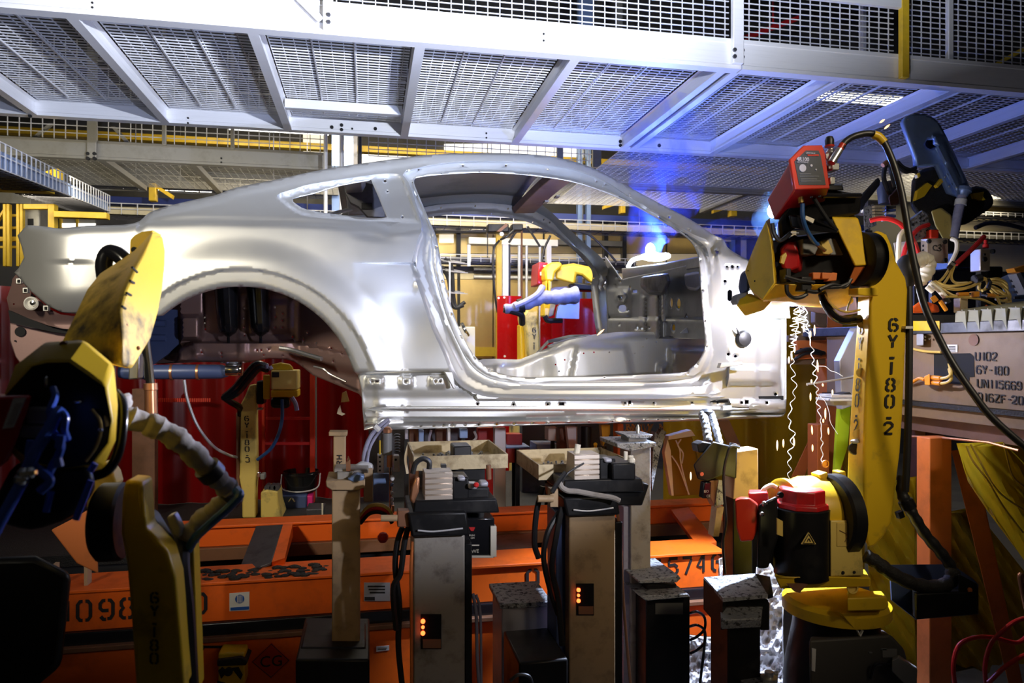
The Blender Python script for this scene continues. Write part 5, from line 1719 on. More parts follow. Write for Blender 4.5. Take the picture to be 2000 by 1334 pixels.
cab = [(1642, 290, 2.42), (1652, 276, 2.42), (1672, 265, 2.41), (1700, 261, 2.40), (1722, 272, 2.38), (1742, 312, 2.36), (1757, 360, 2.34), (1767, 410, 2.32), (1777, 470, 2.30), (1790, 535, 2.28), (1806, 598, 2.26), (1838, 668, 2.22), (1866, 718, 2.18), (1900, 768, 2.14), (1940, 818, 2.10), (2010, 880, 2.04)]
PC = spline([W(*p) for p in cab], 7)
MB().tube(PC, 0.0125, 12).done('supply_cable', 'black_rubber', rr_)
MB().tube(spline([W(1706, 263, 2.39), W(1716, 267, 2.385), (W(1727, 279, 2.375))], 4), 0.0155, 12).done('cable_tape', 'yellow_clean', rr_)
# second cable along the arm
MB().ptube([(1775, 560, 2.52), (1776, 640, 2.51), (1775, 760, 2.5), (1772, 880, 2.5), (1768, 960, 2.5)], 0.014, 10).done('arm_cable', 'black_rubber', rr_)
MB().rect(1769, 637, 1784, 642, 2.478, 0.05).done('cable_clip', 'white_label', rr_)
# hose loop under the forearm
MB().ptube([(1606, 574, 2.56), (1614, 596, 2.56), (1630, 618, 2.56), (1652, 626, 2.56), (1680, 622, 2.56)], 0.017, 12).done('hose_loop', 'black_gloss', rr_)
MB().ptube([(1612, 574, 2.53), (1622, 592, 2.535), (1640, 606, 2.54), (1660, 609, 2.54), (1680, 605, 2.55)], 0.0045, 8).done('yellow_wire', 'yellow_cable', rr_)
MB().ptube([(1664, 580, 2.57), (1656, 600, 2.57), (1654, 612, 2.57)], 0.004, 8).done('white_wire', 'white_hose', rr_)
# wiring under the forearm
MB().rect(1566, 540, 1586, 568, 2.49, 0.05).done('plug_housing', 'black_rubber', rr_, bevel=0.004)
MB().rect(1536, 524, 1546, 552, 2.50, 0.05).done('plug_housing', 'black_rubber', rr_, bevel=0.004)
for pts in ([(1536, 556, 2.5), (1538, 572, 2.5), (1550, 582, 2.5), (1566, 580, 2.5), (1576, 574, 2.5)], [(1575, 568, 2.49), (1595, 570, 2.49), (1612, 562, 2.49), (1640, 560, 2.48), (1660, 552, 2.48)], [(1600, 566, 2.48), (1625, 556, 2.48), (1650, 560, 2.48), (1662, 545, 2.48)], [(1532, 540, 2.49), (1560, 548, 2.485), (1590, 552, 2.485)], [(1508, 436, 2.5), (1512, 456, 2.5), (1524, 470, 2.5), (1545, 455, 2.48)]):
    MB().ptube(pts, 0.008, 8).done('wiring_loom', 'black_rubber', rr_)
for q in ([(1588, 532), (1604, 532), (1602, 545), (1588, 545)], [(1606, 532), (1628, 533), (1620, 545), (1606, 545)], [(1626, 532), (1636, 533), (1634, 548), (1616, 549)]):
    MB().prism(q, 2.505, 0.03).done('cable_bracket', 'orange_post', rr_, bevel=0.003)
# lower joint, motor, turntable
MB().lathe((1.80, 2.55, 1.085), (1, 0, 0), [(0.001, 0.0), (0.15, 0.0), (0.162, 0.008), (0.162, 0.055), (0.15, 0.06), (0.001, 0.061)], 40).done('shoulder_ring', 'black_paint', rr_)
MB().lathe((1.62, 2.60, 1.085), (1, 0, 0), [(0.001, 0), (0.12, 0.0), (0.142, 0.012), (0.142, 0.03), (0.128, 0.045), (0.148, 0.10), (0.148, 0.18), (0.001, 0.181)], 36).done('shoulder_casting', 'yellow', rr_)
MB().prism([(1600, 928), (1616, 922), (1622, 936), (1606, 944)], 2.56, 0.06).done('casting_lug', 'yellow', rr_, bevel=0.005)
MB().prism([(1640, 922), (1652, 920), (1654, 934), (1642, 936)], 2.55, 0.05).done('casting_lug', 'yellow', rr_, bevel=0.005)
MB().lathe(W(1612, 906, 2.68), (0, -1, 0.0), [(0.012, -0.003), (0.016, -0.003), (0.016, 0.003), (0.012, 0.003), (0.012, -0.003)], 20).done('lifting_eye', 'copper', rr_)
mc = W(1566, 1125, 2.52)
h1 = W(1566, 990, 2.52).z - mc.z
MB().lathe(mc, (0, 0, 1), [(0.001, 0), (0.098, 0.0), (0.104, 0.004), (0.104, h1 - 0.004), (0.10, h1), (0.001, h1 + 0.001)], 14).done('axis_motor', 'black_paint', rr_)
m = MB()
a0 = Vector((mc.x, mc.y, mc.z + h1))
m.lathe(a0, (0, 0, 1), [(0.001, 0), (0.100, 0.0), (0.098, 0.018), (0.086, 0.022), (0.086, 0.068), (0.08, 0.074), (0.001, 0.075)], 8)
m.done('motor_cap', 'red_paint', rr_, bevel=0.003)
MB().disc(1526, 967, 2.43, 6, 0.012, 12).done('cap_port', 'black_gloss', rr_)
tri = MB()
tri.prism([(1566, 1063), (1580, 1040), (1594, 1063)], 2.408, 0.006)
tri.done('warning_sign', 'yellow_worn', rr_)
tri = MB()
for a, b in (((1569, 1061.5), (1580, 1043)), ((1580, 1043), (1591, 1061.5)), ((1591, 1061.5), (1569, 1061.5))):
    tri.tube([W(a[0], a[1], 2.406), W(b[0], b[1], 2.406)], 0.0014, 5)
tri.ptube([(1577, 1058, 2.406), (1580, 1052, 2.406), (1583, 1058, 2.406)], 0.0016, 5)
tri.done('sign_print', 'stencil_black', rr_)
MB().prism([(1518, 1012), (1529, 1018), (1529, 1048), (1518, 1044)], 2.43, 0.006).done('motor_plate', 'yellow_cable', rr_)
MB().pskin([[(1622, 1017, 2.44), (1679, 1016, 2.44), (1687, 1124, 2.44), (1622, 1126, 2.44)], [(1610, 1003, 2.60), (1668, 1008, 2.60), (1676, 1120, 2.60), (1612, 1122, 2.60)]]).done('junction_cover', 'yellow_worn', rr_, bevel=0.004)
MB().rect(1635, 1022, 1681, 1067, 2.437, 0.003).done('instruction_label', 'yellow_cable', rr_)
m = MB()
for pts in ([(1640, 1036), (1652, 1042), (1658, 1052)], [(1652, 1042), (1662, 1034)], [(1650, 1058), (1656, 1048), (1664, 1060)]):
    m.tube([W(x, y, 2.435) for x, y in pts], 0.0012, 5)
m.done('label_print', 'brown_post', rr_)
m = MB()
m.disc(1647, 1119, 2.437, 3.5, 0.01, 10)
m.disc(1669, 1118, 2.437, 3, 0.01, 10)
m.done('cover_bolt', 'hole', rr_)
m = MB()
tc = W(1632, 1195, 2.66)
hh = W(1632, 1160, 2.42).z - W(1632, 1190, 2.42).z
m.lathe(tc, (0, 0, 1), [(0.001, 0), (0.19, 0.0), (0.21, 0.008), (0.21, 0.05), (0.19, 0.064), (0.001, 0.066)], 44)
m.done('turntable', 'yellow', rr_)
MB().pskin([[(1512, 1122, 2.46), (1520, 1128, 2.44), (1616, 1126, 2.43), (1700, 1128, 2.45), (1700, 1146, 2.45), (1524, 1150, 2.45)], [(1510, 1110, 2.75), (1520, 1110, 2.75), (1616, 1110, 2.75), (1690, 1112, 2.75), (1690, 1140, 2.75), (1524, 1140, 2.75)]]).done('turntable_deck', 'yellow', rr_, bevel=0.006)
MB().pskin([[(1655, 1168, 2.42), (1732, 1166, 2.42), (1736, 1182, 2.42), (1728, 1192, 2.42), (1655, 1194, 2.42)], [(1655, 1155, 2.6), (1722, 1154, 2.6), (1726, 1176, 2.6), (1716, 1186, 2.6), (1655, 1188, 2.6)]]).done('deck_lug', 'yellow', rr_, bevel=0.005)
MB().lathe(W(1665, 1148, 2.46), (-0.15, -1, 0), [(0.017, -0.004), (0.022, -0.004), (0.022, 0.004), (0.017, 0.004), (0.017, -0.004)], 20).done('lifting_eye', 'yellow_worn', rr_)
MB().prism([(1538, 1141), (1578, 1141), (1562, 1158), (1553, 1156)], 2.425, 0.01).done('fork_mark', 'brown_post', rr_)
MB().prism([(1643, 1198), (1718, 1196), (1716, 1204), (1694, 1230), (1670, 1231)], 2.46, 0.03).done('pointer_plate', 'yellow_clean', rr_, bevel=0.003)
MB().prism([(1675, 1232), (1677, 1232), (1680, 1239), (1682, 1239), (1685, 1232), (1687, 1232), (1682, 1243), (1680, 1243)], 2.455, 0.01).done('zero_mark', 'white_label', rr_)
m = MB()
bz = W(1620, 1196, 2.66)
m.lathe((tc.x, tc.y, 0.0), (0, 0, 1), [(0.001, 0), (0.26, 0), (0.26, 0.06), (0.22, 0.09), (0.20, tc.z - 0.22), (0.17, tc.z - 0.06), (0.165, tc.z + 0.001), (0.001, tc.z + 0.002)], 32)
m.done('base_column', 'black_paint', rr_)
MB().pskin([[(1580, 1250, 2.44), (1740, 1240, 2.44), (1766, 1268, 2.44), (1786, 1350, 2.44), (1582, 1350, 2.44)], [(1585, 1235, 2.8), (1725, 1230, 2.8), (1750, 1255, 2.8), (1765, 1350, 2.8), (1590, 1350, 2.8)]]).done('base_box', 'hall_steel', rr_, bevel=0.01)
MB().pskin([[(1742, 1290, 2.36), (1755, 1284, 2.36), (1792, 1308, 2.36), (1790, 1345, 2.36), (1776, 1345, 2.36), (1742, 1312, 2.36)], [(1742, 1284, 2.45), (1755, 1278, 2.45), (1790, 1302, 2.45), (1788, 1340, 2.45), (1776, 1340, 2.45), (1742, 1306, 2.45)]]).done('base_connector', 'grey_plastic', rr_, bevel=0.004)
MB().prism([(1586, 1266), (1594, 1268), (1592, 1312), (1586, 1310)], 2.435, 0.004).done('base_label', 'white_label', rr_)
m = MB()
for x0, y0, x1, y1 in ((1724, 1268, 1752, 1284), (1722, 1267, 1732, 1270), (1698, 1274, 1704, 1276)):
    m.rect(x0, y0, x1, y1, 2.435, 0.006)
m.done('base_plate', 'grey_plastic', rr_)
MB().ptube([(1700, 1325, 2.43), (1708, 1300, 2.41), (1722, 1296, 2.41), (1740, 1300, 2.40)], 0.006, 8).done('base_cable', 'black_rubber', rr_)
# rear red motors of the base
MB().pskin([[(1435, 978, 2.52), (1446, 975, 2.50), (1464, 974, 2.50), (1480, 985, 2.52), (1482, 1030, 2.52), (1470, 1056, 2.52), (1446, 1058, 2.52), (1438, 1030, 2.52)], [(1436, 974, 2.60), (1446, 970, 2.60), (1464, 970, 2.60), (1482, 982, 2.60), (1484, 1030, 2.60), (1470, 1052, 2.60), (1448, 1054, 2.60), (1440, 1030, 2.60)]]).done('axis_motor_cap', 'red_frame', rr_, bevel=0.006)
MB().pskin([[(1461, 963, 2.56), (1500, 962, 2.56), (1502, 985, 2.56), (1484, 1030, 2.56), (1468, 1000, 2.56)], [(1462, 956, 2.66), (1498, 956, 2.66), (1500, 980, 2.66), (1484, 1020, 2.66), (1470, 996, 2.66)]]).done('motor_flange', 'red_paint', rr_, bevel=0.005)
MB().pskin([[(1482, 985, 2.50), (1518, 968, 2.50), (1520, 1050, 2.50), (1500, 1110, 2.50), (1478, 1110, 2.50), (1480, 1050, 2.50)], [(1484, 985, 2.66), (1516, 968, 2.66), (1518, 1050, 2.66), (1500, 1110, 2.66), (1480, 1110, 2.66), (1482, 1050, 2.66)]]).done('motor_body', 'black_paint', rr_, bevel=0.01)
MB().ptube([(1482, 980, 2.62), (1490, 958, 2.62), (1505, 948, 2.62), (1516, 952, 2.62)], 0.009, 10).done('motor_cable', 'white_hose', rr_)
m = MB()
m.ball(W(1488, 1004, 2.48), 0.010, 8)
m.ball(W(1493, 984, 2.48), 0.012, 8)
m.done('cable_nut', 'chrome', rr_)
# trailing dress pack and black bracket at the right of the base
pts = [(1764, 930, 2.56), (1762, 962, 2.55), (1772, 985, 2.54), (1786, 1010, 2.53), (1808, 1045, 2.52), (1838, 1080, 2.50), (1858, 1110, 2.49), (1856, 1140, 2.48)]
m = MB()
Pq = spline([W(*p) for p in pts], 6)
m.tube(Pq, [0.022 + 0.002 * math.sin(k * 1.7) for k in range(len(Pq))], 12)
m.done('trailing_hose', 'black_rubber', rr_)
m = MB()
m.tube(Pq[10:15], 0.030, 12)
m.prism([(1754, 1002), (1764, 998), (1768, 1010), (1758, 1014)], 2.52, 0.02)
m.done('hose_clamp', 'black_paint', rr_)
pts = [(1690, 1085, 2.50), (1712, 1098, 2.48), (1745, 1122, 2.46), (1790, 1142, 2.45), (1832, 1146, 2.45), (1856, 1135, 2.47), (1862, 1112, 2.48)]
Pq = spline([W(*p) for p in pts], 6)
MB().tube(Pq, [0.027 + 0.002 * math.sin(k * 1.7) for k in range(len(Pq))], 12).done('hose_elbow', 'dark_dirty', rr_)
MB().pskin([[(1738, 1103, 2.60), (1858, 1102, 2.60), (1900, 1130, 2.60), (1911, 1142, 2.60), (1911, 1200, 2.60), (1790, 1210, 2.60), (1742, 1172, 2.60)], [(1736, 1103, 2.625), (1856, 1102, 2.625), (1898, 1130, 2.625), (1909, 1142, 2.625), (1909, 1200, 2.625), (1788, 1210, 2.625), (1740, 1172, 2.625)]]).done('hose_bracket', 'blue_box', rr_)
MB().pskin([[(1790, 1160, 2.40), (1905, 1156, 2.40), (1911, 1200, 2.40), (1790, 1210, 2.40)], [(1780, 1150, 2.60), (1880, 1150, 2.60), (1905, 1190, 2.60), (1780, 1200, 2.60)]]).done('bracket_shelf', 'black_paint', rr_, bevel=0.004)
MB().pskin([[(1872, 1120, 2.42), (1908, 1140, 2.42), (1911, 1150, 2.42), (1911, 1198, 2.42), (1872, 1202, 2.42)], [(1872, 1120, 2.44), (1908, 1140, 2.44), (1911, 1150, 2.44), (1911, 1198, 2.44), (1872, 1202, 2.44)]]).done('bracket_cheek', 'black_paint', rr_, bevel=0.003)
MB().disc(1895, 1153, 2.415, 5, 0.01, 12).done('cheek_hole', 'orange_post', rr_)

# ================================================================== robot seen through the door opening
YB = 6.6
br = thing('welding_robot', 'yellow welding robot seen through the door opening, reaching right over a red curtain', 'robot', Vector((W(1040, 700, YB).x, YB, 0)))
MB().prism([(1035, 596), (1052, 590), (1053, 640), (1057, 712), (1031, 712), (1028, 650), (1022, 617)], YB, 0.3).done('upper_arm', 'yellow_worn', br, bevel=0.02)
stencil(br, '6Y-1', 1040, 649, YB, (6, 0.2), (0.05, -5.8), vertical=True, vadv=2.2, off=0.004)
MB().rect(1016, 634, 1026, 712, YB + 0.1, 0.15).done('side_link', 'yellow_clean', br, bevel=0.01)
MB().prism([(1064, 526), (1076, 512), (1095, 511), (1100, 519), (1085, 532), (1081, 550), (1065, 548)], YB - 0.1, 0.35).done('elbow_housing', 'yellow_clean', br, bevel=0.02)
m = MB()
m.pskin([[(1085, 531, YB - 0.05), (1099, 519, YB - 0.05), (1120, 516, YB - 0.05), (1174, 527, YB - 0.05), (1184, 535, YB - 0.05), (1185, 551, YB - 0.05), (1153, 552, YB - 0.05), (1137, 538, YB - 0.05), (1126, 535, YB - 0.05), (1123, 556, YB - 0.05), (1085, 545, YB - 0.05)],
         [(1085, 529, YB + 0.2), (1099, 517, YB + 0.2), (1120, 514, YB + 0.2), (1172, 525, YB + 0.2), (1182, 534, YB + 0.2), (1183, 549, YB + 0.2), (1151, 552, YB + 0.2), (1136, 540, YB + 0.2), (1126, 538, YB + 0.2), (1122, 554, YB + 0.2), (1085, 543, YB + 0.2)]])
m.done('forearm', 'yellow_clean', br, bevel=0.02)
MB().prism([(1053, 511), (1071, 513), (1063, 530), (1062, 556), (1050, 556), (1051, 530)], YB + 0.05, 0.3).done('wire_feeder', 'red_box', br, bevel=0.01)
m = MB()
m.rect(1055, 531, 1063, 538, YB + 0.04, 0.01)
m.rect(1061, 518, 1069, 521, YB + 0.04, 0.01)
m.done('feeder_label', 'white_label', br)
MB().prism([(1122, 551), (1160, 556), (1165, 568), (1130, 566), (1120, 556)], YB - 0.1, 0.2).done('wrist_motor', 'black_paint', br, bevel=0.02)
MB().prism([(1150, 552), (1178, 552), (1186, 580), (1168, 582), (1165, 560)], YB - 0.02, 0.2).done('wrist_plate', 'yellow_worn', br, bevel=0.01)
MB().ptube([(1184, 548, YB - 0.1), (1179, 560, YB - 0.12), (1182, 574, YB - 0.12), (1188, 582, YB - 0.1)], 0.022, 10).done('torch_hose', 'white_paint', br)
P = spline([W(*p) for p in [(985, 604, YB - 0.3), (1008, 600, YB - 0.3), (1035, 592, YB - 0.3), (1058, 582, YB - 0.3), (1080, 581, YB - 0.3), (1104, 578, YB - 0.3), (1128, 575, YB - 0.3)]], 6)
MB().tube(P, [0.04 + 0.035 * (k / len(P)) + 0.006 * math.sin(k * 1.3) for k in range(len(P))], 12).done('hose_sleeve', 'sleeve_blue', br)
MB().tube(P[7:10], 0.066, 12).done('hose_strap', 'black_rubber', br)
MB().ptube([(1060, 560, YB - 0.3), (1050, 575, YB - 0.34), (1030, 588, YB - 0.34), (1005, 599, YB - 0.34)], 0.03, 10).done('hose_branch', 'sleeve_blue', br)
MB().ptube([(984, 604, YB - 0.3), (1004, 609, YB - 0.3), (1018, 615, YB - 0.3), (1020, 632, YB - 0.2)], 0.03, 10).done('hose_tail', 'black_rubber', br)
MB().prism([(1100, 585), (1132, 584), (1131, 623), (1086, 621), (1090, 600)], YB - 0.25, 0.05).done('heat_shield', 'grey_sheet', br)
for q, mt in (([(1063, 590), (1076, 588), (1072, 620), (1062, 617)], 'yellow_clean'), ([(1076, 588), (1086, 592), (1082, 616), (1070, 620)], 'hose_sleeve'), ([(1066, 548), (1069, 548), (1069, 590), (1066, 590)], 'yellow_clean'), ([(1071, 548), (1076, 548), (1076, 582), (1071, 582)], 'yellow_clean')):
    MB().prism(q, YB - 0.15, 0.15).done('counter_motor' if q[0][1] > 580 else 'link_rod', mt, br, bevel=0.01)
MB().ptube([(1064, 617, YB - 0.15), (1070, 626, YB - 0.15), (1084, 626, YB - 0.15), (1098, 626, YB - 0.15)], 0.025, 8).done('motor_cable', 'black_rubber', br)
MB().prism([(1086, 560), (1120, 558), (1123, 574), (1070, 576), (1068, 566)], YB + 0.1, 0.1).done('arm_cover', 'white_paint', br, bevel=0.02)
m = MB()
bx = W(1040, 700, YB)
m.box((bx.x - 0.15, YB + 0.02, 0), (bx.x + 0.2, YB + 0.4, W(1040, 705, YB).z))
m.done('pedestal', 'yellow_worn', br, bevel=0.02)

# ================================================================== small robot under the car, 6Y-180-3
YS = 4.95
sr = thing('welding_robot', 'slim yellow robot arm stencilled 6Y-180-3 standing in front of the red bay under the car', 'robot', W(487, 1012, YS))
m = MB()
m.pskin([[(478, 774, YS), (487, 752, YS), (500, 749, YS), (500, 778, YS), (502, 920, YS), (500, 948, YS), (500, 1012, YS), (473, 1012, YS), (473, 962, YS), (467, 932, YS), (468, 925, YS), (471, 787, YS)],
         [(482, 774, YS + .14), (490, 752, YS + .14), (503, 749, YS + .14), (504, 778, YS + .14), (506, 920, YS + .14), (504, 948, YS + .14), (504, 1003, YS + .14), (478, 1003, YS + .14), (478, 962, YS + .14), (472, 932, YS + .14), (473, 925, YS + .14), (476, 787, YS + .14)]])
m.done('upper_arm', 'yellow_worn', sr, bevel=0.01)
stencil(sr, '6Y-180-3', 478.5, 822, YS, (7.2, 0.1), (-0.1, -6.0), vertical=True, vadv=2.15, off=0.004, th=0.3)
MB().rect(461, 806, 468, 950, YS + 0.06, 0.08).done('side_link', 'brown_post', sr, bevel=0.005)
MB().rect(501, 744, 515, 790, YS - 0.02, 0.15).done('elbow_motor', 'black_paint', sr, bevel=0.01)
MB().pskin([[(514, 732, YS - .1), (528, 732, YS - .1), (528, 780, YS - .1), (514, 780, YS - .1)], [(516, 732, YS + .1), (528, 732, YS + .1), (528, 778, YS + .1), (516, 778, YS + .1)]]).done('elbow_side', 'yellow_clean', sr, bevel=0.008)
MB().rect(529, 723, 581, 761, YS - 0.18, 0.2).done('elbow_cover', 'yellow_worn', sr, bevel=0.008)
MB().rect(529, 762, 581, 776, YS - 0.16, 0.2).done('elbow_base', 'yellow', sr, bevel=0.006)
MB().pskin([[(530, 712, YS - .15), (548, 708, YS - .15), (566, 711, YS - .15), (573, 718, YS - .15), (573, 723, YS - .15), (530, 724, YS - .15)], [(530, 712, YS), (548, 708, YS), (566, 711, YS), (573, 718, YS), (573, 723, YS), (530, 724, YS)]]).done('elbow_cap', 'yellow_clean', sr, bevel=0.008)
MB().rect(531, 727, 545, 737, YS - 0.19, 0.02).done('cover_slot', 'black_rubber', sr)
for pts in ([(522, 716, YS - .2), (500, 712, YS - .22), (478, 735, YS - .22), (460, 757, YS - .22), (438, 776, YS - .2)], [(524, 722, YS - .2), (505, 720, YS - .22), (482, 745, YS - .22), (462, 768, YS - .22), (440, 778, YS - .2)], [(438, 776, YS - .2), (452, 786, YS - .1), (468, 796, YS), (470, 810, YS + .05)]):
    MB().ptube(pts, 0.022, 8).done('dress_hose', 'black_gloss', sr)
for pts in ([(520, 712, YS - .22), (522, 720, YS - .22)], [(526, 716, YS - .22), (530, 722, YS - .22)], [(570, 776, YS - .2), (577, 788, YS - .2), (580, 802, YS - .2)]):
    MB().ptube(pts, 0.014, 8).done('hose_end', 'sleeve_blue', sr)
MB().rect(528, 776, 565, 798, YS - 0.14, 0.14).done('wrist_motor', 'black_gloss', sr, bevel=0.02)
MB().ptube([(551, 780, YS - .16), (551, 815, YS - .16), (545, 845, YS - .16), (530, 875, YS - .12), (503, 898, YS - .05)], 0.011, 8).done('loop_cable', 'blue_hose', sr)
MB().ptube([(360, 742, YS - .3), (366, 780, YS - .3), (385, 830, YS - .3), (415, 870, YS - .25), (445, 888, YS - .15), (462, 893, YS + .05)], 0.009, 8).done('gas_line', 'galvanised', sr)
m = MB()
m.rect(502, 796, 513, 801, YS, 0.05)
m.rect(502, 922, 508, 932, YS, 0.05)
m.done('stop_pin', 'chrome', sr, bevel=0.004)
MB().rect(508, 926, 517, 937, YS, 0.08).done('rubber_stop', 'grey_plastic', sr, bevel=0.006)
MB().prism([(509, 962), (520, 957), (542, 960), (544, 985), (552, 1012), (509, 1012)], YS - 0.02, 0.25).done('base_motor', 'yellow_worn', sr, bevel=0.01)
for px in (522, 532, 540):
    MB().disc(px, 953, YS, 6, 0.08, 12).done('base_plug', 'steel_dark', sr)

# ================================================================== robot with blue guard at the upper right
YG = 3.7
gr_ = thing('welding_robot', 'dark robot at the upper right behind the big one, carrying a blue grey torch guard', 'robot', Vector((W(1850, 600, YG).x, YG + 0.2, W(1850, 606, YG + .2).z)))
gl = sp2([(1765, 239), (1770, 229), (1783, 223.6), (1805, 223.6), (1824, 231), (1837, 245)], 4) + [(1850, 269), (1870, 312), (1893, 362), (1894, 368), (1869, 386), (1856, 376), (1832, 322), (1792, 325), (1790, 306), (1779, 280)]
hole = circle(1819, 281, 12, 14, 10)
gv, gf = sheet(gl, [hole], lambda P: YG + 0.03 * np.clip((P[:, 0] - 1815) / 60, -0.5, 1) - 0.03 * sst(18, 12, np.abs((P[:, 0] - 1838) - (P[:, 1] - 270) * 0.42)) * sst(258, 275, P[:, 1]) - 0.012 * sst(9, 6, np.abs((P[:, 0] - 1832) - (P[:, 1] - 270) * 0.42)) * sst(270, 285, P[:, 1]), 4.0)
m = MB().add(gv, gf)
o = m.done('torch_guard', 'blue_guard', gr_, ang=45)
so = o.modifiers.new('gauge', 'SOLIDIFY')
so.thickness = 0.03
so.offset = -1
MB().disc(1819, 281, YG + 0.04, 14, 0.02).done('guard_opening', 'black_rubber', gr_)
for px, py in ((1785, 281), (1838, 297), (1868, 366), (1854, 364), (1846, 346), (1772, 234)):
    MB().ball(W(px, py, YG - 0.01), 0.007, 8).done('guard_screw', 'steel_clean', gr_)
MB().lathe(W(1881, 374, YG), (-0.30, 0, -1), [(0.001, -0.02), (0.046, -0.02), (0.046, 0.0), (0.036, 0.01), (0.030, 0.03), (0.001, 0.031)], 18).done('guard_collar', 'blue_guard', gr_)
P = spline([W(*p) for p in [(1880, 380, YG), (1874, 405, YG), (1868, 432, YG), (1862, 464, YG)]], 10)
MB().tube(P, [0.026 + 0.002 * (k % 2) for k in range(len(P))], 14).done('torch_hose', 'sleeve_blue', gr_)
MB().tube([W(1877.5, 390, YG), W(1875.5, 401, YG)], 0.033, 16).done('hose_clamp', 'white_label', gr_)
m = MB()
m.pskin([[(1800, 330, YG + .05), (1840, 322, YG + .05), (1862, 376, YG + .05), (1880, 400, YG + .05), (1860, 470, YG + .05), (1810, 440, YG + .05), (1778, 400, YG + .05), (1785, 350, YG + .05)],
         [(1790, 335, YG + .4), (1830, 328, YG + .4), (1850, 376, YG + .4), (1866, 400, YG + .4), (1850, 465, YG + .4), (1805, 440, YG + .4), (1778, 405, YG + .4), (1780, 355, YG + .4)]])
m.done('arm_body', 'dark_dirty', gr_, bevel=0.02)
for q in ([(1792, 372), (1812, 356), (1822, 362), (1806, 384), (1788, 392)], [(1828, 362), (1840, 347), (1844, 354), (1832, 367)], [(1792, 340), (1797, 336), (1799, 344), (1794, 348)]):
    MB().prism(q, YG + 0.03, 0.03).done('arm_plate', 'yellow', gr_, bevel=0.004)
MB().pskin([[(1818, 412, YG), (1838, 405, YG), (1858, 420, YG), (1862, 466, YG), (1842, 468, YG), (1826, 440, YG)], [(1818, 412, YG + .2), (1838, 405, YG + .2), (1858, 420, YG + .2), (1862, 466, YG + .2), (1842, 468, YG + .2), (1826, 440, YG + .2)]]).done('lower_arm', 'yellow_worn', gr_, bevel=0.01)
MB().pskin([[(1884, 372, YG + .1), (1905, 362, YG + .1), (1928, 368, YG + .1), (1942, 390, YG + .1), (1938, 405, YG + .1), (1918, 418, YG + .1), (1885, 440, YG + .1), (1868, 440, YG + .1)], [(1884, 372, YG + .4), (1905, 362, YG + .4), (1925, 368, YG + .4), (1938, 390, YG + .4), (1934, 405, YG + .4), (1915, 418, YG + .4), (1885, 440, YG + .4), (1868, 440, YG + .4)]]).done('axis_motor', 'black_rubber', gr_, bevel=0.03)
MB().prism([(1900, 378), (1922, 374), (1920, 384), (1925, 390), (1918, 392), (1903, 388)], YG + 0.08, 0.02).done('motor_plate', 'yellow', gr_)
MB().pskin([[(1735, 385, YG + .1), (1752, 366, YG + .1), (1762, 372, YG + .1), (1755, 400, YG + .1), (1738, 402, YG + .1)], [(1735, 385, YG + .2), (1752, 366, YG + .2), (1762, 372, YG + .2), (1755, 400, YG + .2), (1738, 402, YG + .2)]]).done('link_casting', 'brown_post', gr_, bevel=0.01)
MB().lathe(W(1733, 398, YG + .2), (0, 0, 1), [(0.001, 0), (0.05, 0), (0.06, 0.10), (0.06, 0.13), (0.001, 0.13)], 18).done('joint_cap', 'hall_steel', gr_)
for pts in ([(1730, 320, YG), (1726, 345, YG), (1732, 368, YG), (1738, 380, YG)], [(1735, 316, YG), (1742, 340, YG), (1748, 365, YG)], [(1735, 313, YG), (1755, 325, YG), (1770, 335, YG), (1788, 328, YG)], [(1752, 316, YG), (1765, 328, YG), (1790, 336, YG)]):
    MB().ptube(pts, 0.013, 8).done('arm_hose', 'black_rubber', gr_)
MB().tube([W(1724, 323, YG - .02), W(1733, 316, YG - .02)], 0.014, 8).done('hose_ferrule', 'copper', gr_)
MB().pskin([[(1668, 395, YG), (1714, 346, YG), (1720, 352, YG), (1718, 362, YG), (1690, 398, YG), (1684, 412, YG), (1672, 405, YG)], [(1668, 395, YG + .1), (1714, 346, YG + .1), (1720, 352, YG + .1), (1718, 362, YG + .1), (1690, 398, YG + .1), (1684, 412, YG + .1), (1672, 405, YG + .1)]]).done('wrist_cover', 'black_rubber', gr_, bevel=0.015)
MB().lathe(W(1686, 408, YG + 0.05), (-0.5, 0, -1), [(0.001, 0), (0.03, 0), (0.034, 0.02), (0.02, 0.035), (0.001, 0.036)], 14).done('wrist_cap', 'steel_clean', gr_)
MB().pskin([[(1826, 455, YG + .15), (1866, 455, YG + .15), (1872, 610, YG + .15), (1822, 610, YG + .15)], [(1826, 455, YG + .45), (1866, 455, YG + .45), (1872, 610, YG + .45), (1822, 610, YG + .45)]]).done('pedestal', 'dark_dirty', gr_, bevel=0.02)

# ================================================================== orange fixture base under the car
YF1 = 3.45
fb = thing('fixture_base', 'long orange steel fixture base with stencilled numbers under the car', 'fixture base', (-0.5, YF1, 0))


def bar_x(mb, px0, px1, ref, y0, y1, Y, d):
    z1, z0 = W(ref, y0, Y).z, W(ref, y1, Y).z
    return mb.box((W(px0, y0, Y).x, Y, z0), (W(px1, y0, Y).x, Y + d, z1))


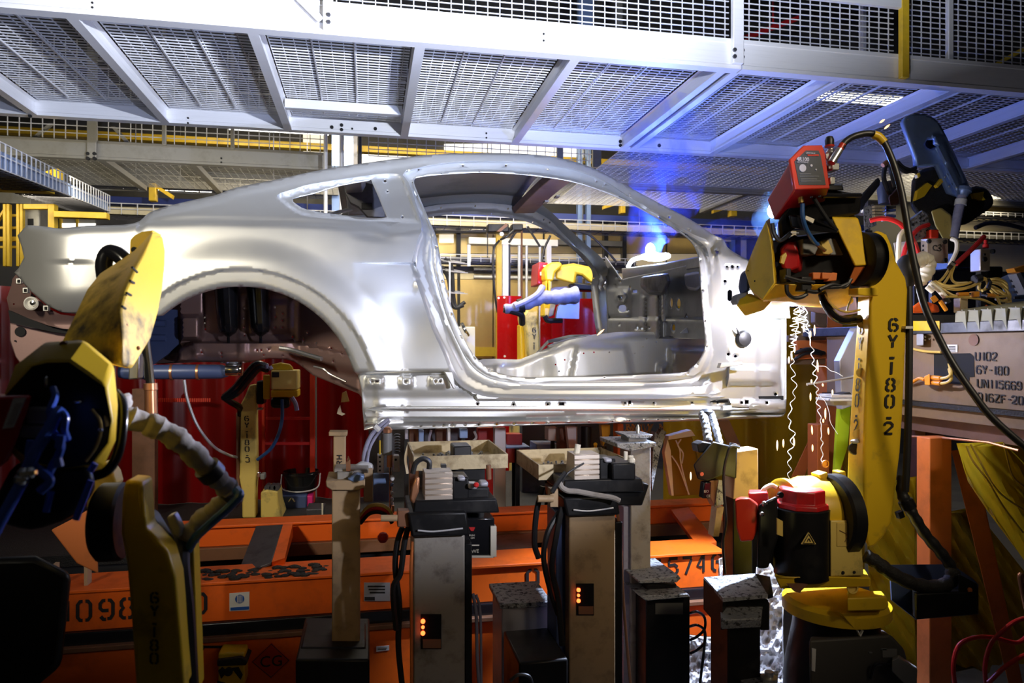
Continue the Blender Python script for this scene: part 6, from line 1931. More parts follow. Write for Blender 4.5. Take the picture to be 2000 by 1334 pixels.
m = MB()
bar_x(m, -300, 1418, 620, 1129, 1200, YF1, 0.10)
m.done('front_beam', 'orange_paint', fb, bevel=0.004)
m = MB()
bar_x(m, -300, 1418, 620, 1125, 1131, YF1 - 0.015, 0.26)
m.done('top_flange', 'orange_paint', fb, bevel=0.003)
m = MB()
bar_x(m, -300, 1440, 620, 1203, 1236, YF1 - 0.02, 0.14)
m.done('slide_rail', 'black_gloss', fb, bevel=0.006)
m = MB()
bar_x(m, -300, 1440, 620, 1239, 1420, YF1 - 0.03, 0.06)
m.done('lower_panel', 'orange_paint', fb, bevel=0.004)
m = MB()
bar_x(m, -300, 1440, 620, 1231, 1240, YF1 - 0.05, 0.10)
m.done('panel_ledge', 'brown_post', fb, bevel=0.003)
YR1 = 4.15
m = MB()
bar_x(m, 340, 1480, 450, 1031, 1066, YR1, 0.08)
m.done('rear_beam', 'orange_paint', fb, bevel=0.004)
m = MB()
bar_x(m, 340, 1480, 450, 1069, 1094, YR1 - 0.03, 0.14)
m.done('rear_flange', 'brown_post', fb, bevel=0.004)
m = MB()
bar_x(m, 340, 1480, 450, 1026, 1031, YR1 - 0.02, 0.16)
m.done('rear_flange', 'orange_paint', fb, bevel=0.003)
MB().pskin([[(500, 1027, 4.1), (553, 1024, 4.1), (530, 1098, 3.62), (462, 1124, 3.62)], [(500, 1032, 4.1), (553, 1029, 4.1), (530, 1104, 3.62), (462, 1130, 3.62)]]).done('tie_plate', 'steel_dark', fb, bevel=0.003)
MB().pskin([[(553, 1024, 4.1), (572, 1022, 4.1), (556, 1090, 3.64), (531, 1098, 3.62)], [(553, 1050, 4.12), (572, 1048, 4.12), (556, 1104, 3.66), (531, 1106, 3.64)]]).done('tie_plate_edge', 'orange_paint', fb)
MB().pskin([[(960, 1045, 4.1), (1040, 1040, 4.1), (1060, 1090, 3.62), (930, 1100, 3.62)], [(960, 1050, 4.1), (1040, 1045, 4.1), (1060, 1096, 3.62), (930, 1106, 3.62)]]).done('tie_plate', 'steel_dark', fb, bevel=0.003)
MB().pskin([[(1310, 995, 4.1), (1345, 990, 4.1), (1400, 1058, 3.62), (1360, 1062, 3.62)], [(1310, 1003, 4.1), (1345, 998, 4.1), (1400, 1068, 3.62), (1360, 1072, 3.62)]]).done('tie_plate', 'orange_paint', fb, bevel=0.003)
MB().pskin([[(100, 1035, 2.9), (152, 1008, 2.9), (188, 985, 2.9), (192, 1120, 2.9), (150, 1100, 2.9)], [(100, 1035, 3.0), (152, 1008, 3.0), (188, 985, 3.0), (192, 1120, 3.0), (150, 1100, 3.0)]]).done('gusset', 'orange_post', fb, bevel=0.004)
for px, h in ((100, 52), (164, 46)):
    MB().rect(px, 1104, px + 7, 1150, YF1 + 0.05, 0.05).done('upright', 'tan_post', fb)
# legs of the base
m = MB()
zf = W(620, 1418, YF1).z
for px in (-250, 560, 1400):
    x = W(px, 1300, YF1).x
    MB().box((x, YF1 + 0.0, 0), (x + 0.12, YF1 + 0.8, W(620, 1240, YF1).z)).done('leg', 'dark_dirty', fb)
sl = lambda px, y: -(y - HZ) / (7950 - px)
for ch, px, y in (('1', 120, 1214), ('0', 152, 1213), ('9', 196, 1211), ('8', 236, 1208), ('0', 377, 1199)):
    s = sl(px, y)
    stencil(fb, ch, px, y, YF1, (25, 25 * s), (0, -24.5), th=0.27)
for ch, px, y, w in (('0', 1030, 1146, 21), ('2', 1202, 1132, 15), ('1', 1262, 1127, 18), ('1', 1279, 1126, 18), ('5', 1305, 1123, 18), ('7', 1333, 1121, 18), ('4', 1361, 1118, 17), ('6', 1391, 1115, 19)):
    s = sl(px, y)
    stencil(fb, ch, px, y, YF1, (w, w * s), (0, -21), th=0.27)
# dirt lying on the beams
m = MB()
random.seed(3)
for k in range(90):
    px = random.uniform(385, 640)
    a = W(px, 1124 - (px - 620) * 0.06, YF1)
    m.ball(a + Vector((0, random.uniform(0.0, 0.16), random.uniform(-0.004, 0.008))), random.uniform(0.008, 0.022), 6, 1.4, 1, 0.6)
tag(m.done('debris', 'dark_dirty'), 'black crumbly weld debris lying along the orange beam', 'debris', kind='stuff')
# plates and signs on the base
m = MB()
m.prism([(448, 1159), (487, 1156), (487, 1192), (448, 1194)], YF1 - 0.003, 0.003)
s1 = m.done('supplier_sticker', 'white_label', fb)
MB().disc(468, 1170, YF1 - 0.005, 8.5, 0.003).done('sticker_emblem', 'label_blue', s1)
m = MB()
for k in range(5):
    m.rect(463 + k * 2.3, 1163, 464 + k * 2.3, 1177, YF1 - 0.0065, 0.002)
m.prism([(450, 1187), (486, 1185), (486, 1190), (450, 1192)], YF1 - 0.005, 0.003)
m.done('sticker_print', 'white_label', s1)
MB().prism([(450, 1187), (486, 1184.5), (486, 1190.5), (450, 1192.5)], YF1 - 0.007, 0.002).done('sticker_band', 'label_blue', s1)
m = MB()
YP = YF1 - 0.03
m.prism([(530, 1256), (566, 1290), (529, 1325), (491, 1293)], YP - 0.004, 0.004)
s1 = m.done('diamond_sign', 'sign_orange', fb)
m = MB()
for a, b in (((530, 1258), (564, 1290)), ((564, 1290), (529, 1323)), ((529, 1323), (493, 1293)), ((493, 1293), (530, 1258))):
    m.tube([W(a[0], a[1], YP - 0.005), W(b[0], b[1], YP - 0.005)], 0.0013, 5)
m.done('sign_border', 'stencil_black', s1)
text_on(s1, 'CG', 507, 1303, YP - 0.004, 22, 'stencil_black')
MB().rect(426, 1275, 478, 1340, YP - 0.10, 0.10).done('hazard_block', 'yellow', fb, bevel=0.008)
MB().prism([(424, 1290), (470, 1284), (484, 1292), (480, 1300), (424, 1302)], YP - 0.12, 0.12).done('hazard_block_cap', 'dark_dirty', fb, bevel=0.004)
m = MB()
for q in ([(426, 1310), (434, 1303), (444, 1312), (432, 1326)], [(452, 1305), (466, 1303), (474, 1318), (470, 1328)], [(424, 1330), (440, 1334), (440, 1345), (424, 1345)]):
    m.prism(q, YP - 0.103, 0.004)
m.done('hazard_stripe', 'stencil_black', fb)
MB().disc(446, 1313, YP - 0.112, 8, 0.02, 14).done('hazard_pin', 'black_rubber', fb)
m = MB()
m.disc(393, 1266, YP - 0.006, 6, 0.01, 12)
m.rect(398, 1262, 450, 1266, YP - 0.006, 0.006)
m.done('slot_hole', 'hole', fb)
m = MB()
m.rect(711, 1138, 762, 1174, YF1 - 0.02, 0.003)
s1 = m.done('notice_plate', 'grey_sheet', fb)
m = MB()
for k in range(3):
    m.rect(718 + 2 * k, 1144 + 6 * k, 752, 1147 + 6 * k, YF1 - 0.022, 0.002)
m.rect(712, 1166, 732, 1173, YF1 - 0.022, 0.002)
m.done('notice_print', 'stencil_black', s1)
m = MB()
m.prism([(735, 1263), (760, 1261), (760, 1270), (735, 1273)], YP - 0.003, 0.003)
s1 = m.done('asset_tag', 'white_label', fb)
m = MB()
m.rect(738, 1265, 756, 1266, YP - 0.004, 0.002)
m.rect(738, 1268, 754, 1269, YP - 0.004, 0.002)
m.done('tag_print', 'stencil_black', s1)

# ------------------------------------------------------------------ bay behind the car: platform, red curtains, bucket
zp = W(487, 1012, YS).z
m = MB()
m.box((W(-400, 1012, 4.4).x, 4.25, zp - 0.06), (W(1500, 1012, 4.4).x, 6.4, zp))
pf = m.done('service_platform', 'dark_dirty')
tag(pf, 'dark dirty steel platform carrying the slim robot and the bucket', 'platform')
MB().box((W(-400, 1012, 4.4).x, 5.2, 0), (W(1500, 1012, 4.4).x, 5.4, zp - 0.06)).done('support', 'dark_hall', pf)
MB().box((W(-400, 1012, 4.4).x, 4.28, 0.0), (W(1500, 1012, 4.4).x, 4.30, zp - 0.06)).done('skirt', 'dark_hall', pf)


def curtain(mb, px0, px1, y0, y1, Y, amp=0.03, wave=0.22, n=None, zb=0.01):
    a, b = W(px0, y0, Y), W(px1, y0, Y)
    z1, z0 = W((px0 + px1) / 2, y0, Y).z, zb
    n = n or int((b.x - a.x) / 0.025) + 2
    top, bot = [], []
    for k in range(n + 1):
        x = a.x + (b.x - a.x) * k / n
        y = Y + amp * math.sin(x / wave * 2 * math.pi) + amp * 0.4 * math.sin(x * 31)
        top.append(Vector((x, y, z1)))
        bot.append(Vector((x, y + 0.01, z0)))
    return mb.skin([top, bot], caps=False, closed=False)


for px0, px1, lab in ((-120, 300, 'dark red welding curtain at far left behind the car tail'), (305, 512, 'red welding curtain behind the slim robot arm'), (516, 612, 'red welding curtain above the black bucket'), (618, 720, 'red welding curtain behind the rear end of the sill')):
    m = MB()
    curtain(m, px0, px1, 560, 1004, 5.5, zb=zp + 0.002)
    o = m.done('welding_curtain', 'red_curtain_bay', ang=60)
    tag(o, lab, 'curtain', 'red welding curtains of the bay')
rb = thing('curtain_frame', 'red painted post frame holding the dark red curtains', 'frame', W(520, 1010, 5.8))
for px0, px1 in ((511, 517), (605, 615), (299, 304)):
    m = MB()
    p, q = W(px0, 640, 5.36), W(px1, 640, 5.36)
    m.box((p.x, 5.36, zp), (q.x, 5.41, p.z))
    m.done('post', 'red_frame', rb, bevel=0.004)
for py in (815, 864):
    MB().rect(515, py, 607, py + 5, 5.38, 0.03).done('rail', 'red_paint', rb)
m = MB()
for k in range(26):
    m.rect(303 + k * 4.2, 778, 306 + k * 4.2, 785, 5.38, 0.01)
m.done('vent_strip', 'red_frame', rb)
m = MB()
p, q = W(258, 760, 5.1), W(302, 760, 5.1)
m.box((p.x, 5.1, zp), (q.x, 5.18, p.z))
o = m.done('dark_post', 'brown_post')
tag(o, 'dark brown square post behind the grey hose sleeve', 'post')
bk_ = thing('bucket', 'black plastic bucket with a wire handle standing on the blue box', 'bucket', W(588, 958, 5.38))
b0, b1 = W(588, 958, 5.38), W(588, 919, 5.38)
hb = b1.z - b0.z
m = MB()
r0, r1 = 29 * S(588, 5.38), 34 * S(588, 5.38)
m.lathe((b0.x, b0.y, b0.z), (0, 0, 1), [(0.001, 0), (r0, 0), (r1 * 0.97, hb * 0.8), (r1 * 1.04, hb * 0.82), (r1 * 1.04, hb * 0.9), (r1, hb * 0.92), (r1, hb), (r1 * 0.95, hb), (r0 * 0.9, 0.02), (0.001, 0.02)], 28)
m.done('pail', 'black_gloss', bk_)
MB().tube(spline([b0 + Vector((-r1 * 1.05, -0.02, hb * 0.85)), b0 + Vector((-r1 * 0.95, -0.10, hb * 0.25)), b0 + Vector((0, -0.16, hb * 0.0 + 0.02)), b0 + Vector((r1 * 0.95, -0.10, hb * 0.25)), b0 + Vector((r1 * 1.08, -0.02, hb * 0.85))], 6), 0.005, 6).done('handle', 'galvanised', bk_)
m = MB()
m.rect(545, 968, 599, 995, 5.2, 0.36)
o = thing('tool_box', 'dark blue box under the black bucket', 'box', W(571, 1012, 4.9))
m.done('housing', 'blue_box', o, bevel=0.01)
MB().ptube([(564, 980, 5.19), (570, 973, 5.19), (576, 980, 5.19)], 0.006, 6).done('handle', 'chrome', o)
MB().rect(599, 969, 610, 994, 5.22, 0.2).done('end_cap', 'magenta', o, bevel=0.006)
m = MB()
m.rect(598, 995, 632, 1012, 4.8, 0.2)
o = thing('floor_plate', 'low grey plate edge beside the blue box', 'plate', W(615, 1012, 4.9))
m.done('plate', 'steel_dark', o, bevel=0.004)
MB().rect(628, 984, 631, 1011, 4.79, 0.02).done('edge_strip', 'white_hose', o)
# yellow clips and cable left of the sill
o = thing('hang_tag', 'pale yellow tag and clip hanging left of the sill end', 'tag', W(670, 800, 4.4))
MB().prism([(668, 768), (676, 764), (682, 784), (666, 786)], 4.4, 0.03).done('tag_sheet', 'yellow_cable', o)
MB().prism([(660, 800), (664, 792), (667, 806), (674, 809), (668, 812), (658, 808)], 4.4, 0.03).done('clip', 'white_hose', o)

# red curtains seen through the door opening
for px0, px1, y0, y1, Y, lab in ((972, 1019, 578, 712, 7.1, 'red curtain strip below the yellow post, left of the far robot'), (1055, 1078, 576, 712, 7.0, 'narrow red curtain fold right behind the far robot arm'), (1079, 1192, 583, 712, 7.2, 'wide red curtain under the far robot wrist')):
    m = MB()
    curtain(m, px0, px1, y0, y1, Y, 0.02, 0.3)
    o = m.done('welding_curtain', 'red_curtain', ang=60)
    tag(o, lab, 'curtain', 'red curtains through the door')
    if px0 == 972:
        for px, py in ((974, 582), (985, 581), (986, 696)):
            mm = MB()
            mm.disc(px, py, 7.05, 2.2, 0.01, 12)
            mm.done('eyelet', 'white_label', o)

# ------------------------------------------------------------------ things glimpsed between sill and fixture, px 720-1240
glim = [('support_rail', 'galvanised', (966, 836, 988, 925), 4.6, 0.06, 'blue lit flat steel upright below the sill'), ('red_upright', 'red_paint', (934, 836, 965, 900), 4.8, 0.08, 'red upright left of the flat steel one below the sill'),
        ('red_locker', 'red_paint', (990, 848, 1020, 872), 4.9, 0.1, 'upper small red panel below the sill'), ('red_locker', 'red_paint', (990, 874, 1036, 904), 4.85, 0.1, 'lower small red panel below the sill'),
        ('shelf_edge', 'blue_guard', (988, 872, 1035, 876), 4.8, 0.2, 'blue shelf edge between the two small red panels'), ('pale_box', 'white_hose', (1071, 836, 1092, 861), 4.5, 0.1, 'small cream box under the sill'),
        ('brown_upright', 'brown_post', (1093, 836, 1107, 900), 4.4, 0.08, 'dark red upright beside the cream box'), ('blue_case', 'blue_guard', (1048, 868, 1091, 892), 4.6, 0.2, 'curved blue case behind the right tray'),
        ('pale_wedge', 'white_paint', (1107, 833, 1128, 890), 4.3, 0.05, 'white wedge plate above the right tray'), ('yellow_wedge', 'yellow_clean', (1174, 830, 1192, 872), 4.3, 0.05, 'yellow wedge plate under the sill'),
        ('black_cylinder', 'black_paint', (1133, 832, 1156, 880), 4.2, 0.08, 'black cylinder under the sill beside the white wedge'), ('orange_upright', 'orange_post', (1206, 828, 1218, 880), 4.2, 0.08, 'orange upright left of the tall grey post'),
        ('brown_upright', 'brown_post', (800, 838, 818, 930), 4.4, 0.08, 'left brown upright under the sill'), ('brown_upright', 'brown_post', (852, 838, 872, 900), 4.4, 0.08, 'right brown upright under the sill'),
        ('steel_strip', 'sleeve_blue', (791, 840, 797, 858), 4.3, 0.04, 'short shiny strip under the sill'), ('steel_strip', 'galvanised', (874, 838, 880, 880), 4.3, 0.04, 'taller shiny strip under the sill'),
        ('blue_plate', 'blue_guard', (818, 840, 828, 866), 4.3, 0.05, 'narrow blue plate under the sill'), ('blue_plate', 'blue_guard', (898, 838, 914, 856), 4.3, 0.05, 'square blue plate under the sill'),
        ('backing_plate', 'steel_dark', (720, 836, 930, 1010), 5.4, 0.1, 'dark plate wall behind the cylinders under the sill'), ('backing_plate', 'steel_dark', (1020, 830, 1206, 1000), 5.4, 0.1, 'dark plate wall behind the right tray'),
        ('red_cabinet', 'red_paint', (1440, 836, 1500, 980), 5.6, 0.1, 'dark red panel behind the tan clamp post')]
for nm, mt, (a, b, c, d), Y, dp, lab in glim:
    m = MB()
    if 'wedge' in nm:
        m.prism([(a, b), (c, b), (c, d - (24 if 'yellow' in nm else 0)), (a + (4 if 'yellow' in nm else 6), d)], Y, dp)
    elif 'cylinder' in nm:
        m.cyl(W((a + c) / 2, b, Y), W((a + c) / 2, d, Y), (c - a) / 2 * S((a + c) / 2, Y), seg=16)
    elif 'upright' in nm or 'rail' in nm or 'plate' in nm and 'back' in nm or 'cabinet' in nm:
        p, q = W(a, b, Y), W(c, b, Y)
        m.box((p.x, Y, zp + 0.001 if Y > 4.3 else 0), (q.x, Y + dp, p.z))
    else:
        m.rect(a, b, c, d, Y, dp)
    if 'upright' in nm or 'rail' in nm or 'plate' in nm and 'back' in nm or 'cabinet' in nm:
        o = m.done(nm, mt, bevel=0.003)
    else:
        o = thing(nm, '', '', W((a + c) / 2, d, Y))
        m.done('body', mt, o, bevel=0.003)
        p = W((a + c) / 2, d, Y)
        MB().box((p.x - 0.012, Y + 0.02, zp if Y > 4.3 else 0), (p.x + 0.012, Y + 0.04, p.z)).done('stem', 'black_paint', o)
    tag(o, lab, nm.replace('_', ' ').split()[-1] if nm != 'backing_plate' else 'plate')
for i, (pts, mt, lab) in enumerate((([(842, 840, 4.3), (838, 860, 4.3), (842, 880, 4.3), (826, 884, 4.3)], 'sleeve_blue', 'thin shiny cable under the sill left of the left tray'), ([(926, 842, 4.3), (930, 855, 4.3), (920, 868, 4.3), (934, 880, 4.3)], 'galvanised', 'crooked shiny cable above the left tray'),
                                    ([(798, 868, 4.0), (792, 895, 4.0), (796, 925, 4.0)], 'white_hose', 'white cable hanging beside the clamp cylinders'))):
    tag(MB().ptube(pts, 0.008, 6).done('loose_cable', mt), lab, 'cable')
o = thing('chain', 'yellow chain hanging under the sill near the yellow wedge', 'chain', W(1163, 880, 4.2))
for k in range(6):
    MB().lathe(W(1163, 868 + k * 4, 4.2), (1, 0.2 if k % 2 else 2.0, 0), [(0.008, -0.003), (0.012, -0.003), (0.012, 0.003), (0.008, 0.003), (0.008, -0.003)], 10).done('link', 'yellow_clean', o)

# ------------------------------------------------------------------ posts and clamps in front of the car
pa = thing('clamp_post', 'brown square post with a capped top and RH stencilled on its upright', 'post', Vector((W(677, 1334, 2.8).x, 2.85, 0)))
YPA = 2.75


m = MB()
to_floor(m, 648, 703, 955, YPA, 0.13)
m.done('column', 'tan_post', pa, bevel=0.005)
MB().prism([(636, 939), (713, 938), (713, 952), (700, 958), (648, 958), (637, 951)], YPA - 0.03, 0.2).done('cap_plate', 'tan_post', pa, bevel=0.004)
m = MB()
m.rect(577, 1288, 722, 1345, YPA - 0.15, 0.4)
m.rect(586, 1265, 715, 1288, YPA - 0.06, 0.25)
m.done('base_block', 'black_paint', pa, bevel=0.008)
m = MB()
m.rect(658, 922, 690, 938, YPA - 0.0, 0.1)
m.rect(652, 916, 720, 924, YPA + 0.02, 0.12)
m.done('shim_stack', 'grey_post', pa, bevel=0.004)
MB().prism([(678, 936), (697, 926), (712, 930), (710, 938), (690, 942)], YPA - 0.035, 0.05).done('shim_block', 'blue_guard', pa, bevel=0.004)
MB().rect(651, 852, 675, 922, YPA + 0.15, 0.06).done('upright', 'tan_post', pa, bevel=0.004)
MB().rect(642, 844, 678, 852, YPA + 0.14, 0.08).done('upright_cap', 'tan_post', pa, bevel=0.003)
m = MB()
stroke_mesh(m, 'RH', lambda u, v: W(668 - (v) * 6.5, 908 - u * 7.5, YPA + 0.148), th=0.28, adv=1.5)
m.done('stencil_lettering', 'stencil_black', pa)
MB().pskin([[(676, 904, 2.75), (680, 890, 2.78), (684, 897, 2.75)], [(676, 920, 2.75), (682, 922, 2.78), (685, 920, 2.75)]]).done('locating_cone', 'copper', pa)
MB().rect(710, 915, 728, 980, YPA + 0.1, 0.06).done('side_plate', 'tan_post', pa, bevel=0.003)
# bright twin hose and clamp cylinder beside it
cc = thing('clamp_cylinder', 'grey pneumatic clamp cylinder with copper cap under the sill at left', 'clamp', W(758, 1000, 3.05))
YC1 = 3.02
MB().cyl(W(756, 846, YC1), W(756, 888, YC1), 0.021, seg=18).done('cylinder', 'grey_plastic', cc)
MB().lathe(W(757, 845, YC1), (0, 0, 1), [(0.001, 0), (0.018, 0), (0.019, 0.012), (0.012, 0.022), (0.001, 0.026)], 16).done('cap', 'copper', cc)
MB().cyl(W(761, 888, YC1), W(761, 912, YC1), 0.012, seg=12).done('gland', 'copper', cc)
MB().tube([W(762, 912, YC1), W(763, 1000, YC1)], 0.006, 10).done('rod', 'chrome', cc)
m = MB()
m.rect(737, 888, 750, 924, YC1 - 0.01, 0.05)
m.rect(768, 890, 780, 922, YC1 - 0.01, 0.05)
m.done('manifold', 'galvanised', cc, bevel=0.004)
m = MB()
for y in (893, 902, 911, 919):
    m.disc(742, y, YC1 - 0.012, 2, 0.006, 8)
m.disc(773, 898, YC1 - 0.012, 2.4, 0.006, 8)
m.done('port', 'hole', cc)
MB().rect(729, 925, 760, 980, YC1 + 0.02, 0.02).done('mount_plate', 'blue_guard', cc, bevel=0.003)
MB().tube([W(742, 860, YC1), W(742, 888, YC1)], 0.004, 8).done('sensor_rod', 'yellow_clean', cc)
m = MB()
for k in range(7):
    m.lathe(W(776, 850 + k * 5.5, YC1), (0, 0, 1), [(0.008, 0), (0.013, 0.003), (0.008, 0.006)], 12)
m.done('bellows', 'black_rubber', cc)
for y, mt in ((934, 'white_paint'), (947, 'blue_guard'), (963, 'white_paint'), (975, 'white_paint'), (983, 'white_paint')):
    MB().ball(W(766, y, YC1 - 0.01), 0.010 if y == 934 else 0.007, 10, 1, 1, 1.2).done('push_fitting', mt, cc)
MB().rect(764, 988, 770, 1002, YC1, 0.02).done('rod_end', 'copper', cc)
hs = thing('twin_hose', 'bright twin hose arching up to the sill in front of the clamp cylinder', 'hose', W(710, 915, 2.9))
for k, pts in enumerate(([(757, 820, 3.16), (742, 832, 3.08), (726, 850, 3.0), (716, 870, 2.95), (711, 893, 2.92), (712, 912, 2.9)], [(760, 824, 3.14), (746, 838, 3.06), (732, 856, 2.98), (722, 876, 2.94), (718, 896, 2.9), (718, 912, 2.88)])):
    MB().ptube(pts, 0.0095 if k == 0 else 0.006, 10).done('hose', 'sleeve_blue', hs)
MB().tube([W(731, 832, 3.03), W(741, 841, 3.03)], 0.012, 8).done('cable_tie', 'white_paint', hs)
MB().pskin([[(690, 910, 2.86), (706, 900, 2.86), (728, 905, 2.86), (730, 918, 2.86), (712, 926, 2.86)], [(690, 910, 2.92), (706, 900, 2.92), (728, 905, 2.92), (730, 918, 2.92), (712, 926, 2.92)]]).done('hose_manifold', 'galvanised', hs, bevel=0.008)
for mt, dy, nm in (('yellow_cable', 0, 'cable'), ('red_hose', 7, 'cable'), ('black_rubber', 14, 'cable')):
    o = MB().ptube([(704, 1008 + dy, 2.86), (720, 990 + dy, 2.84), (740, 986 + dy, 2.84), (758, 994 + dy, 2.84), (766, 1008 + dy, 2.84)], 0.008, 8).done('looped_cable', mt)
    tag(o, {'yellow_cable': 'yellow cable arching out from the brown post', 'red_hose': 'red cable arching out from the brown post', 'black_rubber': 'black cable arching out from the brown post'}[mt], 'cable')
o = MB().ball(W(748, 1050, 2.84), 0.022, 10).done('indicator_lamp', 'red_hose')
tag(o, 'small round red lamp cap beside the left sensor post', 'lamp')


def sensor_post(label, x0, x1, ytop, Y, win, top_r, mt):
    t = thing('sensor_post', label, 'post', Vector((W((x0 + x1) / 2, 1334, Y).x, Y + 0.1, 0)))
    mb = MB()
    to_floor(mb, x0, x1, ytop, Y, 0.2)
    mb.done('column', mt, t, bevel=0.005)
    mb = MB()
    to_floor(mb, x1, x1 + 14, ytop + 12, Y + 0.02, 0.16)
    mb.done('cable_duct', 'black_paint', t, bevel=0.003)
    mb = MB()
    mb.prism([(x0 - 12, top_r[0]), (x1 + 4, top_r[0] - 3), (x1 + 10, top_r[1]), (x0 - 4, top_r[1] + 4)], Y - 0.04, 0.3)
    mb.done('head', 'black_paint', t, bevel=0.008)
    mb = MB()
    mb.ptube([(x0 + 8, top_r[1] - 10, Y - 0.05), (x0 + 40, top_r[1] - 8, Y - 0.05), (x1 - 4, top_r[1] - 14, Y - 0.05)], 0.003, 6)
    mb.done('head_trim', 'galvanised', t)
    a, b, c, d = win
    mb = MB()
    mb.rect(a, b, c, d, Y - 0.004, 0.01)
    mb.done('sensor_window', 'black_gloss', t)
    mb = MB()
    mb.rect(a + 4, b + (d - b) * 0.72, c - 1, d - 2, Y - 0.006, 0.01)
    mb.done('window_sill', 'copper', t)
    for k in range(3):
        mb = MB()
        mb.ball(W(a + 4, b + (d - b) * (0.2 + 0.17 * k), Y - 0.008), 0.008 if k != 1 else 0.006, 10)
        mb.done('indicator_led', 'led_red', t)
    return t


s1 = sensor_post('grey sensor post with two red lights, front one of the two under the left tray', 808, 908, 1050, 2.45, (822, 1200, 862, 1268), (1002, 1046), 'grey_post')
s2 = sensor_post('brown sensor post with two red lights, under the right tray', 1112, 1202, 1008, 2.60, (1126, 1140, 1160, 1202), (972, 1006), 'tan_post')
for t, dx, pts, mt in ((s1, 0, [(806, 1058, 2.46), (803, 1120, 2.46), (804, 1250, 2.46), (804, 1350, 2.46)], 'orange_post'), (s2, 0, [(1206, 1000, 2.64), (1212, 1060, 2.64), (1218, 1180, 2.64), (1232, 1345, 2.64)], 'copper')):
    MB().ptube(pts, 0.006, 8).done('drop_cable', mt, t)
m = MB()
m.ptube([(924, 1160, 2.5), (930, 1200, 2.5), (932, 1280, 2.5), (936, 1345, 2.5)], 0.006, 8)
m.ptube([(930, 1162, 2.52), (938, 1200, 2.52), (940, 1345, 2.52)], 0.005, 8)
o = m.done('shiny_conduit', 'sleeve_blue', s1)
for x, Y, pts in ((760, 2.5, [(786, 1030, 2.5), (776, 1060, 2.5), (772, 1110, 2.5), (780, 1180, 2.5), (778, 1260, 2.5), (786, 1345, 2.5)]), (770, 2.5, [(800, 1020, 2.48), (790, 1060, 2.48), (782, 1120, 2.48), (768, 1150, 2.48), (774, 1230, 2.48)])):
    MB().ptube(pts, 0.010, 8).done('hanging_cable', 'black_rubber', s1)
for pts in ([(1092, 1000, 2.62), (1070, 1040, 2.6), (1062, 1090, 2.6), (1074, 1150, 2.6), (1090, 1200, 2.6)], [(1098, 990, 2.6), (1086, 1050, 2.58), (1078, 1110, 2.58), (1090, 1170, 2.58), (1098, 1260, 2.58)], [(1060, 950, 2.6), (1048, 1000, 2.6), (1044, 1060, 2.6), (1052, 1090, 2.6)]):
    MB().ptube(pts, 0.011, 8).done('hanging_cable', 'black_rubber', s2)
MB().rect(1086, 1000, 1112, 1300, 2.66, 0.14).done('cable_duct', 'blue_box', s2, bevel=0.004)


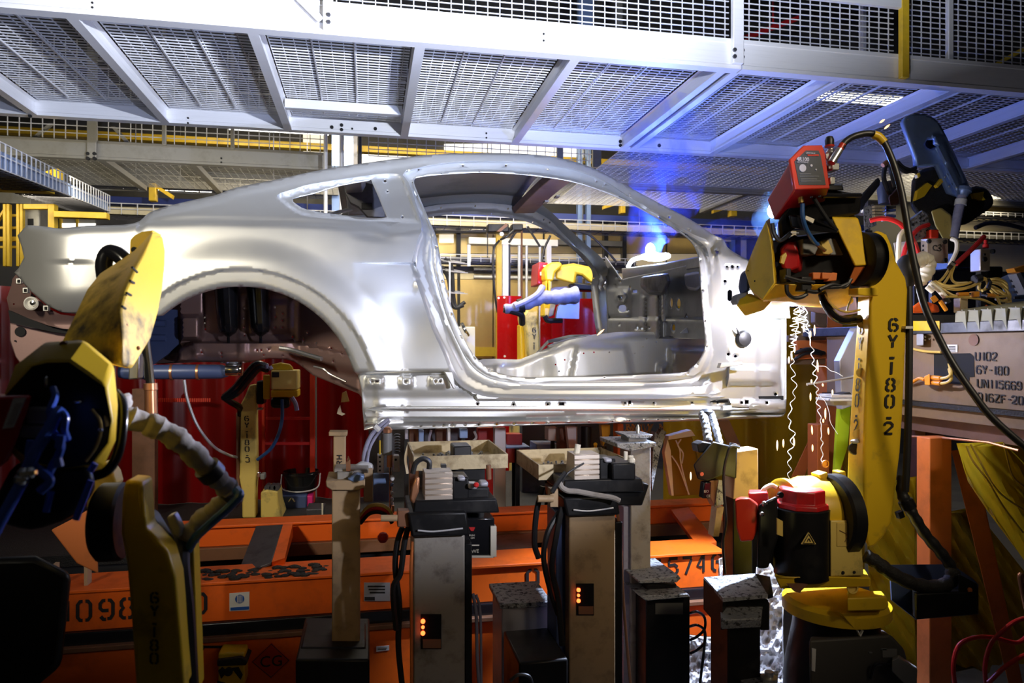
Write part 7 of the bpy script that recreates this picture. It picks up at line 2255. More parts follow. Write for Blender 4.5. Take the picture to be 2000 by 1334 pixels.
def press_unit(label, bx, tray, Yb, Yt, ex):
    """aluminium cylinder block with a metal drip tray behind it"""
    a, b, c, d = bx
    t = thing('clamp_unit', label, 'clamp', W((a + c) / 2, d + 25, Yb))
    mb = MB()
    x0, x1 = W(a, b, Yb).x, W(c, b, Yb).x
    z1, z0 = W(a, b, Yb).z, W(a, d, Yb).z
    prof = []
    n = 5
    hh_ = z1 - z0
    for k in range(n):
        zz = z0 + hh_ * k / n
        prof += [(0.0, zz + hh_ * 0.015), (0.0, zz + hh_ / n * 0.82), (0.006, zz + hh_ / n * 0.88), (0.006, zz + hh_ / n * 0.96)]
    prof += [(0.02, z1), (0.10, z1), (0.12, z0)]
    mb.skin([[Vector((x0, Yb + q, zz)) for q, zz in prof], [Vector((x1, Yb + q, zz)) for q, zz in prof]])
    mb.done('cylinder_block', 'aluminium_block', t, bevel=0.002)
    mb = MB()
    mb.rect(c, b + 8, c + 32, d + 8, Yb + 0.02, 0.12)
    mb.rect(c + 4, b + 28, ex, d + 22, Yb + 0.03, 0.16)
    mb.done('clamp_body', 'black_paint', t, bevel=0.006)
    mb = MB()
    mb.prism([(a - 20, d), (ex + 14, d - 4), (ex + 20, d + 24), (a - 24, d + 26)], Yb - 0.01, 0.24)
    mb.done('clamp_bed', 'black_paint', t, bevel=0.006)
    for px, py, r, mt in ((c + 18, b + 12, 7, 'grey_sheet'), (c + 40, b + 26, 9, 'galvanised'), (c + 62, b + 22, 8, 'grey_sheet')):
        mb = MB()
        mb.rect(px - r, py - r * 0.6, px + r, py + r * 0.6, Yb + 0.0, 0.05)
        mb.done('clamp_finger', mt, t, bevel=0.006)
    x0, y0, x1, y1, xb0, xb1, yb = tray
    mb = MB()
    # open tray: four thin walls and a floor
    F0 = [(x0, y0), (x1, y0 - 3), (x1, y1 - 3), (x0, y1)]
    dpt = 0.42
    A_, B_ = W(x0, y0, Yt), W(x1, y0 - 3, Yt)
    C_ = W(x0, y1, Yt)
    zt, zb = A_.z, C_.z
    th = 0.006
    mb.box((A_.x, Yt, zb), (B_.x, Yt + th, zt))
    mb.box((A_.x, Yt + dpt, zb), (B_.x, Yt + dpt + th, zt))
    mb.box((A_.x, Yt + th, zb), (A_.x + th, Yt + dpt, zt))
    mb.box((B_.x - th, Yt + th, zb), (B_.x, Yt + dpt, zt))
    mb.box((A_.x + th, Yt + th, zb), (B_.x - th, Yt + dpt, zb + th))
    mb.done('drip_tray', 'tray_metal', t)
    mb = MB()
    random.seed(int(x0))
    for k in range(70):
        mb.ball((random.uniform(A_.x + .03, B_.x - .03), random.uniform(Yt + 0.04, Yt + dpt - 0.05), zb + 0.01), random.uniform(0.004, 0.011), 6)
    q = mb.done('slag_grains', 'spatter_steel', t)
    q['kind'] = 'stuff'
    mb = MB()
    xm = A_.x + (B_.x - A_.x) * 0.45
    mb.box((xm, Yt + 0.10, zb + th), (xm + 0.07, Yt + 0.22, zt + 0.02))
    mb.done('tray_weight', 'black_rubber', t, bevel=0.006)
    mb = MB()
    mb.box((A_.x + 0.12, Yt + 0.05, zb - 0.25), (B_.x - 0.08, Yt + 0.3, zb - 0.002))
    mb.done('tray_stand', 'black_paint', t)
    return t


u1 = press_unit('aluminium clamp block with the left metal drip tray behind it', (830, 924, 884, 978), (808, 892, 992, 920, 0, 0, 0), 2.44, 2.66, 956)
u2 = press_unit('aluminium clamp block with the right metal drip tray behind it', (1122, 888, 1171, 938), (1052, 908, 1240, 938, 0, 0, 0), 2.58, 2.74, 1240)
MB().rect(1196, 905, 1242, 938, 2.56, 0.2).done('clamp_side_box', 'black_paint', u2, bevel=0.006)
MB().prism([(1180, 944), (1252, 942), (1268, 946), (1268, 950), (1255, 988), (1180, 988)], 2.60, 0.16).done('clamp_ledge', 'black_paint', u2, bevel=0.006)
m = MB()
m.tube([W(1232, 890, 2.6), W(1233, 905, 2.6)], 0.010, 10)
m.ball(W(1234, 900, 2.58), 0.014, 10)
m.tube([W(1222, 882, 2.6), W(1222, 898, 2.6)], 0.008, 10)
m.tube([W(1126, 886, 2.62), W(1129, 868, 2.62)], 0.011, 10)
m.done('clamp_pin', 'white_hose', u2)
MB().ptube([(1098, 930, 2.52), (1095, 948, 2.5), (1108, 958, 2.5), (1128, 960, 2.5), (1160, 966, 2.5), (1196, 972, 2.5), (1210, 978, 2.5)], 0.010, 8).done('hose_run', 'hose_sleeve', u2)
m = MB()
m.ptube([(1105, 922, 2.5), (1088, 945, 2.5), (1078, 962, 2.5)], 0.009, 8)
m.ptube([(1140, 905, 2.52), (1108, 925, 2.5), (1096, 945, 2.5)], 0.004, 8)
m.done('air_hose', 'black_rubber', u2)
m = MB()
m.tube([W(1050, 974, 2.5), W(1080, 974, 2.5)], 0.013, 12)
m.rect(1075, 955, 1090, 990, 2.51, 0.04)
m.done('proximity_sensor', 'tan_post', u2)
MB().ptube([(806, 925, 2.44), (812, 905, 2.44), (826, 896, 2.44), (838, 902, 2.44), (838, 916, 2.44)], 0.009, 8).done('air_hose', 'black_rubber', u1)
MB().rect(862, 908, 872, 914, 2.46, 0.03).done('hose_fitting', 'black_rubber', u1)
MB().pskin([[(804, 950, 2.42), (812, 930, 2.42), (820, 932, 2.42), (818, 960, 2.42), (808, 985, 2.42), (800, 975, 2.42)], [(804, 950, 2.46), (812, 930, 2.46), (820, 932, 2.46), (818, 960, 2.46), (808, 985, 2.46), (800, 975, 2.46)]]).done('valve_elbow', 'copper', u1, bevel=0.006)
MB().tube([W(744, 1012, 2.42), W(776, 1012, 2.42)], 0.011, 12).done('proximity_sensor', 'tan_post', u1)
MB().rect(776, 998, 800, 1030, 2.43, 0.05).done('sensor_bracket', 'brown_post', u1, bevel=0.004)
MB().tube([W(954, 908, 2.5), W(955, 936, 2.5)], 0.009, 10).done('clamp_pin', 'brown_post', u1)
MB().ball(W(930, 947, 2.42), 0.010, 10).done('red_button', 'red_hose', u1)
# black controller with the white edge between the posts
ct = thing('weld_controller', 'black controller box with a pale edge hung right of the grey sensor post', 'controller', W(940, 1095, 2.55))
MB().rect(905, 1012, 966, 1090, 2.52, 0.14).done('housing', 'black_gloss', ct, bevel=0.004)
m = MB()
m.rect(958, 1028, 970, 1088, 2.51, 0.03)
m.rect(908, 1086, 964, 1090, 2.51, 0.02)
m.done('edge_plate', 'white_hose', ct, bevel=0.002)
text_on(ct, 'IWE', 918, 1080, 2.518, 7, 'white_hose')
text_on(ct, 'PUSH', 916, 1047, 2.518, 3.4, 'white_hose')
text_on(ct, 'ON', 919, 1052, 2.518, 3.4, 'white_hose')
MB().rect(915, 1064, 936, 1066, 2.518, 0.002).done('printed_line', 'white_hose', ct)
MB().prism([(916, 1030), (928, 1030), (925, 1037), (920, 1037)], 2.516, 0.006).done('red_mark', 'red_hose', ct)

# tall grey post with the pin stack
pd = thing('locator_post', 'tall grey brown post topped by a stepped locating pin right of the right tray', 'post', Vector((W(1243, 1334, 3.0).x, 3.05, 0)))
YD = 2.98
m = MB()
to_floor(m, 1232, 1271, 872, YD, 0.14)
m.done('column', 'grey_post', pd, bevel=0.004)
MB().prism([(1205, 866), (1282, 864), (1282, 872), (1232, 882), (1206, 874)], YD - 0.05, 0.24).done('top_plate', 'spatter_steel', pd, bevel=0.003)
MB().rect(1228, 855, 1264, 866, YD, 0.1).done('spacer', 'hose_sleeve', pd, bevel=0.003)
MB().prism([(1220, 849), (1276, 849), (1270, 856), (1228, 856)], YD - 0.02, 0.14).done('upper_plate', 'spatter_steel', pd, bevel=0.003)
m = MB()
c = W(1246, 849, YD + 0.03)
m.lathe(c, (0, 0, 1), [(0.001, 0), (0.009, 0), (0.009, 0.03), (0.003, 0.045), (0.001, 0.046)], 12)
m.done('locating_pin', 'steel_clean', pd)
m = MB()
to_floor(m, 1218, 1232, 990, YD + 0.02, 0.1)
m.done('side_channel', 'sleeve_blue', pd, bevel=0.003)
random.seed(11)
fw_ = MB()
for k in range(26):
    x = random.uniform(1222, 1290)
    fw_.ptube([(x, 828, 4.1), (x + random.uniform(-6, 6), 838, 4.1), (x + random.uniform(-12, 12), 849, 4.1)], 0.0025, 4, 4)
tag(fw_.done('loose_wire', 'brass'), 'tuft of fine loose wires hanging under the sill above the pin post', 'wire', kind='stuff')
tag(MB().prism([(1279, 843), (1286, 850), (1293, 838), (1302, 844), (1290, 880), (1274, 960), (1272, 930)], 3.5, 0.05).done('notched_plate', 'spatter_steel', bevel=0.003), 'blue spattered notched steel plate beside the pin post', 'plate')

# low boxes
m = MB()
o = thing('junction_cabinet', 'grey violet cabinet standing between the two sensor posts', 'cabinet', Vector((W(1027, 1334, 2.9).x, 2.95, 0)))
to_floor(m, 980, 1076, 1185, 2.85, 0.22)
m.done('housing', 'grey_sheet', o, bevel=0.006)
MB().prism([(976, 1180), (1078, 1174), (1078, 1186), (976, 1190)], 2.83, 0.26).done('lid', 'spatter_steel', o, bevel=0.004)
o = thing('foot_block', 'dark block on the floor in front of the grey violet cabinet', 'block', Vector((W(1070, 1334, 2.6).x, 2.6, 0)))
m = MB()
to_floor(m, 1014, 1110, 1295, 2.5, 0.3)
m.done('block', 'black_paint', o, bevel=0.008)
MB().ptube([(996, 1330, 2.45), (1012, 1318, 2.45), (1034, 1322, 2.45), (1040, 1345, 2.45)], 0.006, 8).done('cable', 'black_rubber', o)
o = thing('terminal_box', 'black terminal box with spattered lid plates below the stencilled 15746', 'box', Vector((W(1290, 1334, 2.95).x, 2.95, 0)))
m = MB()
to_floor(m, 1262, 1348, 1168, 2.86, 0.2)
m.done('housing', 'black_paint', o, bevel=0.006)
MB().prism([(1248, 1164), (1344, 1160), (1348, 1166), (1262, 1174)], 2.82, 0.3).done('lower_lid', 'spatter_steel', o, bevel=0.003)
MB().rect(1262, 1140, 1322, 1160, 2.90, 0.14).done('neck', 'black_paint', o, bevel=0.006)
MB().prism([(1246, 1134), (1326, 1124), (1330, 1130), (1322, 1138), (1250, 1140)], 2.84, 0.26).done('upper_lid', 'spatter_steel', o, bevel=0.003)
MB().rect(1280, 1178, 1334, 1200, 2.855, 0.004).done('label', 'hall_steel', o)
for y in (1198, 1224):
    MB().ptube([(1345, y, 2.88), (1362, y - 3, 2.86), (1376, y + 8, 2.86), (1376, y + 30, 2.86), (1362, y + 45, 2.86), (1348, y + 52, 2.88)], 0.006, 8).done('cable_loop', 'black_gloss', o)
MB().ptube([(1376, 1230, 2.85), (1376, 1260, 2.84), (1366, 1345, 2.82)], 0.006, 8).done('cable_loop', 'black_rubber', o)
# blue topped bracket stand
o = thing('part_stand', 'black stand with two blue lit spattered shelves in front of the robot base', 'stand', Vector((W(1450, 1334, 2.5).x, 2.5, 0)))
MB().pskin([[(1375, 1127, 2.62), (1474, 1120, 2.62), (1500, 1162, 2.40), (1412, 1168, 2.40)], [(1375, 1131, 2.62), (1474, 1125, 2.62), (1500, 1168, 2.40), (1412, 1176, 2.40)]]).done('upper_shelf', 'spatter_steel', o)
MB().pskin([[(1474, 1120, 2.63), (1504, 1126, 2.63), (1510, 1160, 2.42), (1500, 1162, 2.41)], [(1474, 1127, 2.63), (1504, 1133, 2.63), (1510, 1167, 2.42), (1500, 1170, 2.41)]]).done('upper_shelf_end', 'black_paint', o)
MB().pskin([[(1407, 1184, 2.46), (1490, 1179, 2.46), (1486, 1208, 2.38), (1408, 1212, 2.38)], [(1407, 1188, 2.46), (1490, 1183, 2.46), (1486, 1226, 2.39), (1408, 1230, 2.39)]]).done('lower_shelf', 'spatter_steel', o, bevel=0.004)
MB().pskin([[(1374, 1130, 2.60), (1412, 1172, 2.42), (1408, 1230, 2.42), (1374, 1190, 2.56)], [(1380, 1130, 2.62), (1418, 1172, 2.44), (1414, 1230, 2.44), (1380, 1190, 2.58)]]).done('side_web', 'black_paint', o)
m = MB()
to_floor(m, 1422, 1486, 1226, 2.42, 0.14)
m.done('column', 'black_paint', o, bevel=0.006)
MB().rect(1412, 1172, 1500, 1184, 2.44, 0.12).done('web', 'black_paint', o)
MB().rect(1486, 1176, 1504, 1232, 2.47, 0.1).done('back_block', 'black_paint', o, bevel=0.006)
o = thing('base_plate', 'spattered steel plate with a bolt at the foot of the robot base', 'plate', Vector((W(1490, 1334, 2.3).x, 2.35, 0)))
MB().pskin([[(1442, 1322, 2.45), (1520, 1310, 2.45), (1516, 1350, 2.32), (1462, 1350, 2.32)], [(1442, 1330, 2.45), (1520, 1318, 2.45), (1516, 1358, 2.32), (1462, 1358, 2.32)]]).done('plate', 'spatter_steel', o)
MB().lathe(W(1502, 1330, 2.38), (0, 0, 1), [(0.001, 0), (0.03, 0), (0.03, 0.015), (0.016, 0.018), (0.016, 0.035), (0.001, 0.036)], 14).done('bolt', 'steel_clean', o)
m = MB()
to_floor(m, 1488, 1512, 1345, 2.36, 0.10)
m.done('foot', 'black_paint', o)

# tan clamp post with black clamp head, right of centre
pg = thing('clamp_post', 'tan post with a black clamp head and two spattered hoses', 'post', Vector((W(1440, 1334, 3.0).x, 3.05, 0)))
YG2 = 2.92
MB().prism([(1438, 882), (1481, 876), (1482, 975), (1432, 975)], YG2, 0.09).done('head_block', 'tan_post', pg, bevel=0.004)
m = MB()
to_floor(m, 1432, 1470, 975, YG2 + 0.02, 0.1)
m.done('column', 'black_paint', pg, bevel=0.004)
m = MB()
m.pskin([[(1440, 874, YG2 - .03), (1392, 862, YG2 - .05), (1362, 898, YG2 - .05), (1354, 908, YG2 - .05), (1362, 936, YG2 - .05), (1380, 940, YG2 - .05), (1412, 928, YG2 - .04), (1438, 935, YG2 - .03)],
         [(1440, 874, YG2 + .06), (1394, 862, YG2 + .06), (1366, 896, YG2 + .06), (1358, 908, YG2 + .06), (1366, 934, YG2 + .06), (1382, 938, YG2 + .06), (1412, 926, YG2 + .06), (1438, 933, YG2 + .06)]])
m.done('clamp_head', 'black_paint', pg, bevel=0.006)
MB().disc(1371, 926, YG2 - 0.06, 4, 0.01, 12).done('head_hole', 'copper', pg)
MB().prism([(1361, 868), (1372, 862), (1392, 866), (1386, 884), (1364, 884)], YG2 - 0.02, 0.06).done('clamp_jaw', 'black_rubber', pg, bevel=0.005)
for pts, r in (([(1372, 808, 3.06), (1378, 830, 3.0), (1383, 862, 2.95)], 0.019), ([(1388, 806, 3.06), (1396, 830, 3.0), (1406, 868, 2.95)], 0.016)):
    P = spline([W(*p) for p in pts], 10)
    MB().tube(P, [r * (1 + 0.12 * math.sin(k * 2.1)) for k in range(len(P))], 12).done('spattered_hose', 'spatter_steel', pg)
MB().ball(W(1380, 806, 3.06), 0.03, 10, 1.2, 1, 0.7).done('hose_joint', 'black_rubber', pg)
MB().ptube([(1444, 874, YG2 - .06), (1428, 872, YG2 - .07), (1420, 890, YG2 - .07), (1414, 920, YG2 - .07), (1414, 960, YG2 - .07), (1418, 1020, YG2 - .06), (1412, 1060, YG2 - .05), (1416, 1120, YG2 - .05)], 0.006, 8).done('sensor_cable', 'black_rubber', pg)
MB().lathe(W(1434, 872, YG2 - .03), (0.3, 0, 1), [(0.001, 0), (0.022, 0), (0.022, 0.012), (0.001, 0.013)], 14).done('cable_gland', 'grey_plastic', pg)
MB().prism([(1386, 938), (1408, 938), (1416, 985), (1396, 990), (1384, 965)], YG2 - .02, 0.05).done('sensor_bracket', 'brown_post', pg, bevel=0.003)
MB().prism([(1404, 938), (1410, 938), (1416, 985), (1396, 988)], YG2 - .024, 0.01).done('spatter_strip', 'spatter_steel', pg)
MB().prism([(1376, 942), (1390, 942), (1388, 974), (1372, 974)], YG2 - .04, 0.04).done('cylinder_body', 'black_gloss', pg, bevel=0.004)
text_on(pg, 'ISO', 1374, 962, YG2 - .04, 5, 'panel_print')
text_on(pg, 'CE', 1379, 971, YG2 - .04, 5, 'panel_print')
MB().prism([(1400, 992), (1414, 990), (1404, 1048), (1393, 1048)], YG2 + .01, 0.05).done('foot_strut', 'tan_post', pg)

# crumpled foil blanket hung at the fixture end
from mathutils import noise as MN
fo = [(1273, 1290), (1300, 1262), (1345, 1240), (1400, 1245), (1405, 1092), (1416, 1088), (1420, 1180), (1470, 1180), (1478, 1108), (1505, 1100), (1530, 1145), (1532, 1345), (1272, 1345)]


def foil_depth(P):
    out_ = np.zeros(len(P))
    for i, (x, y) in enumerate(P):
        v_ = MN.voronoi(Vector((x / 13.0, y / 17.0 + 0.4 * x / 13.0, 0.3)))[0]
        out_[i] = 3.24 + 0.06 * (v_[1] - v_[0]) + 0.05 * MN.noise(Vector((x / 40, y / 40, 1)))
    return out_


v, f = sheet(fo, [], foil_depth, 4.2)
m = MB().add(v, f)
o = m.done('foil_blanket', 'foil', ang=20)
so = o.modifiers.new('gauge', 'SOLIDIFY')
so.thickness = 0.003
tag(o, 'crumpled bright foil blanket hanging at the end of the orange base', 'foil blanket')

# ------------------------------------------------------------------ weld cell frame and film behind the hinge pillar
wf_ = thing('cell_frame', 'orange brown steel frame of the weld cell behind the falling sparks', 'frame', Vector((W(1630, 1334, 4.1).x, 4.1, 0)))
m = MB()
to_floor(m, 1616, 1646, 600, 4.10, 0.12)
m.done('post', 'orange_post', wf_, bevel=0.004)
m = MB()
to_floor(m, 1597, 1620, 830, 3.75, 0.1)
m.done('post', 'orange_post', wf_, bevel=0.004)
MB().pskin([[(1598, 820, 4.2), (1625, 790, 4.2), (1560, 960, 4.2), (1532, 960, 4.2)], [(1598, 820, 4.3), (1625, 790, 4.3), (1560, 960, 4.3), (1532, 960, 4.3)]]).done('diagonal_brace', 'orange_post', wf_, bevel=0.004)
MB().pskin([[(1400, 820, 4.25), (1424, 820, 4.25), (1500, 985, 4.25), (1470, 985, 4.25)], [(1400, 820, 4.33), (1424, 820, 4.33), (1500, 985, 4.33), (1470, 985, 4.33)]]).done('diagonal_brace', 'brown_post', wf_, bevel=0.004)
m = MB()
m.rect(1540, 655, 1620, 668, 4.12, 0.06)
m.rect(1540, 700, 1620, 712, 4.12, 0.06)
m.done('crossbar', 'tan_panel', wf_, bevel=0.003)
MB().prism([(1556, 665), (1616, 664), (1616, 700), (1560, 702)], 4.08, 0.04).done('frame_plate', 'orange_post', wf_, bevel=0.003)
MB().rect(1563, 680, 1569, 687, 4.075, 0.02).done('plate_hole', 'hole', wf_)
MB().prism([(1592, 608), (1616, 608), (1616, 640), (1600, 638), (1592, 630)], 4.06, 0.05).done('pressed_panel', 'tan_panel', wf_, bevel=0.006)
m = MB()
m.ptube([(1552, 690, 4.02), (1580, 682, 4.0), (1610, 690, 4.02)], 0.012, 8)
m.ptube([(1552, 702, 4.02), (1575, 690, 4.0), (1605, 692, 4.02)], 0.010, 8)
m.done('frame_cable', 'black_rubber', wf_)
MB().pskin([[(1555, 588, 3.6), (1672, 580, 3.3), (1675, 612, 3.3), (1640, 618, 3.4), (1560, 605, 3.6)], [(1555, 588, 3.7), (1672, 580, 3.4), (1675, 612, 3.4), (1640, 618, 3.5), (1560, 605, 3.7)]]).done('top_rail', 'steel_primer', wf_, bevel=0.004)
m = MB()
curtain(m, 1300, 1700, 600, 1000, 4.7, 0.05, 0.5)
o = m.done('welding_film', 'amber_film', ang=60)
tag(o, 'amber weld film hanging behind the sparks at the car front end', 'curtain')
o = MB().prism([(1640, 705), (1672, 640), (1700, 640), (1700, 780), (1645, 800)], 3.35, 0.05).done('side_shield', 'grey_sheet', bevel=0.003)
tag(o, 'grey sheet shield just left of the big robot arm', 'shield')
o = thing('support_rail', 'steel rail end with two flanges left of the big robot arm', 'rail', W(1640, 795, 3.2))
m = MB()
m.rect(1624, 771, 1668, 777, 3.15, 0.1)
m.rect(1622, 779, 1668, 784, 3.13, 0.12)
m.rect(1628, 784, 1668, 792, 3.18, 0.06)
m.done('rail', 'galvanised', o, bevel=0.002)
MB().prism([(1640, 770), (1660, 766), (1664, 771), (1640, 772)], 3.16, 0.06).done('rail_pad', 'black_rubber', o)
tag(MB().tube([W(1576, 751, 3.1), W(1590, 748.5, 3.1), W(1645, 740, 3.1), W(1672, 735, 3.1)], [0.007, 0.005, 0.005, 0.008], 10).done('feeler_rod', 'steel_clean'), 'thin steel rod pointing left from the big robot arm', 'rod')
tag(MB().prism([(1638, 800), (1646, 752), (1650, 772), (1662, 794), (1656, 870), (1636, 936), (1630, 930)], 3.45, 0.02).done('safety_vest_film', 'lime_film'), 'bright lime film strip behind the big robot arm', 'film')
# film shroud and pale panel left of the clamp head
o = thing('film_shroud', 'amber film shroud with a pale top edge left of the black clamp head', 'shroud', W(1340, 975, 3.9))
MB().pskin([[(1305, 858, 3.9), (1352, 852, 3.9), (1362, 900, 3.9), (1392, 965, 3.9), (1315, 970, 3.9), (1298, 885, 3.9)], [(1312, 860, 4.0), (1348, 856, 4.0), (1366, 905, 4.05), (1380, 960, 4.0), (1322, 965, 4.0), (1310, 890, 4.0)]], ).done('film', 'amber_film', o, bevel=0.01)
m = MB()
m.prism([(1306, 852), (1350, 840), (1358, 851), (1306, 859)], 3.88, 0.06)
m.prism([(1298, 884), (1304, 858), (1310, 880), (1316, 968), (1312, 968)], 3.88, 0.04)
m.done('shroud_edge', 'white_hose', o)
m = MB()
for pts in ([(1320, 860, 3.87), (1328, 880, 3.86), (1330, 905, 3.86), (1345, 965, 3.87)], [(1312, 890, 3.87), (1326, 912, 3.86), (1340, 950, 3.86), (1346, 966, 3.86)], [(1330, 858, 3.87), (1324, 870, 3.86), (1334, 885, 3.86), (1332, 905, 3.86)]):
    m.ptube(pts, 0.004, 5)
m.done('film_crease', 'white_hose', o)

# ------------------------------------------------------------------ plinth with stencilled numbers at the right
XP = 2.60
pl_ = thing('robot_plinth', 'tan steel plinth at the right edge stencilled U102, 6Y-180 and more', 'plinth', (XP + 0.4, 2.9, 0))
zt, zb = WX(1900, 650, XP).z, WX(1775, 782, XP).z
MB().box((XP, 1.9, zb), (XP + 0.9, 3.70, zt)).done('side_plate', 'tan_panel', pl_, bevel=0.004)
MB().box((XP - 0.03, 1.9, zb - 0.02), (XP + 0.9, 3.70, zb)).done('dirt_ledge', 'dark_dirty', pl_)
MB().box((XP - 0.01, 1.9, zb - 0.075), (XP + 0.9, 3.70, zb - 0.02)).done('bottom_flange', 'tan_panel', pl_, bevel=0.003)
MB().box((XP + 0.05, 1.9, zb - 0.15), (XP + 0.8, 3.68, zb - 0.075)).done('under_plate', 'steel_primer', pl_)


def px_plane(px, py):
    return WX(px, py, XP - 0.003)


for txt, px, py, w in (('U102', 1905, 704, 8.3), ('6Y-180', 1907, 730, 8.3), ('UN115669', 1909, 756.5, 8.3), ('016ZF-20', 1909, 783, 8.6)):
    m = MB()
    s = (py - HZ) / (px - 718.0)
    stroke_mesh(m, txt, lambda u, v: px_plane(px + u * w, py + u * w * s - v * 10.2), th=0.26, adv=1.42, depth=Vector((-0.0015, 0, 0)))
    m.done('stencil_lettering', 'stencil_black', pl_)
m = MB()
m.skin([[WX(x, y, XP - 0.002) for x, y in ((1824, 691), (1895, 690), (1902, 697), (1903, 736), (1893, 737), (1893, 752), (1836, 748), (1836, 738), (1824, 737))], [WX(x, y, XP + 0.01) for x, y in ((1824, 691), (1895, 690), (1902, 697), (1903, 736), (1893, 737), (1893, 752), (1836, 748), (1836, 738), (1824, 737))]])
m.done('cut_out', 'hole', pl_)
m = MB()
c = WX(1903, 664, XP)
m.lathe(c, (-1, 0, 0), [(0.012, 0.001), (0.024, 0.002), (0.026, 0.005), (0.001, 0.004)], 18)
m.done('hole_ring', 'brown_post', pl_)
m = MB()
m.skin([[WX(x, y, XP - 0.003) for x, y in ((1849, 673), (1870, 673), (1870, 688), (1849, 688))], [WX(x, y, XP - 0.001) for x, y in ((1849, 673), (1870, 673), (1870, 688), (1849, 688))]])
q = m.done('rating_label', 'white_label', pl_)
m = MB()
for k in range(4):
    m.skin([[WX(x, y, XP - 0.004) for x, y in ((1853, 676 + 3 * k), (1866, 676 + 3 * k), (1866, 677.4 + 3 * k), (1853, 677.4 + 3 * k))], [WX(x, y, XP - 0.0035) for x, y in ((1853, 676 + 3 * k), (1866, 676 + 3 * k), (1866, 677.4 + 3 * k), (1853, 677.4 + 3 * k))]])
m.done('label_print', 'stencil_black', q)
m = MB()
m.skin([[WX(x, y, XP - 0.04) for x, y in ((1790, 652), (1804, 652), (1804, 675), (1790, 675))], [WX(x, y, XP + 0.01) for x, y in ((1790, 652), (1804, 652), (1804, 675), (1790, 675))]])
m.done('switch_box', 'grey_sheet', pl_, bevel=0.004)
m = MB()
for x, y in ((1807, 658), (1807, 664), (1816, 662)):
    m.ball(WX(x, y, XP - 0.02), 0.006, 8)
m.done('switch_stud', 'chrome', pl_)
MB().tube(spline([WX(1776, 680, XP - 0.02), WX(1806, 686, XP - 0.03), WX(1838, 688, XP - 0.02)], 6), 0.006, 8).done('cable', 'yellow_cable', pl_)
o = m = MB()
m.skin([[WX(x, y, XP - 0.06) for x, y in ((1805, 735), (1816, 730), (1817, 753), (1806, 752))], [WX(x, y, XP - 0.02) for x, y in ((1805, 735), (1816, 730), (1817, 753), (1806, 752))]])
m.done('splitter_plug', 'orange_plug', pl_, bevel=0.004)
for y0, y1 in ((737, 739), (747, 749)):
    MB().tube([WX(1816, y0, XP - 0.04), WX(1838, y1, XP - 0.05)], 0.011, 10).done('plug', 'orange_plug', pl_)
    MB().tube(spline([WX(1838, y1, XP - 0.05), WX(1850, y1 - 2, XP - 0.06), WX(1858, y1 - 10, XP - 0.05), WX(1854, y1 - 28, XP + 0.0)], 6), 0.007, 8).done('plug_cable', 'yellow_cable', pl_)
MB().tube(spline([WX(1777, 750, XP - 0.02), WX(1786, 744, XP - 0.03), WX(1796, 739, XP - 0.04), WX(1806, 742, XP - 0.04)], 5), 0.008, 8).done('plug_cable', 'orange_plug', pl_)
# deck of the plinth
MB().box((XP - 0.02, 1.9, zt), (XP + 1.2, 3.9, zt + 0.05)).done('deck', 'steel_dark', pl_, bevel=0.004)
zd = zt + 0.05
m = MB()
m.skin([[WX(x, y, XP - 0.025) for x, y in ((1781, 627), (1835, 627), (1835, 646), (1781, 646))], [WX(x, y, XP) for x, y in ((1781, 627), (1835, 627), (1835, 646), (1781, 646))]])
m.done('yellow_strip', 'yellow_clean', pl_)
m = MB()
n = 12
y0_, y1_ = WX(1872, 620, XP).y, 1.95
for k in range(n):
    a = y0_ + (y1_ - y0_) * k / n
    b = y0_ + (y1_ - y0_) * (k + 1) / n
    mid = (a + b) / 2
    m.skin([[Vector((XP + 0.0, a, zd)), Vector((XP + 0.0, mid, zd + 0.0)), Vector((XP + 0.0, b, zd)), Vector((XP - 0.015, mid, zd + 0.055))],
            [Vector((XP + 0.35, a, zd)), Vector((XP + 0.35, mid, zd)), Vector((XP + 0.35, b, zd)), Vector((XP + 0.34, mid, zd + 0.10))]])
    m.skin([[Vector((XP - 0.02, a, zd - 0.035)), Vector((XP - 0.02, b, zd - 0.045)), Vector((XP - 0.03, b, zd + 0.045)), Vector((XP - 0.015, a, zd + 0.05))],
            [Vector((XP + 0.02, a, zd - 0.035)), Vector((XP + 0.02, b, zd - 0.045)), Vector((XP + 0.04, b, zd + 0.05)), Vector((XP + 0.04, a, zd + 0.055))]])
m.done('bellows_cover', 'bellows', pl_)
# supporting post and brace
m = MB()
pz = zb - 0.15
x0 = W(1816, 900, 2.80).x
x1 = W(1859, 900, 2.80).x
m.box((x0, 2.80, 0), (x1, 2.88, pz))
m.done('leg', 'orange_post', pl_, bevel=0.004)
MB().pskin([[(1858, 880, 2.84), (1900, 875, 2.84), (2000, 1345, 2.84), (1972, 1345, 2.84)], [(1858, 880, 2.94), (1900, 875, 2.94), (2000, 1345, 2.94), (1972, 1345, 2.94)]]).done('leg_brace', 'orange_post', pl_, bevel=0.004)
MB().box((XP + 0.3, 2.2, 0), (XP + 0.42, 2.32, pz)).done('leg', 'brown_post', pl_)
MB().box((XP + 0.5, 3.52, 0), (XP + 0.62, 3.64, pz)).done('leg', 'brown_post', pl_)
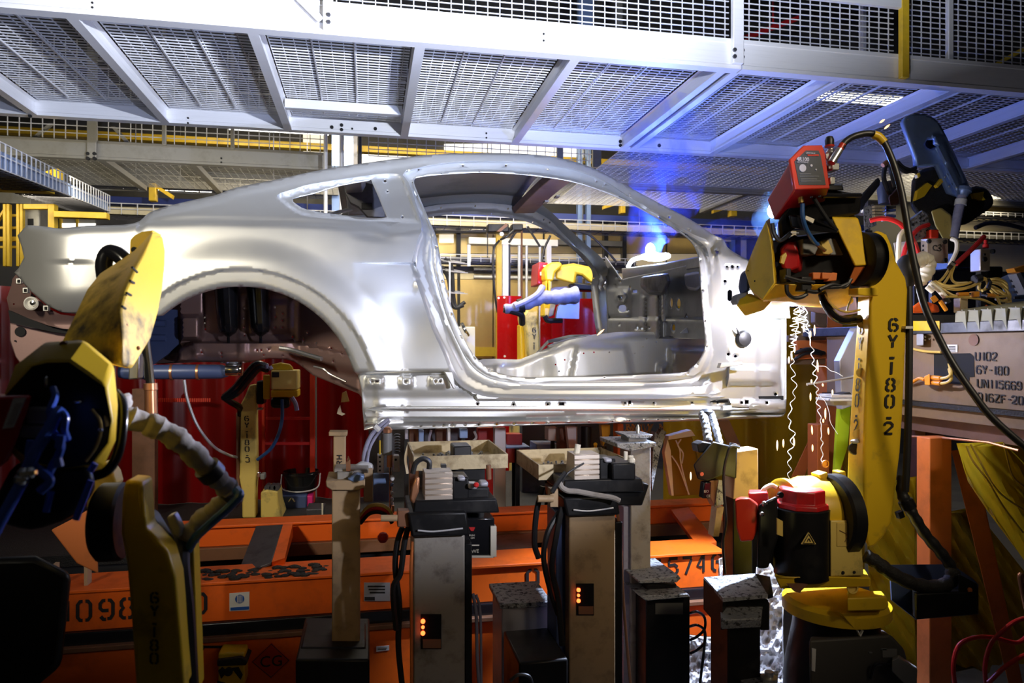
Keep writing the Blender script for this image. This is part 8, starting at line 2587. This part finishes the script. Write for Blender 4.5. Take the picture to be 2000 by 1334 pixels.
# film curtains at the right
for nm, oc, Y, lab in (('welding_film', [(1690, 980), (1735, 940), (1790, 930), (1792, 1345), (1730, 1345), (1700, 1200)], 3.3, 'yellow weld film between the big robot arm and the orange leg'),
                       ('welding_film', [(1868, 866), (2060, 860), (2060, 1180), (1990, 1080), (1930, 1000), (1890, 940)], 2.62, 'crumpled yellow weld film drooping from the plinth at the right edge'),
                       ('welding_film', [(1850, 1000), (1900, 990), (2060, 1190), (2060, 1345), (1850, 1345)], 3.35, 'amber weld film behind the slanting orange brace at the lower right')):
    v, f = sheet(oc, [], lambda P: Y + 0.05 * np.sin((P[:, 0] * 0.9 - P[:, 1] * 0.55) / 15.0) + 0.03 * np.sin((P[:, 0] - P[:, 1] * 0.7) / 6.0) * np.clip((P[:, 1] - 860) / 150, 0.2, 1), 6.0)
    m = MB().add(v, f)
    o = m.done(nm, 'amber_film' if Y == 3.35 else 'yellow_film', ang=60)
    tag(o, lab, 'curtain')
m = MB()
for pts in ([(1888, 872, 2.58), (1900, 900, 2.56), (1930, 940, 2.56), (1960, 990, 2.56), (1998, 1040, 2.56)], [(1896, 868, 2.57), (1916, 905, 2.55), (1950, 960, 2.55), (2005, 1000, 2.55)], [(1960, 866, 2.57), (1966, 890, 2.55), (1978, 930, 2.55), (2005, 955, 2.55)]):
    tag(MB().ptube(pts, 0.004, 6).done('film_seam', 'yellow_cable'), None, None)
seams = [o for o in bpy.data.objects if o.name.startswith('film_seam')]
host = [o for o in bpy.data.objects if o.get('label', '').startswith('crumpled yellow weld film')][0]
for o in seams:
    o.parent = host
    o.location = WL[o.name] - WL[host.name]
for i, (pts, lab) in enumerate((([(1866, 1345, 2.6), (1862, 1300, 2.6), (1872, 1262, 2.6), (1900, 1246, 2.6), (1940, 1245, 2.6), (1985, 1255, 2.6), (2010, 1240, 2.6)], 'dark red cable loop reaching the right edge at the bottom'),
                                ([(1926, 1345, 2.55), (1924, 1300, 2.55), (1934, 1260, 2.55), (1950, 1240, 2.55), (1980, 1215, 2.55), (2010, 1205, 2.55)], 'red cable rising in front of the slanting orange brace'),
                                ([(1930, 1334, 2.5), (1960, 1305, 2.5), (1990, 1285, 2.5), (2012, 1275, 2.5)], 'dark red cable crossing low in the bottom right corner'),
                                ([(2004, 1190, 2.5), (1992, 1130, 2.5), (1996, 1126, 2.5), (2006, 1160, 2.5)], 'thin copper cable bend at the right edge'))):
    tag(MB().ptube(pts, 0.009, 10).done('red_cable', 'red_hose' if i != 3 else 'copper'), lab, 'cable')
tag(MB().tube([WX(1775, 852, XP - 0.04), WX(1850, 856, XP - 0.04), WX(1930, 864, XP - 0.04), WX(1990, 880, XP - 0.04)], 0.006, 8).done('copper_line', 'copper'), 'thin copper line running under the tan plinth', 'pipe')

# ------------------------------------------------------------------ valves, cables and hoses on the plinth
YV = 2.95
vb = thing('valve_block', 'tan valve block marked C3 with four black bolts', 'valve block', W(1832, 516, YV))
MB().pskin([[(1811, 466, YV), (1852, 465, YV), (1852, 514.5, YV), (1811, 514.5, YV)], [(1798, 467, YV + .09), (1842, 466, YV + .09), (1842, 512, YV + .09), (1799, 511, YV + .09)]]).done('body', 'aluminium_block', vb, bevel=0.003)
for x, y in ((1816, 471), (1847, 472), (1817, 508), (1848, 508)):
    MB().disc(x, y, YV - 0.006, 4.4, 0.01, 14).done('bolt', 'black_rubber', vb)
for x, y, r in ((1804, 480, 2.4), (1804, 491, 4.2)):
    m = MB()
    t = (1811 - x) / 13.0
    c = W(x, y, YV + 0.09 * t)
    m.cyl(c - Vector((0.004, 0.001, 0)), c + Vector((0.02, 0, 0)), r * S(x, YV), seg=14)
    m.done('port', 'hole', vb)
m = MB()
m.tube(spline([W(1831, 481, YV - .002), W(1826, 479, YV - .002), (W(1823, 483, YV - .002)), W(1825, 488, YV - .002), W(1831, 488, YV - .002)], 4), 0.0022, 6)
m.tube(spline([W(1833, 479, YV - .002), W(1837, 478, YV - .002), W(1838, 482, YV - .002), W(1834, 484, YV - .002), W(1838, 487, YV - .002), W(1836, 490, YV - .002), W(1831, 489, YV - .002)], 4), 0.0022, 6)
m.done('handwritten_mark', 'stencil_black', vb)
MB().rect(1820, 514, 1824, 606, YV + 0.03, 0.02).done('stem', 'steel_dark', vb)
sv = thing('shut_off_valve', 'narrow aluminium valve body with red cap right of the C3 block', 'valve', W(1924, 530, 2.9))
MB().rect(1915, 486, 1934, 529, 2.9, 0.06).done('body', 'aluminium_block', sv, bevel=0.003)
m = MB()
m.disc(1924, 497, 2.894, 2.4, 0.01, 14)
m.disc(1924.5, 506, 2.894, 5, 0.01, 16)
m.done('port', 'hole', sv)
MB().lathe(W(1925, 485, 2.93), (0, 0, 1), [(0.001, 0), (0.013, 0), (0.013, 0.018), (0.008, 0.022), (0.008, 0.04), (0.001, 0.041)], 14).done('cap', 'red_hose', sv)
MB().lathe(W(1937, 491, 2.93), (1, 0, 0), [(0.001, 0), (0.012, 0), (0.012, 0.01), (0.001, 0.011)], 12).done('knob', 'black_rubber', sv)
MB().rect(1916, 529, 1930, 610, 2.93, 0.03).done('stem', 'dark_dirty', sv)
wb = thing('spattered_block', 'white spattered valve manifold behind the supply cable', 'manifold', W(1800, 475, 3.2))
MB().pskin([[(1774, 432, 3.15), (1802, 412, 3.15), (1813, 419, 3.15), (1819, 458, 3.15), (1784, 473, 3.15)], [(1772, 430, 3.25), (1800, 410, 3.25), (1811, 417, 3.25), (1817, 456, 3.25), (1782, 471, 3.25)]]).done('body', 'spatter_steel', wb, bevel=0.004)
for x, y in ((1798, 426), (1805, 431), (1783, 439), (1812, 450), (1790, 458), (1778, 433)):
    MB().disc(x, y, 3.144, 2.2, 0.01, 10).done('port', 'hole', wb)
MB().rect(1818, 448, 1834, 465, 3.12, 0.06).done('red_coil', 'red_frame', wb, bevel=0.004)
MB().rect(1786, 473, 1800, 610, 3.2, 0.05).done('stem', 'dark_dirty', wb)
tb = thing('terminal_strip', 'stack of pale terminal strips beside the black wrist of the guard robot', 'terminal strip', W(1720, 440, 3.6))
MB().pskin([[(1686, 405, 3.6), (1706, 398, 3.6), (1712, 440, 3.6), (1688, 450, 3.6)], [(1686, 405, 3.65), (1706, 398, 3.65), (1712, 440, 3.65), (1688, 450, 3.65)]]).done('plate', 'spatter_steel', tb, bevel=0.003)
for k in range(4):
    MB().rect(1708, 401 + k * 6, 1729, 405.5 + k * 6, 3.58, 0.05).done('terminal', 'tray_metal', tb, bevel=0.002)
for k, mt in enumerate(('steel_dark', 'blue_box', 'white_hose', 'blue_box', 'galvanised')):
    MB().rect(1731, 402 + k * 6, 1750, 406 + k * 6, 3.62, 0.04).done('terminal', mt, tb)
MB().rect(1690, 450, 1704, 610, 3.62, 0.05).done('stem', 'dark_dirty', tb)
tag(MB().pskin([[(1745, 474, 3.1), (1772, 470, 3.1), (1772, 520, 3.1), (1752, 520, 3.1)], [(1745, 474, 3.15), (1772, 470, 3.15), (1772, 520, 3.15), (1752, 520, 3.15)]]).done('valve_plate', 'white_paint', bevel=0.003), 'white plate behind the shoulder of the big robot arm', 'plate')
cov = MB()
P = spline([W(*p) for p in [(1776, 520, 2.85), (1790, 512, 2.85), (1804, 508, 2.85), (1810, 520, 2.85), (1804, 540, 2.85), (1792, 556, 2.85)]], 6)
cov.tube(P, [0.022 + 0.018 * math.sin(math.pi * k / (len(P) - 1)) + 0.003 * math.sin(k * 1.9) for k in range(len(P))], 12)
tag(cov.done('cover_bag', 'white_hose', ang=50), 'crumpled cream cloth cover left of the C3 block', 'cover')
cov = MB()
cov.ball(W(1772, 530, 2.72), 0.05, 14, 1.0, 1, 1.5)
tag(cov.done('hose_boot', 'black_rubber'), 'black rubber boot beside the big robot arm at shoulder height', 'boot')


def hose(pts, r, mt, label, name='hose', cat='hose', seg=8, group=None):
    mb = MB()
    mb.ptube(pts, r, seg)
    return tag(mb.done(name, mt), label, cat, group)


hose([(1699, 431, 2.9), (1716, 427, 2.88), (1737, 428, 2.86), (1756, 436, 2.86), (1767, 447, 2.88)], 0.011, 'red_hose', 'red hose arching left of the supply cable', 'red_hose')
hose([(1813, 439, 2.98), (1795, 446, 2.95), (1779, 464, 2.94), (1770, 482, 2.93), (1762, 508, 2.93)], 0.011, 'red_hose', 'red hose curving down behind the supply cable', 'red_hose')
hose([(1779, 462, 2.9), (1787, 478, 2.88), (1794, 500, 2.88)], 0.012, 'red_hose', 'short red hose into the cream cloth cover', 'red_hose')
hose([(1922, 462, 2.88), (1905, 480, 2.86), (1884, 500, 2.86), (1867, 516, 2.86)], 0.011, 'red_hose', 'straight red hose falling to the cable bundle', 'red_hose')
hose([(1765, 450, 2.86), (1757, 462, 2.86), (1755, 485, 2.86), (1754, 510, 2.86)], 0.010, 'white_hose', 'cream hose behind the shoulder of the big robot', 'white_hose')
hose([(1858, 466, 2.9), (1868, 472, 2.88), (1868, 490, 2.88), (1860, 508, 2.88), (1855, 518, 2.88)], 0.010, 'white_hose', 'cream hose at the right of the C3 block', 'white_hose')
hose([(1752, 510, 2.86), (1764, 518, 2.84), (1776, 524, 2.84)], 0.011, 'white_hose', 'short cream hose into the black rubber boot', 'white_hose')
cb = thing('cable_coil', 'coil of yellow sensor cables tied up on the plinth', 'cable coil', W(1900, 600, 2.85))
random.seed(5)
strands = [[(1859, 517, 2.86), (1850, 532, 2.84), (1840, 545, 2.82), (1829, 553, 2.82)], [(1861, 518, 2.85), (1856, 534, 2.83), (1848, 548, 2.82), (1842, 556, 2.81)], [(1864, 518, 2.84), (1858, 540, 2.82), (1866, 552, 2.80), (1890, 552, 2.78)],
           [(1822, 550, 2.80), (1840, 560, 2.78), (1870, 565, 2.76), (1895, 560, 2.76), (1912, 552, 2.76)], [(1826, 549, 2.82), (1850, 558, 2.80), (1880, 556, 2.78), (1905, 548, 2.78)], [(1830, 556, 2.78), (1846, 568, 2.76), (1866, 578, 2.74), (1894, 576, 2.74)],
           [(1912, 548, 2.76), (1922, 543, 2.76), (1930, 552, 2.76), (1922, 566, 2.76), (1912, 564, 2.76), (1914, 552, 2.76)], [(1918, 546, 2.75), (1927, 548, 2.75), (1928, 562, 2.75), (1918, 568, 2.75)],
           [(1930, 545, 2.78), (1950, 548, 2.76), (1966, 560, 2.76), (1964, 574, 2.76), (1950, 572, 2.76), (1936, 560, 2.76)], [(1932, 550, 2.77), (1952, 555, 2.75), (1968, 570, 2.75), (1972, 582, 2.75), (1960, 588, 2.75), (1945, 584, 2.75)],
           [(1928, 556, 2.76), (1944, 562, 2.74), (1962, 574, 2.74), (1974, 588, 2.74), (1966, 592, 2.74)], [(1926, 548, 2.79), (1948, 544, 2.78), (1964, 552, 2.78), (1968, 566, 2.78)], [(1934, 566, 2.74), (1946, 580, 2.73), (1955, 598, 2.72), (1962, 606, 2.72)],
           [(1927, 578, 2.74), (1950, 580, 2.73), (1968, 578, 2.73)], [(1845, 580, 2.74), (1880, 580, 2.74), (1920, 586, 2.73), (1950, 600, 2.72)], [(1960, 600, 2.72), (1980, 596, 2.72), (1996, 604, 2.72)]]
for k, st in enumerate(strands):
    MB().ptube(st, 0.0058 if k not in (3, 9) else 0.0072, 8).done('cable', 'yellow_cable', cb)
m = MB()
m.tube([W(1816, 552, 2.79), W(1834, 566, 2.77), W(1848, 582, 2.75)], 0.012, 10)
m.tube([W(1810, 560, 2.78), W(1822, 570, 2.77)], 0.011, 10)
m.done('thick_cable', 'white_hose', cb)
m = MB()
m.tube([W(1846, 582, 2.75), W(1852, 592, 2.74)], 0.014, 10)
m.tube([W(1903, 546, 2.76), W(1914, 543, 2.76)], 0.020, 10)
m.tube([W(1929, 545, 2.75), W(1934, 552, 2.74), W(1930, 564, 2.74)], 0.009, 8)
m.tube([W(1854, 516, 2.84), W(1862, 521, 2.83)], 0.020, 10)
m.done('cable_tie', 'black_rubber', cb)
m = MB()
m.rect(1903, 569, 1914, 580, 2.72, 0.03)
m.pskin([[(1816, 582, 2.74), (1826, 576, 2.74), (1834, 586, 2.74), (1824, 592, 2.74)], [(1816, 582, 2.77), (1826, 576, 2.77), (1834, 586, 2.77), (1824, 592, 2.77)]])
m.done('connector_box', 'orange_plug', cb, bevel=0.003)
for a, b in (((1890, 574), (1902, 574)), ((1915, 575), (1927, 576))):
    MB().tube([W(a[0], a[1], 2.735), W(b[0], b[1], 2.735)], 0.007, 10).done('connector_nut', 'chrome', cb)
for a, b in (((1870, 575), (1890, 574)), ((1927, 576), (1948, 579)), ((1836, 588), (1848, 606))):
    MB().tube([W(a[0], a[1], 2.735), W(b[0], b[1], 2.735)], 0.009, 10).done('plug', 'orange_plug', cb)
tag(MB().rect(1876, 582, 1891, 610, 2.75, 0.04).done('terminal_cover', 'tray_metal', bevel=0.003), 'small two part cream box standing among the cables', 'box')
tag(MB().pskin([[(1780, 600, 2.8), (1800, 586, 2.8), (1832, 596, 2.8), (1836, 610, 2.8), (1782, 612, 2.8)], [(1780, 600, 2.95), (1800, 586, 2.95), (1832, 596, 2.95), (1836, 610, 2.95), (1782, 612, 2.95)]]).done('orange_rag', 'orange_paint', bevel=0.01), 'crumpled orange rag lying under the cables', 'rag')
tag(MB().pskin([[(1920, 604, 2.76), (1926, 594, 2.76), (1934, 602, 2.76), (1932, 610, 2.76)], [(1920, 604, 2.85), (1926, 594, 2.85), (1934, 602, 2.85), (1932, 610, 2.85)]]).done('plastic_plug', 'orange_paint', bevel=0.005), 'small orange plug right of the cream box', 'plug')
mg = thing('blue_module', 'blue grey electrical module behind the coil at the right edge', 'module', W(1980, 605, 3.1))
MB().pskin([[(1950, 545, 3.1), (1985, 528, 3.1), (2040, 520, 3.1), (2040, 608, 3.1), (1975, 606, 3.1)], [(1950, 545, 3.3), (1985, 528, 3.3), (2040, 520, 3.3), (2040, 608, 3.3), (1975, 606, 3.3)]]).done('housing', 'blue_guard', mg, bevel=0.006)
m = MB()
for k in range(5):
    m.rect(1976 + k * 2, 546 + k * 11, 1986 + k * 2, 551 + k * 11, 3.09, 0.02)
m.done('louvre', 'steel_dark', mg)
MB().prism([(1980, 524), (2010, 516), (2010, 532), (1984, 532)], 3.05, 0.05).done('orange_flag', 'orange_plug', mg, bevel=0.003)
MB().prism([(1985, 535), (1993, 532), (2008, 560), (2004, 575)], 3.05, 0.05).done('strap', 'grey_sheet', mg)
m = MB()
m.rect(1870, 490, 1916, 525, 3.3, 0.2)
m.rect(1800, 520, 1960, 612, 3.5, 0.2)
tag(m.done('dark_backing', 'black_paint', bevel=0.01), 'black equipment housing behind the valves and cables', 'housing')
hose([(1905, 445, 5.5), (1930, 436, 5.5), (1965, 438, 5.5), (2005, 448, 5.5)], 0.02, 'black_rubber', 'black hose lying across the wall tray at the far right', 'black_hose')

# ------------------------------------------------------------------ welding arcs, sparks, strands, smoke
af = thing('weld_flash', 'white hot welding flash at the far end of the cowl', 'flash', ARC_FAR)
m = MB()
random.seed(9)
m.ball(W(1278, 502, 4.75), 0.045, 12, 2.4, 1, 0.7)
m.ball(W(1300, 500, 4.75), 0.03, 10, 1.3, 1, 0.8)
m.ball(W(1270, 488, 4.75), 0.035, 10, 1, 1, 1.4)
m.done('flash_core', 'arc_glow', af)
for pts in ([(1226, 522, 4.75), (1236, 508, 4.75), (1258, 502, 4.75), (1282, 502, 4.75)], ):
    MB().ptube(pts, 0.014, 8).done('spatter_arc', 'arc_glow', af)
a2 = thing('weld_flash', 'white hot weld pool on the hinge pillar under the robot wrist', 'flash', ARC_NEAR)
MB().pskin([[(1488, 607, 3.19), (1510, 594, 3.19), (1540, 590, 3.19), (1543, 621, 3.19), (1486, 621, 3.19)], [(1488, 607, 3.2), (1510, 594, 3.2), (1540, 590, 3.2), (1543, 621, 3.2), (1486, 621, 3.2)]]).done('flash_core', 'arc_glow', a2)
a3 = thing('weld_flash', 'blue white weld glow peeking out left of the wire feeder', 'flash', ARC_SIDE)
MB().ball(ARC_SIDE, 0.03, 10, 1, 1, 1.6).done('flash_core', 'arc_glow', a3)

sp = [(1586, 840, 18), (1518, 870, 20), (1530, 866, 16), (1551, 863, 16), (1587, 875, 14), (1556, 938, 10), (1618, 842, 14), (1612, 808, 22), (1583, 775, 16), (1597, 715, 24), (1591, 645, 20), (1570, 640, 18), (1546, 695, 18), (1541, 703, 14),
      (1552, 682, 14), (1626, 766, 10), (1608, 822, 8), (1349, 930, 16), (1607, 752, 6), (1585, 745, 8), (1583, 653, 14)]
for i, (px, py, L) in enumerate(sp):
    m = MB()
    Ysp = 3.05 + 0.05 * math.sin(i * 2.3)
    dx = 0.03 * L if i % 3 == 0 else 0
    a, b = W(px - dx, py - L / 2, Ysp), W(px + dx, py + L / 2, Ysp)
    c = a.lerp(b, 0.5)
    m.tube([a, a.lerp(b, 0.25), c, a.lerp(b, 0.75), b], [0.001, 0.0036, 0.0042, 0.0036, 0.001], 8)
    o = m.done('spark', 'spark_glow')
    tag(o, 'orange spark falling in front of the weld cell frame' if px > 1400 else 'lone orange spark left of the black clamp head', 'spark', 'falling sparks' if px > 1400 else None)
for px, py, x2, y2, lab in ((1718, 240, 1728, 233, 'upper orange spark near the supply cable bend'), (1727, 252, 1738, 243, 'lower orange spark near the supply cable bend'), (1166, 655, 1180, 643, 'orange spark above the floor tunnel')):
    m = MB()
    Ysp = 2.9 if px > 1400 else 3.6
    a, b = W(px, py, Ysp), W(x2, y2, Ysp)
    m.tube([a, a.lerp(b, 0.3), a.lerp(b, 0.7), b], [0.001, 0.0045, 0.0045, 0.001], 8)
    tag(m.done('spark', 'spark_glow'), lab, 'spark')


def strand(x0, y0, x1, y1, amp, n, seed, r, label, trend=None):
    random.seed(seed)
    pts = []
    for k in range(n):
        t = k / (n - 1)
        cx = x0 + (x1 - x0) * t if trend is None else float(np.interp(t, [q[0] for q in trend], [q[1] for q in trend]))
        a = amp * (0.5 + 0.8 * random.random())
        pts.append((cx + a * (1 if k % 2 else -1) + random.uniform(-2, 2), y0 + (y1 - y0) * t + random.uniform(-3, 3), 3.08 + random.uniform(-0.02, 0.02)))
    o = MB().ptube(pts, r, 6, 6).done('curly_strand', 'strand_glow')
    tag(o, label, 'strand')


strand(1560, 600, 1545, 940, 4, 30, 1, 0.0016, 'left curly white trail built as a glowing strand beside the car front end', [(0, 1562), (0.12, 1556), (0.3, 1546), (0.5, 1552), (0.62, 1540), (0.72, 1548), (0.85, 1542), (1, 1541)])
strand(1572, 600, 1612, 905, 3.2, 34, 2, 0.0019, 'right curly white trail built as a glowing strand before the orange posts', [(0, 1570), (0.15, 1580), (0.3, 1586), (0.5, 1595), (0.7, 1602), (1, 1607)])
strand(1552, 596, 1560, 680, 8, 22, 3, 0.0012, 'fine tangle of white trails just below the weld pool', [(0, 1558), (1, 1548)])
strand(1566, 598, 1575, 650, 8, 14, 4, 0.0012, 'fine tangle of white trails right of the weld pool')
hose([(1594, 715, 3.08), (1612, 716, 3.08), (1622, 724, 3.08), (1634, 728, 3.08), (1646, 735, 3.08)], 0.0014, 'strand_glow', 'thin white trail running right towards the steel rod', 'fine_trail', 'strand', 5)
hose([(1597, 770, 3.08), (1612, 785, 3.08), (1620, 808, 3.08), (1622, 825, 3.08), (1636, 848, 3.08)], 0.0012, 'strand_glow', 'thin white trail running down right of the curly strand', 'fine_trail', 'strand', 5)


# ------------------------------------------------------------------ welding smoke
def smoke(name, label, secs, dens, col, scale, thr, seed):
    """secs: (px, py, Y, radius m)"""
    mb = MB()
    P = [W(a, b, c) for a, b, c, r in secs]
    R = [r for a, b, c, r in secs]
    n = 5
    PP = spline(P, n)
    RR = list(np.interp(np.linspace(0, len(R) - 1, len(PP)), range(len(R)), R))
    mb.tube(PP, RR, 16)
    mt = bpy.data.materials.new(name)
    mt.use_nodes = True
    nt = mt.node_tree
    nt.nodes.remove(nt.nodes['Principled BSDF'])
    out = nt.nodes['Material Output']
    vol = nt.nodes.new('ShaderNodeVolumeScatter')
    vol.inputs['Color'].default_value = (*col, 1)  # the arc's blue light is put into the scatter colour
    vol.inputs['Anisotropy'].default_value = 0.0
    tc = nt.nodes.new('ShaderNodeTexCoord')
    mp = nt.nodes.new('ShaderNodeMapping')
    mp.inputs['Location'].default_value = (seed, seed * 0.7, 0)
    mp.inputs['Scale'].default_value = (1, 1, 0.62)
    nz = nt.nodes.new('ShaderNodeTexNoise')
    nz.inputs['Scale'].default_value = scale
    nz.inputs['Detail'].default_value = 5
    nz.inputs['Roughness'].default_value = 0.6
    nz.inputs['Distortion'].default_value = 0.9
    mr = nt.nodes.new('ShaderNodeMapRange')
    mr.inputs['From Min'].default_value = thr
    mr.inputs['From Max'].default_value = thr + 0.24
    mr.inputs['To Min'].default_value = 0.0
    mr.inputs['To Max'].default_value = dens
    nt.links.new(tc.outputs['Object'], mp.inputs['Vector'])
    nt.links.new(mp.outputs['Vector'], nz.inputs['Vector'])
    nt.links.new(nz.outputs['Fac'], mr.inputs['Value'])
    nt.links.new(mr.outputs['Result'], vol.inputs['Density'])
    ab = nt.nodes.new('ShaderNodeVolumeAbsorption')
    ab.inputs['Color'].default_value = (*col, 1)
    nt.links.new(mr.outputs['Result'], ab.inputs['Density'])
    ad = nt.nodes.new('ShaderNodeAddShader')
    nt.links.new(vol.outputs[0], ad.inputs[0])
    nt.links.new(ab.outputs[0], ad.inputs[1])
    nt.links.new(ad.outputs[0], out.inputs['Volume'])
    MATS[name] = mt
    o = mb.done(name, name)
    tag(o, label, 'smoke', kind='stuff')
    return o


smoke('weld_smoke', 'welding smoke tinted arc blue rising from the cowl past the walkway', [(1262, 505, 4.72, 0.10), (1258, 470, 4.72, 0.17), (1275, 430, 4.65, 0.20), (1300, 385, 4.6, 0.25), (1305, 330, 4.55, 0.29), (1305, 270, 4.45, 0.32), (1320, 215, 4.35, 0.28), (1330, 180, 4.3, 0.05)], 5.0, (0.16, 0.26, 1.0), 6.0, 0.49, 3.1)
smoke('weld_smoke_wisp', 'small smoke wisp tinted arc blue left of the wire feeder', [(1500, 470, 4.3, 0.05), (1500, 435, 4.3, 0.11), (1506, 400, 4.3, 0.11), (1504, 372, 4.3, 0.03)], 8.0, (0.4, 0.7, 1.0), 11.0, 0.42, 7.7)
smoke('weld_haze', 'thin smoke haze tinted arc blue behind the hinge pillar', [(1380, 505, 5.2, 0.05), (1400, 480, 5.2, 0.2), (1450, 470, 5.2, 0.2), (1490, 480, 5.2, 0.05)], 2.5, (0.1, 0.2, 1.0), 8.0, 0.45, 1.7)
SC.cycles.volume_step_rate = 2.0
SC.cycles.volume_max_steps = 128
SC.cycles.use_denoising = True
